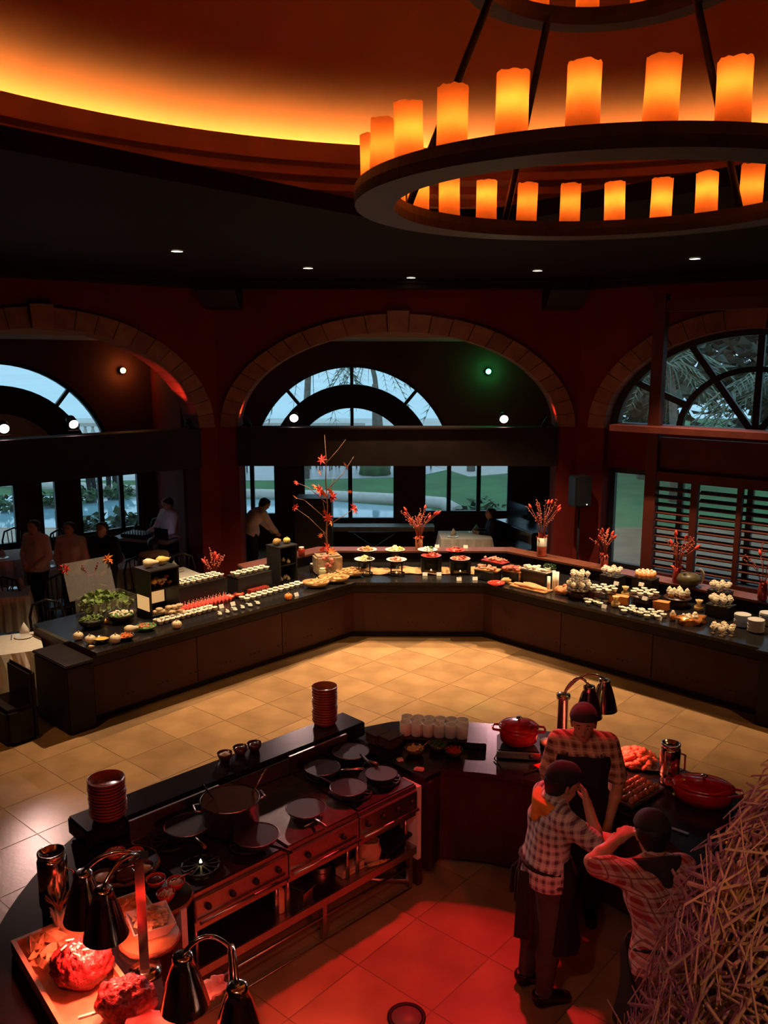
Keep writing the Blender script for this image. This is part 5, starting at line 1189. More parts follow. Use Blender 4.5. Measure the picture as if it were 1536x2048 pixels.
# things on the low shelf
zs_ = .352
def shelf_pt(u, v): return at(u, v, zs_)
t = thing('squeeze_bottle', 'pale orange squeeze bottle on the steel shelf', 'bottle', shelf_pt(560, 1822)); MB().lathe([(.034, 0), (.036, .01), (.036, .15), (.030, .17), (.016, .185)], 18).obj('body', mat('orange_plastic', (.75, .38, .22), .4), t); MB().lathe([(.016, .185), (.010, .22), (.004, .24), (0, .241)], 12).obj('nozzle', mat('pale_plastic', (.7, .5, .4), .4), t)
def steel_pan(p, w_, d_, h, rz, label):
    t = thing('food_pan', label, 'container', p, rz)
    for c_, s_ in (((0, -d_ / 2, h / 2), (w_, .004, h)), ((0, d_ / 2, h / 2), (w_, .004, h)), ((-w_ / 2, 0, h / 2), (.004, d_, h)), ((w_ / 2, 0, h / 2), (.004, d_, h))): MB().box(c_, s_).obj('wall', m_steel, t)
    MB().box((0, 0, .003), (w_, d_, .005)).obj('bottom', m_steel, t); mb = MB()
    for c_, s_ in (((0, -d_ / 2 - .008, h), (w_ + .03, .018, .005)), ((0, d_ / 2 + .008, h), (w_ + .03, .018, .005)), ((-w_ / 2 - .008, 0, h), (.018, d_, .005)), ((w_ / 2 + .008, 0, h), (.018, d_, .005))): mb.box(c_, s_)
    mb.obj('rim', m_steel, t)
steel_pan(shelf_pt(598, 1795), .11, .17, .10, EA + .25, 'small deep steel food pan beside the squeeze bottle')
t = thing('wooden_block', 'pale wooden block lying on the steel shelf', 'block', shelf_pt(700, 1742), EA); MB().box((0, 0, .03), (.22, .09, .06), bev=.004).obj('block', mat('pale_wood', (.62, .34, .22), .7, var=.15), t); MB().box((0, -.0455, .03), (.20, .002, .01)).obj('groove', m_wood, t)
t = thing('paper_bag', 'crumpled tan paper bag on the steel shelf', 'bag', shelf_pt(738, 1718), EA + .3); MB().lathe([(.07, 0), (.085, .03), (.09, .10), (.075, .15), (.08, .17), (.07, .165), (.06, .08), (0, .07)], 18, wob=lambda a_, z: 1 + .12 * math.sin(3 * a_) + .06 * math.sin(7 * a_ + z * 50)).obj('bag', mat('kraft_paper', (.62, .34, .22), .85, var=.2), t); MB().ball((0, 0, .12), (.055, .055, .03), 6, jit=.6).obj('contents', m_bread, t)
t = thing('plate_pile', 'low pile of steel plates on the shelf below the griddle', 'plates', shelf_pt(640, 1735)); 
for i in range(4): MB().lathe([(.07, .0), (.095, .008), (.09, .010), (0, .004)], 24, c=(0, 0, i * .011)).obj('plate', m_steel, t)
t = thing('pepper_mill', 'dark tall pepper mill on the steel shelf', 'mill', shelf_pt(716, 1690)); MB().lathe([(.035, 0), (.035, .02), (.024, .06), (.028, .14), (.022, .19), (.030, .205)], 16).obj('body', m_castiron, t); MB().lathe([(.03, .206), (.028, .235), (.008, .25), (0, .252)], 16).obj('cap', m_castiron, t)
t = thing('sauce_bottle', 'small white capped bottle below the griddle', 'bottle', shelf_pt(694, 1707)); MB().lathe([(.028, 0), (.028, .10), (.014, .125)], 14).obj('body', mat('orange_plastic', (.75, .38, .22), .4), t); MB().lathe([(.013, .125), (.012, .15), (0, .152)], 10).obj('cap', m_white, t)
t = thing('oven_tray', 'stack of dark oven trays sticking out beside the white panel', 'tray', kp(2.02, .86, zs_), EA + .2)
for i in range(3): MB().box((.03 * i, -.02 * i, .02 + .028 * i), (.36, .24, .022), bev=.005).obj('tray', m_castiron, t)
t = thing('rolling_pin', 'short pale rolling pin on the steel shelf', 'utensil', kp(1.86, .99, zs_), EA - .3); M = Matrix.Rotation(R(90), 4, 'Y'); MB().lathe([(.014, -.08), (.017, 0), (.014, .08)], 12, Matrix.Translation((0, 0, .018)) @ M).obj('roller', m_bread, t); MB().lathe([(.006, -.11), (.006, .11)], 8, Matrix.Translation((0, 0, .018)) @ M).obj('axle', m_wood, t)
steel_pan(kp(1.72, .84, zs_), .22, .14, .05, EA, 'shallow steel food pan on the shelf below the loaded range')
# ------------------------------------------------------------------ right counter: mugs, bowls, casseroles, grill
rz0 = R(-8)
pt = at(868, 1478, ZI); t = thing('mug_platform', 'low black platform under the white mugs', 'display stand', pt, rz0); MB().box((.03, .02, .03), (.86, .34, .05), bev=.006).obj('top', m_black, t); MB().box((.03, .02, .004), (.80, .30, .008)).obj('foot', m_blackmat, t)
def mug_proto():
    t = thing('mug', 'x', 'mug'); MB().lathe([(.040, 0), (.044, .004), (.046, .05), (.045, .10), (.042, .10), (.041, .01), (0, .008)], 20).obj('body', m_white, t); MB().tube([(.044, 0, .08), (.068, 0, .078), (.072, 0, .05), (.062, 0, .028), (.044, 0, .025)], .006, 6).obj('handle', m_white, t); return t
for r_ in range(2):
    for i in range(6):
        q = on_thing(pt, rz0, -.245 + i * .098, -.06 + r_ * .125, .057); place('mug', mug_proto, q, R(80) + RNG.uniform(-.3, .3), 'white straight sided mug on the black platform, ' + ('front' if r_ == 0 else 'back') + ' row', 'white mugs on the platform', 1.15)
m_gl = mat('smoky_glass_bowl', (.06, .045, .04), .08, coat=.6)
bowl(829, 1508, .085, .06, 'glass bowl of pale grated cheese with a spoon', m_gl, mat('grated_cheese', (.80, .50, .25), .6, var=.2), bits=mat('grated_cheese', (.80, .50, .25), .6)); bowl(876, 1500, .080, .06, 'glass bowl of dark green herbs', m_gl, m_greenf, bits=mat('dark_herb', (.03, .07, .025), .6)); bowl(907, 1512, .080, .06, 'glass bowl of chopped red tomato', m_gl, mat('chopped_tomato', (.55, .04, .03), .3), bits=mat('chopped_tomato', (.55, .04, .03), .3))
t = thing('serving_spoon', 'shiny serving spoon resting in the cheese bowl', 'utensil', at(848, 1500, ZI + .05)); MB().tube([(-.05, -.03, .01), (.05, .03, .07)], [.004, .007], 6).obj('handle', m_chrome, t); MB().ball((-.055, -.035, .008), (.02, .015, .006), 5).obj('bowl', m_chrome, t)
for i, (u, v, w_) in enumerate(((800, 1521, .05), (838, 1540, .08))):
    t = thing('paper_slip', ('small folded napkin by the cheese bowl', 'small folded napkin at the inner worktop edge')[i], 'napkin', at(u, v, ZI), .3 - i * .6); MB().box((0, 0, .006), (w_, .05, .010), bev=.003).obj('fold', mat('pink_napkin', (.75, .48, .40), .9), t); MB().box((.004, .004, .014), (w_ * .8, .04, .006), bev=.002).obj('upper_fold', mat('pink_napkin', (.75, .48, .40), .9), t)
for i, (u, v) in enumerate(((755, 1484), (782, 1492))):
    t = thing('wrapped_bread_box', ('dark glossy box at the rear of the worktop', 'dark glossy box beside the mug platform')[i], 'box', at(u, v, ZI), EA); MB().box((0, 0, .05), (.17, .14, .09), bev=.012).obj('body', m_gl, t); MB().box((0, 0, .097), (.18, .15, .012), bev=.004).obj('lid', m_gl, t)
# casseroles
m_enam = mat('red_enamel', (.62, .012, .012), .18, var=.12, coat=.8)
def casserole(p, rx, ry, h, rz, label):
    t = thing('casserole', label, 'pot', p, rz); S = Matrix.Diagonal((rx, ry, 1, 1))
    MB().lathe([(.82, 0), (.90, .01), (.99, h * .6), (1., h), (.95, h), (.93, .02), (0, .015)], 40, S).obj('body', m_enam, t)
    ld = MB().lathe([(1.03, h), (1.03, h + .012), (.90, h + .028), (.5, h + .045), (.12, h + .052), (0, h + .053)], 40, S).obj('lid', m_enam, t)
    MB().lathe([(.012, h + .05), (.012, h + .065), (.026, h + .072), (.024, h + .085), (0, h + .088)], 16).obj('knob', m_chrome, ld)
    for s_ in (-1, 1): MB().tube([(s_ * rx * .95, -.06, h * .86), (s_ * (rx + .045), -.05, h * .88), (s_ * (rx + .055), 0, h * .88), (s_ * (rx + .045), .05, h * .88), (s_ * rx * .95, .06, h * .86)], .011, 8).obj('handle', m_enam, t)
p = at(1036, 1503, ZI); t = thing('hot_plate', 'portable black and steel hot plate under the round red casserole', 'hot plate', p, R(-8))
MB().box((0, 0, .045), (.36, .32, .07), bev=.01).obj('body', m_castiron, t); MB().box((0, -.165, .045), (.36, .012, .06), bev=.004).obj('front_panel', m_steel, t); MB().lathe([(.12, .08), (.12, .092), (.10, .092), (.10, .08), (.12, .08)], 24).obj('burner', m_castiron, t); MB().lathe([(.018, 0), (.014, .02), (0, .02)], 10, frame((.1, -.172, .045), (0, -1, 0))).obj('knob', m_castiron, t)
MB().tube([(-.17, -.12, .04), (-.20, -.18, .01), (-.15, -.28, .005), (-.14, -.33, .004)], .005, 6).obj('cable', m_castiron, t)
casserole(p + Vector((0, 0, .094)), .165, .145, .135, R(-8), 'round lidded red enamel casserole on the hot plate')
p = at(1405, 1600, ZI); casserole(p, .22, .155, .12, R(-22), 'oval lidded red enamel casserole near the straw')
t = thing('small_pan_dish', 'small pan with a pale round flatbread beside the hot plate', 'pan', at(1100, 1493, ZI)); MB().lathe([(.08, 0), (.10, .035), (.094, .035), (.075, .006), (0, .006)], 24).obj('body', m_castiron, t); MB().lathe([(.085, .03), (.088, .045), (0, .05)], 20).obj('flatbread', mat('flatbread', (.75, .42, .25), .7), t); MB().tube([(.09, 0, .03), (.19, 0, .04)], .008, 6).obj('handle', m_castiron, t)
def stand_lamp_post(p, h, label):
    t = thing('steel_cylinder', label, 'cylinder', p); MB().lathe([(.05, 0), (.05, .03), (.038, .05), (.038, h - .03), (.055, h - .015), (.055, h), (.045, h), (.045, h - .02), (0, h - .04)], 24).obj('tube', m_chrome, t); MB().lathe([(.0555, .028), (.0575, .036), (.0555, .044)], 20, cap=False).obj('band', m_steel, t)
def shaker(p, r_, h, label):
    t = thing('chrome_urn', label, 'urn', p)
    MB().lathe([(r_ * .9, 0), (r_ * .9, .05), (r_ * .75, .06), (r_, .085), (r_, h - .05), (r_ * .85, h - .03)], 28).obj('body', m_chrome, t); MB().lathe([(r_ * .86, h - .032), (r_ * .95, h - .015), (r_ * .95, h), (r_ * .8, h), (r_ * .75, h - .02), (0, h - .025)], 28).obj('neck', m_chrome, t)
    MB().tube([(r_ * .98, 0, h * .3), (r_ + .04, 0, h * .35), (r_ + .04, 0, h * .7), (r_ * .98, 0, h * .75)], .008, 8).obj('handle', m_chrome, t)
    MB().lathe([(r_ * 1.0, .10), (r_ * 1.03, .105), (r_ * 1.0, .11)], 24, cap=False).obj('brass_band', mat('brass', (.75, .50, .15), .15, 1.), t)
shaker(at(1337, 1567, ZI), .078, .34, 'tall chrome urn between the grill tray and the oval casserole')
shaker(at(112, 1830, ZI), .085, .42, 'tall chrome urn at the outer rim of the carving counter')
# heat lamps
RED = (1, .15, .09)
def heat_shade(parent, c, ax, energy):
    """bell shaped chrome shade hanging at c (its lower rim), axis up"""
    M = frame(c, ax)
    s_ = MB().lathe([(.115, 0), (.112, .012), (.085, .12), (.060, .20), (.048, .235), (.050, .245), (.046, .262), (.030, .266), (0, .266)], 28, M, cap=False).obj('shade', m_chrome, parent)
    MB().lathe([(.108, .004), (.082, .118), (.056, .198), (.0, .21)], 28, M, cap=False).obj('shade_lining', mat('shade_lining', (.6, .5, .45), .4, .6), s_)
    MB().ball(M @ Vector((0, 0, .085)), .038, 8).obj('bulb', mat('heat_bulb', (1, .1, .05), .3, emit=(1, .05, .02), estr=18), s_)
    q = parent.matrix_world if False else None
    l = light('heat_lamp_light', 'SPOT', M @ Vector((0, 0, .03)), energy, RED, M @ Vector((0, 0, -1)), .035, 115, .4); l.parent = parent
def gooseneck(t, a_, b_, top):
    a_, b_ = Vector(a_), Vector(b_); pts = []
    for i in range(13):
        s_ = i / 12; q = a_.lerp(b_, s_); q.z += top * 4 * s_ * (1 - s_); pts.append(q)
    MB().tube(pts, .011, 8).obj('gooseneck', m_chrome, t)
# left carving station: square post with two lamps, plus two more lamps at the counter's inner edge
m_brass = mat('warm_polished_brass', (.72, .46, .22), .1, 1.)
p = at(290, 1945, ZI); t = thing('heat_lamp', 'two headed chrome heat lamp on a square post over the carved roast', 'lamp', p)
MB().box((0, 0, .34), (.05, .05, .68), rz=.3, bev=.004).obj('post', m_chrome, t); MB().box((0, 0, .69), (.10, .07, .02), rz=.3).obj('cap', m_chrome, t); MB().lathe([(.09, 0), (.09, .012), (.03, .018)], 20).obj('foot', m_chrome, t)
for (u, v, zc, tp2_) in ((172, 1800, .0, .10), (212, 1835, .0, .10)):
    zr = 1.30; c_ = at(u, v + 35, zr) - p; heat_shade(t, c_, (0, 0, 1), 30); gooseneck(t, c_ + Vector((0, 0, .262)), (0, 0, .70), .06)
p = at(470, 2100, ZI); t = thing('heat_lamp', 'two headed chrome heat lamp with copper goosenecks over the sliced beef', 'lamp', p)
MB().tube([(0, 0, 0), (0, 0, .55)], .018, 10).obj('post', m_chrome, t); MB().lathe([(.08, 0), (.08, .012), (.02, .02)], 20).obj('foot', m_chrome, t)
for (u, v, zr) in ((370, 2010, 1.22), (478, 2075, 1.22)):
    c_ = at(u, v, zr) - p; heat_shade(t, c_, (0, 0, 1), 36); gooseneck(t, c_ + Vector((0, 0, .262)), (0, 0, .55), .08)
# right station lamp
p = at(1122, 1515, ZI); t = thing('heat_lamp', 'two headed chrome heat lamp behind the chef at the grill tray', 'lamp', p)
MB().lathe([(.042, 0), (.042, .52), (.058, .53), (.058, .56), (.03, .57), (0, .57)], 20).obj('post', m_chrome, t)
for k_, (dx, dy) in enumerate(((.34, .02), (.18, -.12))):
    c_ = Vector((dx, dy, .42)); heat_shade(t, c_, (.0, 0, 1), 34); gooseneck(t, c_ + Vector((0, 0, .262)), (0, 0, .56), .10)
p = at(1385, 1480, ZI); 
# grill tray with skewers and a heap of roast on the right counter
gp = at(1268, 1590, ZI); t = thing('grill_tray', 'long steel tray of browned grilled ribs', 'tray', gp, R(42)); MB().box((0, 0, .02), (.46, .26, .035), bev=.008).obj('tray', m_steel, t); mb = MB()
for i in range(6):
    for j in range(4): mb.ball((-.17 + i * .068, -.085 + j * .056, .05), (.036, .022, .022), 6, jit=.4, seed=i * 4 + j)
mb.obj('ribs', mat('grilled_rib', (.48, .13, .05), .3, var=.5, scale=30, coat=.4), t)
gp = at(1272, 1526, ZI); t = thing('roast_platter', 'platter heaped with glowing roast pieces and salad', 'platter', gp, R(-30)); MB().lathe([(.6, 0), (.95, .02), (1., .03), (.9, .03), (0, .012)], 32, Matrix.Diagonal((.28, .15, 1, 1))).obj('platter', m_steel, t); heap(t, mat('roast_pieces', (.62, .16, .09), .5, var=.4, scale=25, bump=.4), .17, .10, .03, 60, 3, .032)
t = thing('red_spatula_dish', 'flat red plastic tray beside the hot plate', 'tray', at(1088, 1535, ZI), .5); MB().box((0, 0, .012), (.16, .10, .02), bev=.006).obj('tray', m_enam, t); MB().box((-.14, -.02, .012), (.16, .016, .012)).obj('handle', m_castiron, t)
t = thing('carving_knife', 'long carving knife lying across the dark worktop', 'knife', at(1335, 1655, ZI), R(-38)); MB().box((0, 0, .006), (.30, .028, .004)).obj('blade', m_steel, t); MB().box((-.2, 0, .010), (.13, .024, .018), bev=.005).obj('handle', m_castiron, t)
# ------------------------------------------------------------------ left carving station
m_board = mat('carving_wood', (.66, .36, .19), .5, var=.2, scale=10)
a0_, b0_, c0_ = at(30, 1895, .93), at(130, 1850, .93), at(310, 2110, .93)
bd = thing('carving_board', 'long raised edge wooden carving board holding the roasts', 'board', (0, 0, 0)); u_ = (c0_ - b0_).normalized(); w_ = (b0_ - a0_); w_ = (w_ - u_ * w_.dot(u_)); wl = w_.length; w_ = w_.normalized(); ln = 1.12; o_ = a0_ - w_ * .02
MBd = Matrix(((u_.x, w_.x, 0, o_.x), (u_.y, w_.y, 0, o_.y), (0, 0, 1, 0), (0, 0, 0, 1)))
if MBd.determinant() < 0: MBd = Matrix(((w_.x, u_.x, 0, o_.x), (w_.y, u_.y, 0, o_.y), (0, 0, 1, 0), (0, 0, 0, 1))); LX, LY = wl + .10, ln
else: LX, LY = ln, wl + .10
MB().box((LX / 2, LY / 2, ZI + .02), (LX, LY, .036), M=MBd, bev=.004).obj('base', m_board, bd)
for c_, s_ in (((LX / 2, .012, ZI + .055), (LX, .024, .05)), ((LX / 2, LY - .012, ZI + .055), (LX, .024, .05)), ((.012, LY / 2, ZI + .055), (.024, LY - .05, .05)), ((LX - .012, LY / 2, ZI + .055), (.024, LY - .05, .05))): MB().box(c_, s_, M=MBd).obj('edge', m_board, bd)
zb = ZI + .040
m_roast = mat('roast_crust', (.34, .03, .03), .35, var=.6, scale=40, bump=.5, bscale=90, coat=.3)
def roast(p, r_, label, seed, extra=True):
    t = thing('roast', label, 'roast', p); mb_ = MB().ball((0, 0, r_[2] * .92), r_, 40, jit=.12, seed=seed); mb_.v = [tuple(Vector(q) * (1 + .07 * noise.noise(Vector(q) * 34) + .06 * noise.noise(Vector(q) * 80))) for q in mb_.v]; mb_.obj('meat', m_roast, t)
    if extra:
        mb = MB(); rd = random.Random(seed)
        for _ in range(18): a_ = rd.uniform(0, 6.3); q = rd.uniform(0, .07); mb.tube([(q * math.cos(a_), q * math.sin(a_), r_[2] * 1.88), (q * 1.4 * math.cos(a_ + .5), q * 1.4 * math.sin(a_ + .5), r_[2] * 1.92)], .006, 5)
        mb.obj('herb_crust', m_cream2, t)
roast(at(165, 1962, zb), (.155, .14, .115), 'round herb topped roast on the carving board', 2)
roast(at(255, 2030, zb), (.15, .12, .10), 'second roast with a cut face on the carving board', 5, False)
t = thing('sliced_beef', 'pink sliced beef face beside the second roast', 'meat', at(300, 2075, zb)); MB().ball((0, 0, .05), (.13, .10, .055), 12, jit=.3, seed=8).obj('slice', mat('rare_beef', (.62, .09, .07), .4, var=.35, scale=25, bump=.3), t)
for i in range(3): MB().box((-.06 + i * .05, -.05, .095 - i * .012), (.10, .14, .010), rz=.4 * i).obj('slice', mat('rare_beef', (.62, .09, .07), .4), t)
m_wedge = mat('roast_potato', (.72, .40, .18), .5, var=.25, scale=15)
for i in range(15):
    u, v = 60 + RNG.uniform(0, 70), 1880 + RNG.uniform(0, 70); q = at(u, v, zb); q.z += .03 * (i % 2)
    t = thing('potato_wedge', 'golden roast potato wedge piled at the end of the carving board', 'potato', q, RNG.uniform(0, 6), 'potato wedges on the carving board')
    M = Euler((RNG.uniform(-.4, .4), RNG.uniform(-.4, .4), 0)).to_matrix().to_4x4(); L_ = .075
    mb = MB(); vs = [(-L_, 0, .0)]; 
    for k in range(1, 6): x = -L_ + 2 * L_ * k / 6; q_ = .026 * math.sin(PI * k / 6); vs += [(x, -q_, 0), (x, q_, 0), (x, 0, q_ * 1.5)]
    vs.append((L_, 0, 0)); fs = [(0, 2, 1), (0, 1, 3), (0, 3, 2)]
    for k in range(4):
        a_ = 1 + 3 * k; b_ = a_ + 3; fs += [(a_, a_ + 1, b_ + 1, b_), (a_, b_, b_ + 2, a_ + 2), (a_ + 1, a_ + 2, b_ + 2, b_ + 1)]
    e_ = 13; fs += [(e_, e_ + 1, 16), (e_, 16, e_ + 2), (e_ + 1, e_ + 2, 16)]
    mb.add([(x, y, z + .012) for x, y, z in vs], fs, M); mb.obj('flesh', m_wedge, t); MB().box((0, 0, .006), (.11, .030, .006), M=M, bev=.002).obj('skin', m_bread, t)
t = thing('corn_husk', 'dried corn husk bundle with brown silk at the board end', 'corn', at(122, 1868, zb)); mb = MB()
for i in range(8): a_ = i * .8; mb.tube([(0, 0, .02), (.02 * math.cos(a_), .02 * math.sin(a_), .10), (.05 * math.cos(a_), .05 * math.sin(a_), .17)], [.014, .018, .004], 6)
mb.obj('husk', m_cream, t); mb = MB()
for i in range(24): a_ = RNG.uniform(0, 6.3); mb.tube([(0, 0, .14), (.03 * math.cos(a_), .03 * math.sin(a_), .20), (.07 * math.cos(a_), .07 * math.sin(a_), .25)], .003, 4)
mb.obj('silk', mat('corn_silk', (.45, .20, .08), .8), t)
t = thing('carving_fork', 'pale handled carving knife laid over the board edge', 'knife', at(190, 2028, ZI + .085), R(25)); MB().box((0, 0, .006), (.16, .02, .012), bev=.003).obj('handle', m_cream, t); MB().box((.14, 0, .006), (.14, .018, .003)).obj('blade', m_steel, t)
# round slate and wood slices with sauces
m_bark = mat('tree_bark', (.30, .12, .06), .9, var=.3, scale=20, bump=.5)
def slab(u, v, r_, label, h=.03):
    p = at(u, v, ZI); t = thing('wood_slice', label, 'board', p); MB().lathe([(r_, 0), (r_ * 1.02, h * .5), (r_, h)], 32, wob=lambda a_, z: 1 + .02 * math.sin(9 * a_)).obj('bark', m_bark, t); MB().lathe([(r_ * .97, h - .002), (r_ * .96, h + .002), (0, h + .002)], 32).obj('face', m_wood if 'wood' in label else m_dark, t); return p + Vector((0, 0, h + .003))
q = slab(300, 1880, .17, 'round wood slice under the square dish of bread cubes')
def square_dish(p, s_, h, label, fill, rz):
    t = thing('square_dish', label, 'dish', p, rz); mb = MB(); k = 4; vs = []
    for (w_, z) in ((s_ * .30, 0), (s_ * .5, h), (s_ * .47, h), (s_ * .28, .012)): vs += [(-w_, -w_, z), (w_, -w_, z), (w_, w_, z), (-w_, w_, z)]
    fs = [(3, 2, 1, 0), (12, 13, 14, 15)] + [(j * 4 + i, j * 4 + (i + 1) % 4, (j + 1) * 4 + (i + 1) % 4, (j + 1) * 4 + i) for j in range(3) for i in range(4)]
    mb.add(vs, fs); mb.obj('dish', m_white, t)
    heap(t, fill, s_ * .42, .035, h * .86, 60, 4, s_ * .07, 'filling', True)
square_dish(q + Vector((.0, .03, 0)), .24, .09, 'white square dish of pale bread cubes on the wood slice', mat('bread_cube', (.80, .52, .28), .7, var=.55, scale=45), .5)
square_dish(at(262, 1838, ZI), .23, .09, 'white square dish of smooth orange puree', mat('orange_puree', (.80, .26, .08), .4), .6)
q = slab(330, 1800, .17, 'dark round board carrying the sauce cups'); q2 = slab(250, 1735, .22, 'dark round board carrying the larger sauce bowls')
m_rb = mat('red_ramekin', (.55, .05, .03), .25, coat=.5)
for i, (u, v, r_, f_, lab) in enumerate(((332, 1795, .058, mat('horseradish', (.75, .55, .40), .7), 'red ramekin of pale horseradish'), (352, 1770, .058, mat('pale_dip', (.55, .38, .25), .5), 'red ramekin of creamy dip with a spoon'), (312, 1766, .062, mat('dark_sauce', (.10, .03, .02), .2), 'dark red ramekin of gravy'), (287, 1742, .07, mat('mustard', (.62, .40, .15), .5), 'brown bowl of mustard'), (252, 1752, .085, mat('dark_sauce', (.10, .03, .02), .2), 'wide brown bowl of gravy with a spoon'), (232, 1712, .065, mat('rice_noodle', (.70, .40, .28), .6), 'red ramekin heaped with crisp onion strings'), (270, 1712, .06, mat('chutney', (.45, .12, .05), .4), 'red ramekin of chutney behind the mustard'), (208, 1760, .075, mat('pale_dip', (.55, .38, .25), .5), 'pale bowl of pink dip under the lamp head'))):
    bowl(0, 0, r_, .055, lab, m_rb if 'red' in lab else m_dcup, f_, name='ramekin', p=at(u, v + 6, ZI + .034), bits=f_ if 'heaped' in lab or 'horse' in lab else None)
for i, (u, v, a_) in enumerate(((262, 1735, .3), (372, 1752, .5))):
    t = thing('sauce_spoon', ('shiny spoon across the wide gravy bowl', 'shiny spoon in the creamy dip')[i], 'utensil', at(u, v, ZI + .10), a_); MB().tube([(-.07, 0, 0), (.05, 0, .02)], .005, 6).obj('handle', m_chrome, t); MB().ball((-.075, 0, -.003), (.02, .014, .006), 5).obj('bowl', m_chrome, t)
t = thing('crumpled_napkin', 'crumpled pink cloth behind the copper gooseneck lamp', 'napkin', at(418, 1990, ZI), .4); MB().ball((0, 0, .03), (.09, .06, .035), 10, jit=.7, seed=12).obj('cloth', mat('pink_napkin', (.75, .48, .40), .9), t); MB().ball((.05, .02, .05), (.04, .03, .03), 7, jit=.6, seed=13).obj('fold', mat('pink_napkin', (.75, .48, .40), .9), t)
# ================================================================== people (one continuous surface grown around a posed skeleton)
def surf(prims, h, clips=(), name='m', mt=None, inflate=0.):
    """mesh of the smooth union of round cones (a, b, ra, rb, k), cut by half spaces (point, outward normal)"""
    A = np.array([p[0] for p in prims], np.float32); B = np.array([p[1] for p in prims], np.float32); rm = max(max(p[2], p[3]) for p in prims) + inflate + 3 * h
    lo = np.minimum(A, B).min(0) - rm; hi = np.maximum(A, B).max(0) + rm
    n = np.ceil((hi - lo) / h).astype(int) + 1
    ax = [lo[i] + h * np.arange(n[i], dtype=np.float32) for i in range(3)]
    D = np.full(n, 1.0, np.float32)
    for a_, b_, ra, rb, k in prims:
        a_ = np.array(a_, np.float32); b_ = np.array(b_, np.float32); mr = max(ra, rb) + inflate + k + 3 * h
        i0 = np.maximum(np.floor((np.minimum(a_, b_) - mr - lo) / h).astype(int), 0); i1 = np.minimum(np.ceil((np.maximum(a_, b_) + mr - lo) / h).astype(int) + 1, n)
        X, Y, Z = np.meshgrid(ax[0][i0[0]:i1[0]], ax[1][i0[1]:i1[1]], ax[2][i0[2]:i1[2]], indexing='ij', sparse=True)
        ba = b_ - a_; L2 = float(ba @ ba) + 1e-12
        t = np.clip(((X - a_[0]) * ba[0] + (Y - a_[1]) * ba[1] + (Z - a_[2]) * ba[2]) / L2, 0, 1)
        d = np.sqrt((X - a_[0] - t * ba[0]) ** 2 + (Y - a_[1] - t * ba[1]) ** 2 + (Z - a_[2] - t * ba[2]) ** 2) - (ra + (rb - ra) * t) - inflate
        S = D[i0[0]:i1[0], i0[1]:i1[1], i0[2]:i1[2]]
        q = np.maximum(k - np.abs(S - d), 0) / k
        D[i0[0]:i1[0], i0[1]:i1[1], i0[2]:i1[2]] = np.minimum(S, d) - q * q * k * .25
    if clips:
        X, Y, Z = np.meshgrid(ax[0], ax[1], ax[2], indexing='ij', sparse=True)
        for p, nn in clips:
            nn = Vector(nn).normalized(); D = np.maximum(D, (X - p[0]) * nn.x + (Y - p[1]) * nn.y + (Z - p[2]) * nn.z)
    # surface nets
    I = D < 0; c = [s - 1 for s in D.shape]
    pos = np.zeros(tuple(c) + (3,), np.float32); cnt = np.zeros(c, np.float32)
    cn = [(0, 0, 0), (1, 0, 0), (0, 1, 0), (1, 1, 0), (0, 0, 1), (1, 0, 1), (0, 1, 1), (1, 1, 1)]
    def sub(Arr, o): return Arr[o[0]:o[0] + c[0], o[1]:o[1] + c[1], o[2]:o[2] + c[2]]
    for i in range(8):
        for j in range(i + 1, 8):
            df = [abs(x - y) for x, y in zip(cn[i], cn[j])]
            if sum(df) != 1: continue
            x = sub(I, cn[i]) != sub(I, cn[j]); w = np.nonzero(x); d1 = sub(D, cn[i])[w]; d2 = sub(D, cn[j])[w]; t = d1 / (d1 - d2)
            for m in range(3): pos[w + (np.full(len(t), m),)] += cn[i][m] + (cn[j][m] - cn[i][m]) * t
            cnt[w] += 1
    act = cnt > 0; idx = -np.ones(c, np.int64); idx[act] = np.arange(act.sum())
    w = np.nonzero(act); V = (np.stack(w, 1) + pos[w] / cnt[w][:, None]) * h + lo
    F = []
    for m in range(3):
        o1, o2 = [(1, 2), (2, 0), (0, 1)][m]
        sl = [slice(0, None)] * 3; s2 = list(sl); sl[m] = slice(0, -1); s2[m] = slice(1, None)
        e = I[tuple(sl)] != I[tuple(s2)]; ii = np.stack(np.nonzero(e), 1)
        ii = ii[(ii[:, o1] > 0) & (ii[:, o2] > 0) & (ii[:, o1] < c[o1]) & (ii[:, o2] < c[o2])]
        u1 = np.zeros(3, int); u1[o1] = 1; u2 = np.zeros(3, int); u2[o2] = 1
        g = lambda q: idx[q[:, 0], q[:, 1], q[:, 2]]
        f = np.stack([g(ii), g(ii - u1), g(ii - u1 - u2), g(ii - u2)], 1); F.append(f[(f >= 0).all(1)])
    F = np.concatenate(F)
    me = bpy.data.meshes.new(name); me.from_pydata(V.tolist(), [], F.tolist()); 
    bm = bmesh.new(); bm.from_mesh(me); bmesh.ops.recalc_face_normals(bm, faces=bm.faces); bm.to_mesh(me); bm.free()
    me.polygons.foreach_set('use_smooth', [True] * len(me.polygons)); me.update()
    if mt: me.materials.append(mt)
    return me
m_skin = mat('skin', (.56, .29, .19), .5, var=.06, scale=10); m_hair = mat('black_hair', (.012, .010, .010), .45, var=.3, scale=40, bump=.3)
m_capk = mat('black_cap_cloth', (.018, .017, .018), .85, var=.2, bump=.1); m_capg = mat('charcoal_cap_cloth', (.055, .045, .045), .85, var=.2)
m_apron = mat('black_apron_cloth', (.010, .009, .010), .85, var=.3); m_trou = mat('grey_trouser_cloth', (.075, .062, .065), .9, var=.2, bump=.15); m_btrou = mat('black_trouser_cloth', (.012, .011, .012), .9)
m_shoe = mat('black_shoe_leather', (.010, .009, .009), .35)
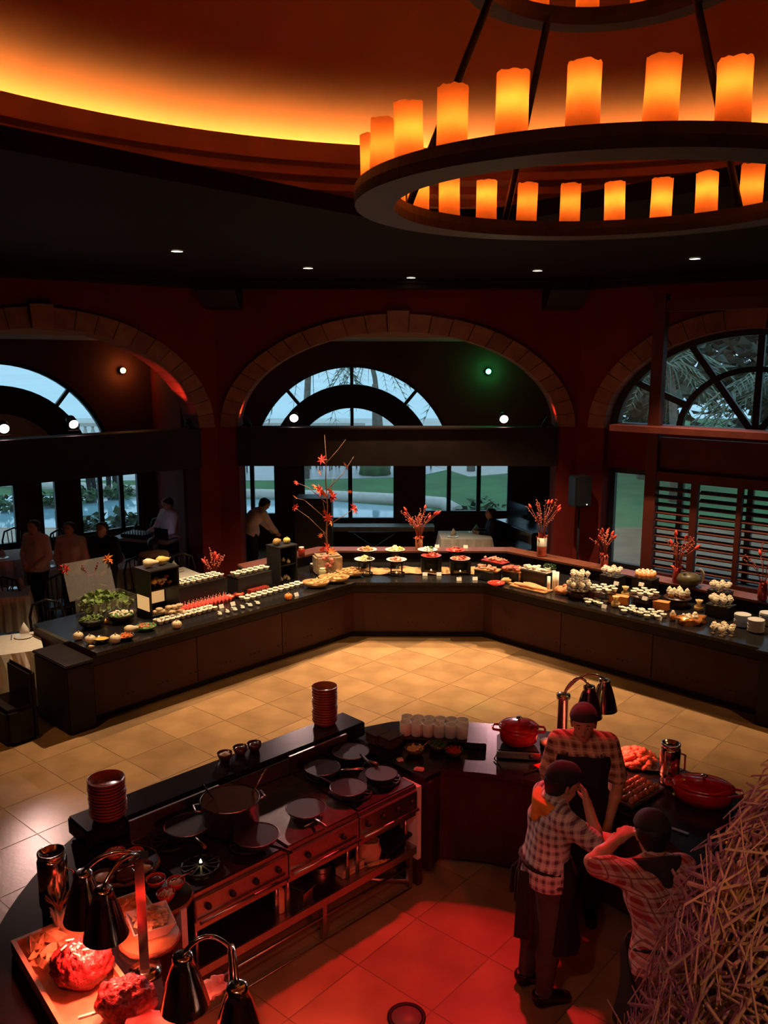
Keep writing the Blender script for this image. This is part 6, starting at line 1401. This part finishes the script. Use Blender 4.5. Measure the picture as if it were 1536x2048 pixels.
m_shirt = mat('pale_pink_shirt', (.85, .70, .66), .9, var=.08, bump=.1); m_suit = mat('black_suit', (.008, .008, .010), .8)
J0 = dict(pel=(0, 0, .93), wai=(0, .01, 1.08), che=(0, .0, 1.27), nek=(0, -.015, 1.43), hed=(0, .02, 1.565), look=(0, 1, 0),
          shR=(.18, -.01, 1.385), elR=(.235, -.04, 1.11), wrR=(.24, .07, .88), shL=(-.18, -.01, 1.385), elL=(-.235, -.04, 1.11), wrL=(-.24, .07, .88),
          hiR=(.09, 0, .90), knR=(.10, .02, .49), anR=(.10, -.02, .085), hiL=(-.09, 0, .90), knL=(-.10, .02, .49), anL=(-.10, -.02, .085), toe=(0, 1, 0), palmR=(-1, 0, 0), palmL=(1, 0, 0), curl=.6, fw=1.)
def v3(*a): return Vector(a)
def hand(pr, wr, d, nrm, curl, side, s_=1., k=.006):
    d = d.normalized(); nrm = (nrm - d * nrm.dot(d)).normalized(); sd = d.cross(nrm).normalized() * side
    kn = []
    for i, o in enumerate((-.030, -.010, .010, .030)):
        b_ = wr + d * (.085 - abs(o) * .25) * s_ + sd * o * s_; kn.append(b_); pr.append((wr + d * .012 + sd * o * .55 * s_, b_, .017 * s_, .013 * s_, .02))
    ln = (.058, .074, .080, .070)
    for i, b_ in enumerate(kn):
        dd = d; q = b_; Lf = ln[3 - i] * s_
        for sg in range(3):
            ang = curl * (.5 + .45 * sg); e_ = (d * math.cos(ang) + nrm * math.sin(ang)).normalized(); t = q + e_ * Lf * (.45, .32, .26)[sg]
            pr.append((q, t, (.0105 - .0012 * sg) * s_, (.0098 - .0014 * sg) * s_, k)); q = t
    tb = wr + d * .030 * s_ + sd * .022 * s_; t1 = tb + (d * .6 + sd * .75 + nrm * .35).normalized() * .042 * s_; t2 = t1 + (d * .85 + sd * .25 + nrm * .45).normalized() * .032 * s_
    pr.append((tb, t1, .015 * s_, .0115 * s_, .012)); pr.append((t1, t2, .0112 * s_, .009 * s_, .006))
def person(label, loc, rz, pose=None, h=.012, shirt=None, trou=m_btrou, sleeve=.75, cap=None, apron=None, hair=True, kerchief=None, group=None, scale=1., bib=True, hem=.86, legs=True, face=True, skirt_len=.46, shirt_name='shirt', coat=False, ties=False):
    J = dict(J0); J.update(pose or {})
    P = {k: (Vector(q) if isinstance(q, tuple) else q) for k, q in J.items()}
    up = (P['nek'] - P['pel']).normalized(); sd = (P['shR'] - P['shL']).normalized(); fw = up.cross(sd).normalized() * 1.0; fw = sd.cross(up).normalized() * -1
    if fw.y * 1 < 0 and P['look'].y > 0 and abs(fw.y) > .3: fw = -fw
    tor = []
    hs = (P['hiR'] - P['hiL']).normalized()
    tor.append((P['hiL'] + hs * .01 + v3(0, 0, .03), P['hiR'] - hs * .01 + v3(0, 0, .03), .105, .105, .05))
    for s_ in (-1, 1):
        tor.append((P['pel'] + sd * .055 * s_, P['wai'] + sd * .05 * s_, .105, .098, .05)); tor.append((P['wai'] + sd * .05 * s_, P['che'] + sd * .075 * s_, .098, .102, .05)); tor.append((P['che'] + sd * .075 * s_, P['nek'] + sd * .06 * s_ - up * .06, .102, .06, .05))
    tor.append((P['shL'].lerp(P['shR'], .12), P['shL'].lerp(P['shR'], .5) + up * .02, .06, .062, .05)); tor.append((P['shR'].lerp(P['shL'], .12), P['shL'].lerp(P['shR'], .5) + up * .02, .06, .062, .05))
    arms_u, arms_l, hands, lg, ft = [], [], [], [], []
    for q, sg in (('R', 1), ('L', -1)):
        S, E_, W_ = P['sh' + q], P['el' + q], P['wr' + q]
        arms_u.append((S, S.lerp(E_, .5), .056, .050, .03)); arms_u.append((S.lerp(E_, .5), E_, .050, .041, .03)); arms_l.append((E_, E_.lerp(W_, .35), .041, .041, .02)); arms_l.append((E_.lerp(W_, .35), W_, .041, .028, .02))
        hand(hands, W_, (W_ - E_), P['palm' + q], P['curl'], -sg)
        if legs:
            H_, K_, A_ = P['hi' + q], P['kn' + q], P['an' + q]
            lg.append((H_, K_, .088, .058, .04)); lg.append((K_, K_.lerp(A_, .35) + v3(0, -.012, 0), .056, .055, .03)); lg.append((K_.lerp(A_, .35) + v3(0, -.012, 0), A_, .055, .038, .03))
            td = P['toe'].normalized(); ft.append((A_ + v3(0, 0, -.02) - td * .03, A_ + v3(0, 0, -.05) - td * .025, .042, .034, .02)); ft.append((A_ + v3(0, 0, -.03), A_ + td * .15 + v3(0, 0, -.052), .042, .031, .03))
    hd = P['hed']; lk = P['look'].normalized(); hu = (hd - P['nek']).normalized(); hu = (hu - lk * hu.dot(lk)).normalized(); hr = lk.cross(hu).normalized()
    head = [(P['nek'] - up * .02, hd - hu * .05 - lk * .02, .058, .052, .03), (hd - lk * .022 + hu * .02, hd + lk * .022 + hu * .03, .082, .076, .02), (hd + lk * .02, hd + lk * .045 - hu * .085, .070, .036, .03), (hd + lk * .03 - hu * .02, hd + lk * .045 - hu * .05, .058, .05, .02)]
    head.append((hd + lk * .093 + hu * .005, hd + lk * .112 - hu * .028, .009, .014, .012)); head.append((hd + lk * .085 - hu * .060 + hr * .016, hd + lk * .085 - hu * .060 - hr * .016, .011, .011, .01))
    for s_ in (-1, 1): head.append((hd + hr * .082 * s_ - lk * .005 + hu * .012, hd + hr * .080 * s_ - lk * .002 - hu * .028, .014, .010, .006)); head.append((hd + lk * .075 + hr * .032 * s_ + hu * .022, hd + lk * .078 + hr * .014 * s_ + hu * .018, .014, .012, .012))
    body = surf(tor + arms_u + arms_l + hands + lg + ft + head, h, (), 'person', m_skin)
    root = link('person', body, None, loc, rz); root.scale = (scale,) * 3; tag(root, label, 'person', group)
    dn = -up
    if shirt:
        sp = list(tor)
        for q in ('R', 'L'):
            S, E_, W_ = P['sh' + q], P['el' + q], P['wr' + q]
            if sleeve <= 1: sp.append((S, S.lerp(E_, sleeve), .060, .058, .035))
            else: sp.append((S, E_, .058, .048, .03)); sp.append((E_, E_.lerp(W_, sleeve - 1), .047, .036, .02))
        sp.append((P['pel'] + sd * .05 + up * .02, P['pel'] + sd * .05 - up * .06, .125, .13, .05)); sp.append((P['pel'] - sd * .05 + up * .02, P['pel'] - sd * .05 - up * .06, .125, .13, .05))
        hemp = P['pel'] + up * (hem - .93)
        cl = [(hemp, dn), (P['nek'] + up * .055, up + fw * .12)]
        link(shirt_name, surf(sp, h, cl, 'shirt', shirt, .014), root)
        col_ = MB(); c_ = P['nek'] + up * .025
        M = frame(c_, up + fw * .25); col_.lathe([(.082, -.012), (.072, .018), (.064, .020), (.068, -.01)], 20, M, a0=0, a1=2 * PI, cap=False); col_.obj('collar', shirt, root)
    if legs and trou:
        link('trousers', surf(lg + [tor[0]] + [(P['pel'] + sd * .05, P['pel'] - sd * .05, .10, .10, .04)], h, [(v3(0, 0, .075), v3(0, 0, -1)), (P['pel'] + up * .06, up)], 'trousers', trou, .016), root)
    if legs:
        k = len(ft) // 2
        for i in range(2): link('shoe', surf(ft[i * k:(i + 1) * k], min(h, .010), [(v3(0, 0, .004), v3(0, 0, -1)), (v3(0, 0, .095), v3(0, 0, 1))], 'shoe', m_shoe, .012), root)
    if apron:
        ap = list(tor)
        kz = v3(0, 0, 1)
        for q in ('R', 'L'):
            e_ = P['hi' + q].lerp(P['kn' + q], 1.0); ap.append((P['hi' + q] + v3(0, 0, .02), e_, .125, .135, .06))
        ap.append((P['hiL'] + v3(0, .03, 0), P['knR'] + v3(0, .03, 0), .11, .12, .06)); ap.append((P['hiR'] + v3(0, .03, 0), P['knL'] + v3(0, .03, 0), .11, .12, .06))
        top = P['che'] + up * (.05 if bib else -.19)
        cl = [(P['pel'] + fw * .05, -fw), (top, up), (v3(0, 0, skirt_len), v3(0, 0, -1)), (P['pel'] + sd * .205, sd), (P['pel'] - sd * .205, -sd)]
        link('apron', surf(ap, h, cl, 'apron', apron, .026), root)
        if bib: MB().tube([P['che'] + up * .05 + sd * .12 + fw * .10, P['nek'] + sd * .09 + up * .01, P['nek'] - fw * .085 + up * .0, P['nek'] - sd * .09 + up * .01, P['che'] + up * .05 - sd * .12 + fw * .10], .010, 6).obj('neck_strap', apron, root)
        w0 = P['pel'] + up * .06; pts = [w0 + sd * .19 * math.cos(a_) + fw * .165 * math.sin(a_) for a_ in [R(q) for q in range(170, 371, 20)]]; MB().tube(pts, .014, 6).obj('apron_tie', apron, root)
        if ties:
            b_ = w0 - fw * .17
            for s_ in (-1, 1): MB().tube([b_, b_ + sd * .04 * s_ - fw * .03 - up * .08, b_ + sd * .05 * s_ - fw * .02 - up * .26], [.010, .016, .018], 6).obj('apron_tie', apron, root)
            mb = MB(); vs = []
            for r_ in range(6):
                z = .96 - r_ * .09; fl_ = .02 * r_
                for c_ in range(4): q = v3(P['pel'].x, P['pel'].y, z) + sd * (.10 - c_ * .012 + fl_ * .4) - fw * (.15 + c_ * (.018 + fl_ * .10)) ; vs.append(q)
            vs += [q + sd * .010 + fw * .004 for q in vs]; n_ = 24
            fs = [(o + r_ * 4 + c_, o + r_ * 4 + c_ + 1, o + r_ * 4 + c_ + 5, o + r_ * 4 + c_ + 4) for o in (0, n_) for r_ in range(5) for c_ in range(3)]
            rim = [r_ * 4 for r_ in range(6)] + [20 + c_ for c_ in range(1, 4)] + [r_ * 4 + 3 for r_ in range(4, -1, -1)] + [2, 1]
            fs += [(rim[k_], rim[(k_ + 1) % len(rim)], rim[(k_ + 1) % len(rim)] + n_, rim[k_] + n_) for k_ in range(len(rim))]
            mb.add(vs, fs, None, True); mb.obj('apron_flap', apron, root)
    cr = [(hd - lk * .025 + hu * .022, hd + lk * .018 + hu * .032, .084, .078, .02)]
    if cap:
        link('cap', surf(cr + [(hd - lk * .02 + hu * .06, hd + lk * .02 + hu * .06, .072, .07, .03)], min(h, .010), [(hd + hu * .046 - lk * .0, -hu + lk * .22)], 'cap', cap, .016), root)
        M = frame(hd + hu * .050 - lk * .003, hu - lk * .22); MB().lathe([(.101, -.016), (.106, 0), (.103, .018), (.098, .018), (.098, -.016), (.103, -.016)], 28, M @ Matrix.Diagonal((.92, 1.02, 1, 1))).obj('cap_band', cap, root)
    if hair:
        link('hair', surf(cr + [(hd - lk * .045 + hu * .0, hd - lk * .05 - hu * .045, .066, .05, .03)], min(h, .010), [(hd + lk * .045 + hu * .055, lk - hu * .55)], 'hair', m_hair, .009), root)
    if face:
        for s_ in (-1, 1):
            e_ = MB().ball(hd + lk * .0835 + hr * .031 * s_ + hu * .004, (.011, .008, .0048), 6).obj('eye', mat('eye_white', (.7, .66, .62), .3), root); MB().ball(hd + lk * .0925 + hr * .031 * s_ + hu * .003, .0052, 5).obj('iris', m_hair, e_)
            MB().tube([hd + lk * .094 + hr * .014 * s_ + hu * .024, hd + lk * .093 + hr * .032 * s_ + hu * .030, hd + lk * .083 + hr * .048 * s_ + hu * .024], [.004, .005, .003], 6).obj('eyebrow', m_hair, root)
        MB().tube([hd + lk * .088 - hu * .058 - hr * .024, hd + lk * .0985 - hu * .057, hd + lk * .088 - hu * .058 + hr * .024], [.004, .0075, .004], 6).obj('lips', mat('lips', (.45, .15, .12), .4), root)
    if kerchief:
        kp_ = [(P['nek'] + sd * .06 - fw * .02, P['nek'] - sd * .06 - fw * .02, .075, .075, .04), (P['nek'] - fw * .06, P['nek'] - fw * .10 - up * .10, .07, .03, .05), (P['nek'] + sd * .05 - fw * .03, P['nek'] + sd * .12 - up * .03, .06, .05, .03), (P['nek'] - sd * .05 - fw * .03, P['nek'] - sd * .12 - up * .03, .06, .05, .03)]
        link('neckerchief', surf(kp_, h, [(P['nek'] + up * .03, up)], 'kerchief', kerchief, .012), root)
    return root
pl_brown = plaid('brown_cream_plaid', (.58, .40, .26), (.16, .06, .035), (.75, .60, .45), .07); pl_white = plaid('white_purple_plaid', (.66, .58, .58), (.16, .08, .12), (.75, .70, .70), .06); pl_red = plaid('white_red_plaid', (.70, .52, .46), (.36, .05, .05), (.22, .04, .04), .07)
HR = .0085
# chef facing us in front of the grill tray
person('chef facing the room in brown plaid shirt, charcoal cap and black bib apron', (1.47, 5.86, 0), R(172), dict(hed=(.01, .05, 1.55), nek=(0, .0, 1.425), look=(.10, .98, -.06), wrR=(.18, .24, .93), elR=(.25, .0, 1.10), wrL=(-.17, .24, .90), elL=(-.26, .02, 1.10), palmR=(-.6, .2, -.7), palmL=(.6, .2, -.7), curl=.7), HR, pl_brown, m_btrou, .82, m_capg, m_apron, True, scale=1.02)
# chef in profile with his hand at his mouth
person('chef in profile touching his mouth, white plaid shirt, black cap, yellow neckerchief', (1.05, 5.04, 0), R(-78), dict(hed=(.0, .10, 1.51), nek=(0, .04, 1.395), look=(.05, .96, -.22), che=(0, .03, 1.25), shR=(.175, .03, 1.36), shL=(-.175, .05, 1.36), elR=(.20, .27, 1.17), wrR=(.06, .25, 1.38), elL=(-.20, .20, 1.10), wrL=(.02, .34, 1.13), palmR=(-.3, -1, .0), palmL=(.2, -.4, 1), curl=.75, anL=(-.11, -.06, .085), knL=(-.10, .0, .49)), HR, pl_white, m_trou, .80, m_capk, m_apron, True, mat('ochre_neckerchief', (.72, .30, .05), .9, var=.15), scale=1.0, bib=False, skirt_len=.42, ties=True)
# chef with his back to us, hand raised to his head
person('chef seen from behind raising an arm, red plaid shirt and dark neckerchief', (1.56, 4.17, 0), R(8), dict(pel=(0, 0, .93), wai=(0, .04, 1.07), che=(0, .13, 1.23), nek=(.0, .22, 1.36), hed=(.02, .30, 1.47), look=(.08, .90, -.42), shR=(.17, .20, 1.32), shL=(-.18, .17, 1.33), elL=(-.35, .24, 1.375), wrL=(-.165, .32, 1.45), elR=(.26, .30, 1.12), wrR=(.16, .50, 1.06), palmL=(.5, .3, -.8), palmR=(-1, 0, -.2), curl=.9), HR, pl_red, m_trou, .82, m_capk, m_apron, True, mat('charcoal_neckerchief', (.045, .035, .040), .9, var=.2), scale=1.02, bib=False, skirt_len=.45)

# ------------------------------------------------------------------ people in the dining room
HB = .02
stand = dict(wrR=(.10, .16, .95), elR=(.25, .0, 1.10), wrL=(-.10, .16, .95), elL=(-.25, .0, 1.10), curl=.8)
for (u, v, zt, lab, sh, tr, rz) in ((68, 1042, 1.66, 'waiter in pale shirt standing with hands folded by the chair backs', m_shirt, m_btrou, 160), (139, 1046, 1.66, 'waiter in pale shirt between his two standing colleagues', mat('cream_shirt', (.82, .70, .64), .9), m_btrou, 170), (204, 1044, 1.68, 'man in black suit standing beside the waiters', m_suit, m_btrou, 172)):
    p = at(u, v, zt); person(lab, (p.x, p.y, 0), R(rz), stand, HB, sh, tr, 1.85, None, None, True, group=None)
person('man in pale shirt working at the mixing desk', (-3.95, 15.35, 0), R(140), dict(wrR=(.16, .36, 1.06), elR=(.24, .12, 1.10), wrL=(-.16, .36, 1.06), elL=(-.24, .12, 1.10), look=(0, .85, -.5)), HB, mat('cream_shirt', (.82, .70, .64), .9), m_btrou, 1.85)
p = at(500, 1010, 1.5); p = Vector((p.x * 15.9 / p.y, 15.9, 0)); person('man in white shirt bending beside the black speaker cabinet', p, R(-60), dict(che=(0, .10, 1.22), nek=(0, .22, 1.33), hed=(0, .30, 1.44), shR=(.18, .20, 1.29), shL=(-.18, .20, 1.29), elR=(.22, .32, 1.05), elL=(-.22, .32, 1.05), wrR=(.18, .46, .9), wrL=(-.18, .46, .9), look=(0, .8, -.6)), HB, m_shirt, m_btrou, 1.85)
# seated: thighs forward
sit = dict(pel=(0, 0, .52), wai=(0, .01, .67), che=(0, .0, .86), nek=(0, .0, 1.02), hed=(0, .03, 1.15), shR=(.18, 0, .975), shL=(-.18, 0, .975), elR=(.23, .06, .74), elL=(-.23, .06, .74), wrR=(.12, .28, .78), wrL=(-.12, .28, .78), hiR=(.09, 0, .51), hiL=(-.09, 0, .51), knR=(.11, .42, .50), knL=(-.11, .42, .50), anR=(.11, .42, .085), anL=(-.11, .42, .085))
p = at(306, 1078, 1.25); SEAT_A = Vector((p.x, p.y, 0)); person('guest in tan shirt sitting with back to the display tower', SEAT_A, R(25), sit, HB, mat('tan_shirt', (.45, .27, .16), .9), m_btrou, 1.8, hem=.90)
p = at(985, 1006, 1.22); SEAT_B = Vector((p.x * 16.6 / p.y, 16.6, 0)); person('person in dark clothes sitting at the white clothed table', SEAT_B, R(90), sit, HB, m_suit, m_btrou, 1.8, hem=.90)
for i, (u, dd) in enumerate(((183, 9.5), (224, 9.5))):
    q = on_plane(u, 975, PB + NL * dd, NL); person(('person in dark skirt walking on the pool terrace', 'person in dark shorts walking behind on the pool terrace')[i], (q.x, q.y, -.18), R(60 + 150 * i), None, .025, mat('pale_top', (.5, .5, .52), .9), m_btrou, .8, None, None, True, face=False)
# ================================================================== dining room behind the buffet
m_chair = mat('black_chair_wood', (.012, .010, .010), .35, var=.2)
def chair_proto():
    t = thing('dining_chair', 'x', 'chair'); MB().box((0, 0, .45), (.44, .44, .05), bev=.015).obj('seat', m_chair, t)
    for sx in (-.19, .19): MB().tube([(sx, .19, 0), (sx, .19, .43)], .018, 6).obj('leg', m_chair, t); MB().tube([(sx, -.19, 0), (sx, -.19, .45)], .018, 6).obj('leg', m_chair, t)
    bk = MB().tube([(-.20, -.20, .44), (-.215, -.23, .75), (-.17, -.26, .93), (0, -.275, .99), (.17, -.26, .93), (.215, -.23, .75), (.20, -.20, .44)], .018, 8).obj('back_frame', m_chair, t)
    for x in (-.11, -.04, .04, .11): MB().tube([(x * .7, -.205, .46), (x, -.245, .75), (x * 1.15, -.265, .95)], .010, 6).obj('slat', m_chair, bk)
    return t
def table(p, w_, d_, rz, label, drop=.70, setting=True, flower=False):
    t = thing('dining_table', label, 'table', p, rz); MB().box((0, 0, .735), (w_ - .03, d_ - .03, .03)).obj('top', m_dark, t)
    for x in (-w_ / 2 + .1, w_ / 2 - .1):
        for y in (-d_ / 2 + .1, d_ / 2 - .1): MB().box((x, y, .36), (.05, .05, .72)).obj('leg', m_dark, t)
    c = thing('tablecloth', 'white cloth draped over the ' + label, 'tablecloth', Vector(p) + Vector((0, 0, .752)), rz)
    n = 60; ring = []; per = 2 * (w_ + d_)
    for i in range(n):
        s_ = per * i / n
        if s_ < w_: x, y, o = -w_ / 2 + s_, -d_ / 2, (0, -1)
        elif s_ < w_ + d_: x, y, o = w_ / 2, -d_ / 2 + s_ - w_, (1, 0)
        elif s_ < 2 * w_ + d_: x, y, o = w_ / 2 - (s_ - w_ - d_), d_ / 2, (0, 1)
        else: x, y, o = -w_ / 2, d_ / 2 - (s_ - 2 * w_ - d_), (-1, 0)
        ring.append((x, y, o))
    vs = [(x, y, .008) for x, y, o in ring] + [(x + o[0] * (.02 + .02 * math.sin(i * 1.9)), y + o[1] * (.02 + .02 * math.sin(i * 1.9)), -.18) for i, (x, y, o) in enumerate(ring)] + [(x + o[0] * (.05 + .035 * math.sin(i * 1.9)), y + o[1] * (.05 + .035 * math.sin(i * 1.9)), -drop) for i, (x, y, o) in enumerate(ring)]
    mb = MB(); mb.add(vs, [tuple(range(n))] + [(j * n + i, j * n + (i + 1) % n, (j + 1) * n + (i + 1) % n, (j + 1) * n + i) for j in range(2) for i in range(n)]); mb.obj('cloth', m_linen, c)
    if setting:
        for k, (x, y) in enumerate(((-w_ / 4, -d_ / 4), (w_ / 4, d_ / 4))):
            q = Vector(p) + Matrix.Rotation(rz, 3, 'Z') @ Vector((x, y, .762)); tag(MB().lathe([(.07, 0), (.11, .012), (.105, .014), (0, .006)], 20).obj('dinner_plate', m_white, None, q), 'white dinner plate on the ' + label, 'plate', 'plates on the ' + label[:24])
            q = Vector(p) + Matrix.Rotation(rz, 3, 'Z') @ Vector((x + .02, y + .20 * (1 if k else -1) * .0 + .19, .762)); mb = MB(); mb.lathe([(.06, 0), (.05, .05), (.0, .14)], 8, wob=lambda a_, z: 1 + .25 * math.sin(2 * a_)); tag(mb.obj('folded_napkin', m_linen, None, q, RNG.uniform(0, 6)), 'pointed white folded napkin on the ' + label, 'napkin', 'napkins on the ' + label[:24])
            q = Vector(p) + Matrix.Rotation(rz, 3, 'Z') @ Vector((x - .14, y, .762)); f = thing('table_knife', 'steel table knife on the ' + label, 'cutlery', q, rz + 1.5, 'cutlery on the ' + label[:24]); MB().box((.0, 0, .004), (.10, .010, .004)).obj('handle', m_steel, f); MB().box((.10, 0, .004), (.10, .014, .003)).obj('blade', m_steel, f)
    return t
tabs = [((70, 1325), .78, .78, R(25), 'table beside the end station', .68), ((30, 1110), .9, .9, R(30), 'table behind the left waiter', .5), ((112, 1128), .75, .75, R(49), 'table between the waiters', .5), ((240, 1130), .65, .65, R(40), 'table beside the black suit', .5), ((345, 1152), .8, .8, R(40), 'table behind the lit tower', .5), ((190, 1095), .8, .8, R(49), 'table under the triple window', .5), ((14, 1186), .62, .62, R(20), 'table at the chair backs', .5)]
for k, ((u, v), w_, d_, a_, lab, dr_) in enumerate(tabs):
    p = at(u, v, .75 if k else .75); 
    if k == 0: p = at(14, 1290, .75)
    table((p.x, p.y, 0), w_, d_, a_, lab, dr_)
chs = [(108, 1172, 40, 'black slat back chair pulled up between the waiters'), (26, 1075, 30, 'black slat back chair by the left window'), (100, 1080, 60, 'black slat back chair behind the middle waiter'), (278, 1150, 200, 'black slat back chair beside the black suit'), (362, 1142, 190, 'black slat back chair behind the lit tower'), (25, 1175, 0, 'black slat back chair beside the standing waiter'), (245, 1070, 100, 'black slat back chair under the mixing desk'), (300, 1062, 150, 'black slat back chair by the mixing desk'), (205, 1190, 10, 'black slat back chair behind the salad case'), (95, 1222, 20, 'black slat back chair behind the end station')]
for u, v, a_, lab in chs:
    p = at(u, v, .75); place('dchair', chair_proto, Vector((p.x, p.y, 0)), R(a_), lab, 'dining chairs')
place('dchair', chair_proto, SEAT_A, R(25), 'black slat back chair under the tan shirted guest', 'dining chairs'); place('dchair', chair_proto, SEAT_B, R(90), 'black slat back chair under the darkly dressed guest', 'dining chairs')
# booth bench at the end station
t = thing('booth_bench', 'low dark padded bench beside the end pilaster', 'bench', (-4.20, 8.98, 0), R(47)); MB().box((0, 0, .21), (.34, .60, .42), bev=.04).obj('seat', m_dark, t); MB().box((.16, 0, .40), (.07, .60, .80), bev=.03).obj('backrest', m_dark, t)
# mixing desk
q = Vector((-4.25, 14.85, 0)); t = thing('mixing_desk', 'grey topped sound desk beside the left pillar', 'desk', (q.x, q.y, 0), -WA * 0 + R(-20)); MB().box((0, 0, .50), (1.1, .4, 1.0)).obj('front', m_dark, t); MB().box((0, 0, 1.02), (1.2, .5, .04)).obj('top', mat('grey_desk_top', (.35, .33, .35), .4), t)
k = thing('sound_mixer', 'black sound mixer with knobs on the grey topped desk', 'mixer', (q.x - .15, q.y + .05, 1.042), R(-20)); MB().box((0, 0, .04), (.5, .36, .07), bev=.01).obj('body', m_can, k); kk = MB().lathe([(.012, 0), (.010, .02), (0, .021)], 8).mesh('knob', m_steel)
for i in range(8):
    for j in range(4): link('knob', kk, k, (-.2 + i * .057, -.12 + j * .075, .076))
l_ = thing('laptop', 'open laptop with glowing screen on the grey topped desk', 'laptop', (q.x + .38, q.y - .08, 1.042), R(150)); MB().box((0, 0, .008), (.32, .22, .015)).obj('base', m_can, l_); MB().box((0, .115, .10), (.32, .012, .20)).obj('lid', m_can, l_); MB().box((0, .107, .10), (.29, .004, .17)).obj('screen', mat('screen_glow', (.5, .5, .7), .4, emit=(.45, .42, .8), estr=1.2), l_)
# loudspeaker on stand beside the right pillar
d_ = ray(1160, 980); p = Vector((d_.x / d_.y * 14.2, 14.2, 0)); t = thing('loudspeaker', 'black loudspeaker on a thin pole beside the right pillar', 'speaker', p, R(15))
MB().box((0, 0, 1.98), (.30, .28, .52), bev=.02).obj('cabinet', m_can, t); MB().box((0, -.142, 1.98), (.26, .01, .46)).obj('grille', m_blackmat, t); MB().tube([(0, 0, .02), (0, 0, 1.72)], .018, 8).obj('pole', m_can, t); MB().ball((.06, -.15, 1.77), .008, 5).obj('indicator', mat('led', (1, 1, 1), .3, emit=(1, .95, .9), estr=8), t)
for a_ in (0, 120, 240): MB().tube([(0, 0, .3), (.35 * math.cos(R(a_)), .35 * math.sin(R(a_)), .012)], .012, 6).obj('leg', m_can, t)
# things in the centre alcove: tall speaker cabinet, console table, covered piano, white clothed table
x = ray(628, 1000).x / ray(628, 1000).y * 16.4; t = thing('flight_case', 'tall black speaker cabinet before the middle window', 'speaker', (x, 16.4, 0)); MB().box((0, 0, .78), (.72, .6, 1.5), bev=.03).obj('cabinet', m_can, t); MB().box((0, -.31, .8), (.6, .02, 1.2)).obj('grille', m_blackmat, t)
for sx in (-.28, .28):
    for sy in (-.22, .22): MB().lathe([(.04, 0), (.04, .05)], 10, c=(sx, sy, 0)).obj('castor', m_can, t)
x = ray(745, 1058).x / ray(745, 1058).y * 17.2; t = thing('folding_stand', 'black folding keyboard stand below the middle window', 'stand', (x, 17.2, 0)); MB().tube([(-.45, -.1, .02), (.45, -.1, .62)], .02, 6).obj('cross_bar', m_can, t); MB().tube([(.45, .1, .02), (-.45, .1, .62)], .02, 6).obj('cross_bar', m_can, t); MB().tube([(-.5, 0, .64), (.5, 0, .64)], .02, 6).obj('top_bar', m_can, t)
p = Vector((ray(930, 1050).x / ray(930, 1050).y * 16.4, 16.4, 0)); table(p, 1.0, .8, 0, 'table before the three pane window', .42, True)
x = ray(1052, 1010).x / ray(1052, 1010).y * 16.2; t = thing('piano', 'black upright piano with sloping lid at the alcove wall', 'piano', (x, 16.2, 0), R(-70)); MB().box((0, 0, .5), (1.5, .55, 1.0), bev=.02).obj('case', mat('piano_black', (.008, .008, .010), .12, coat=.6), t); MB().box((0, .05, 1.16), (1.5, .06, .42), M=Matrix.Translation((0, 0, 0)) @ Matrix.Rotation(0, 4, 'X')).obj('lid', mat('piano_black', (.008, .008, .010), .12), t); MB().box((0, -.36, .66), (1.4, .22, .05)).obj('keyboard_shelf', mat('piano_black', (.008, .008, .010), .12), t)

# ================================================================== hay on the mezzanine ledge
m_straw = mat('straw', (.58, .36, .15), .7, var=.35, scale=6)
hb = thing('hay_mound', 'large loose heap of dry straw on the mezzanine ledge', 'hay', (1.0, 1.05, 2.62)); core = MB()
HC, HRD = Vector((.10, .02, .33)), Vector((.725, .46, .90))
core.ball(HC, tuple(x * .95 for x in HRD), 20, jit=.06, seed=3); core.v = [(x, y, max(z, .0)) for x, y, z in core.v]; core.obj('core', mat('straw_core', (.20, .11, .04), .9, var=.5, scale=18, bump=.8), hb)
rd = random.Random(12); mb = MB()
for i in range(13000):
    d = Vector((rd.gauss(0, 1), rd.gauss(0, 1), rd.gauss(0, 1))).normalized()
    if d.y > .6 or d.z < -.4 or d.x > .35: continue
    p = Vector((HC.x + d.x * HRD.x, HC.y + d.y * HRD.y, HC.z + d.z * HRD.z)) * 1.0 + d * rd.uniform(-.04, .02)
    t1 = Vector((rd.gauss(0, 1), rd.gauss(0, 1), rd.gauss(0, 1))); t1 = (t1 - d * t1.dot(d)).normalized(); t1 = (t1 + d * rd.uniform(-.2, .3)).normalized(); L_ = rd.uniform(.06, .24); w_ = rd.uniform(.0014, .0034)
    s_ = t1.cross(d).normalized() * w_; u_ = d * w_ * .45; a_ = p - t1 * L_ * .5; b_ = p + t1 * L_ * .5 + d * rd.uniform(-.01, .01); m_ = (a_ + b_) / 2 + d * rd.uniform(-.006, .012)
    vs = []
    for q in (a_, m_, b_): vs += [q - s_, q + u_, q + s_, q - u_]
    fs = [(j * 4 + k, j * 4 + (k + 1) % 4, (j + 1) * 4 + (k + 1) % 4, (j + 1) * 4 + k) for j in range(2) for k in range(4)] + [(0, 1, 2, 3), (8, 9, 10, 11)]
    mb.add(vs, fs)
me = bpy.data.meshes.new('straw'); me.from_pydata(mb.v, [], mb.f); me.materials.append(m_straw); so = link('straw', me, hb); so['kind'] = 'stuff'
bpy.context.view_layer.update()
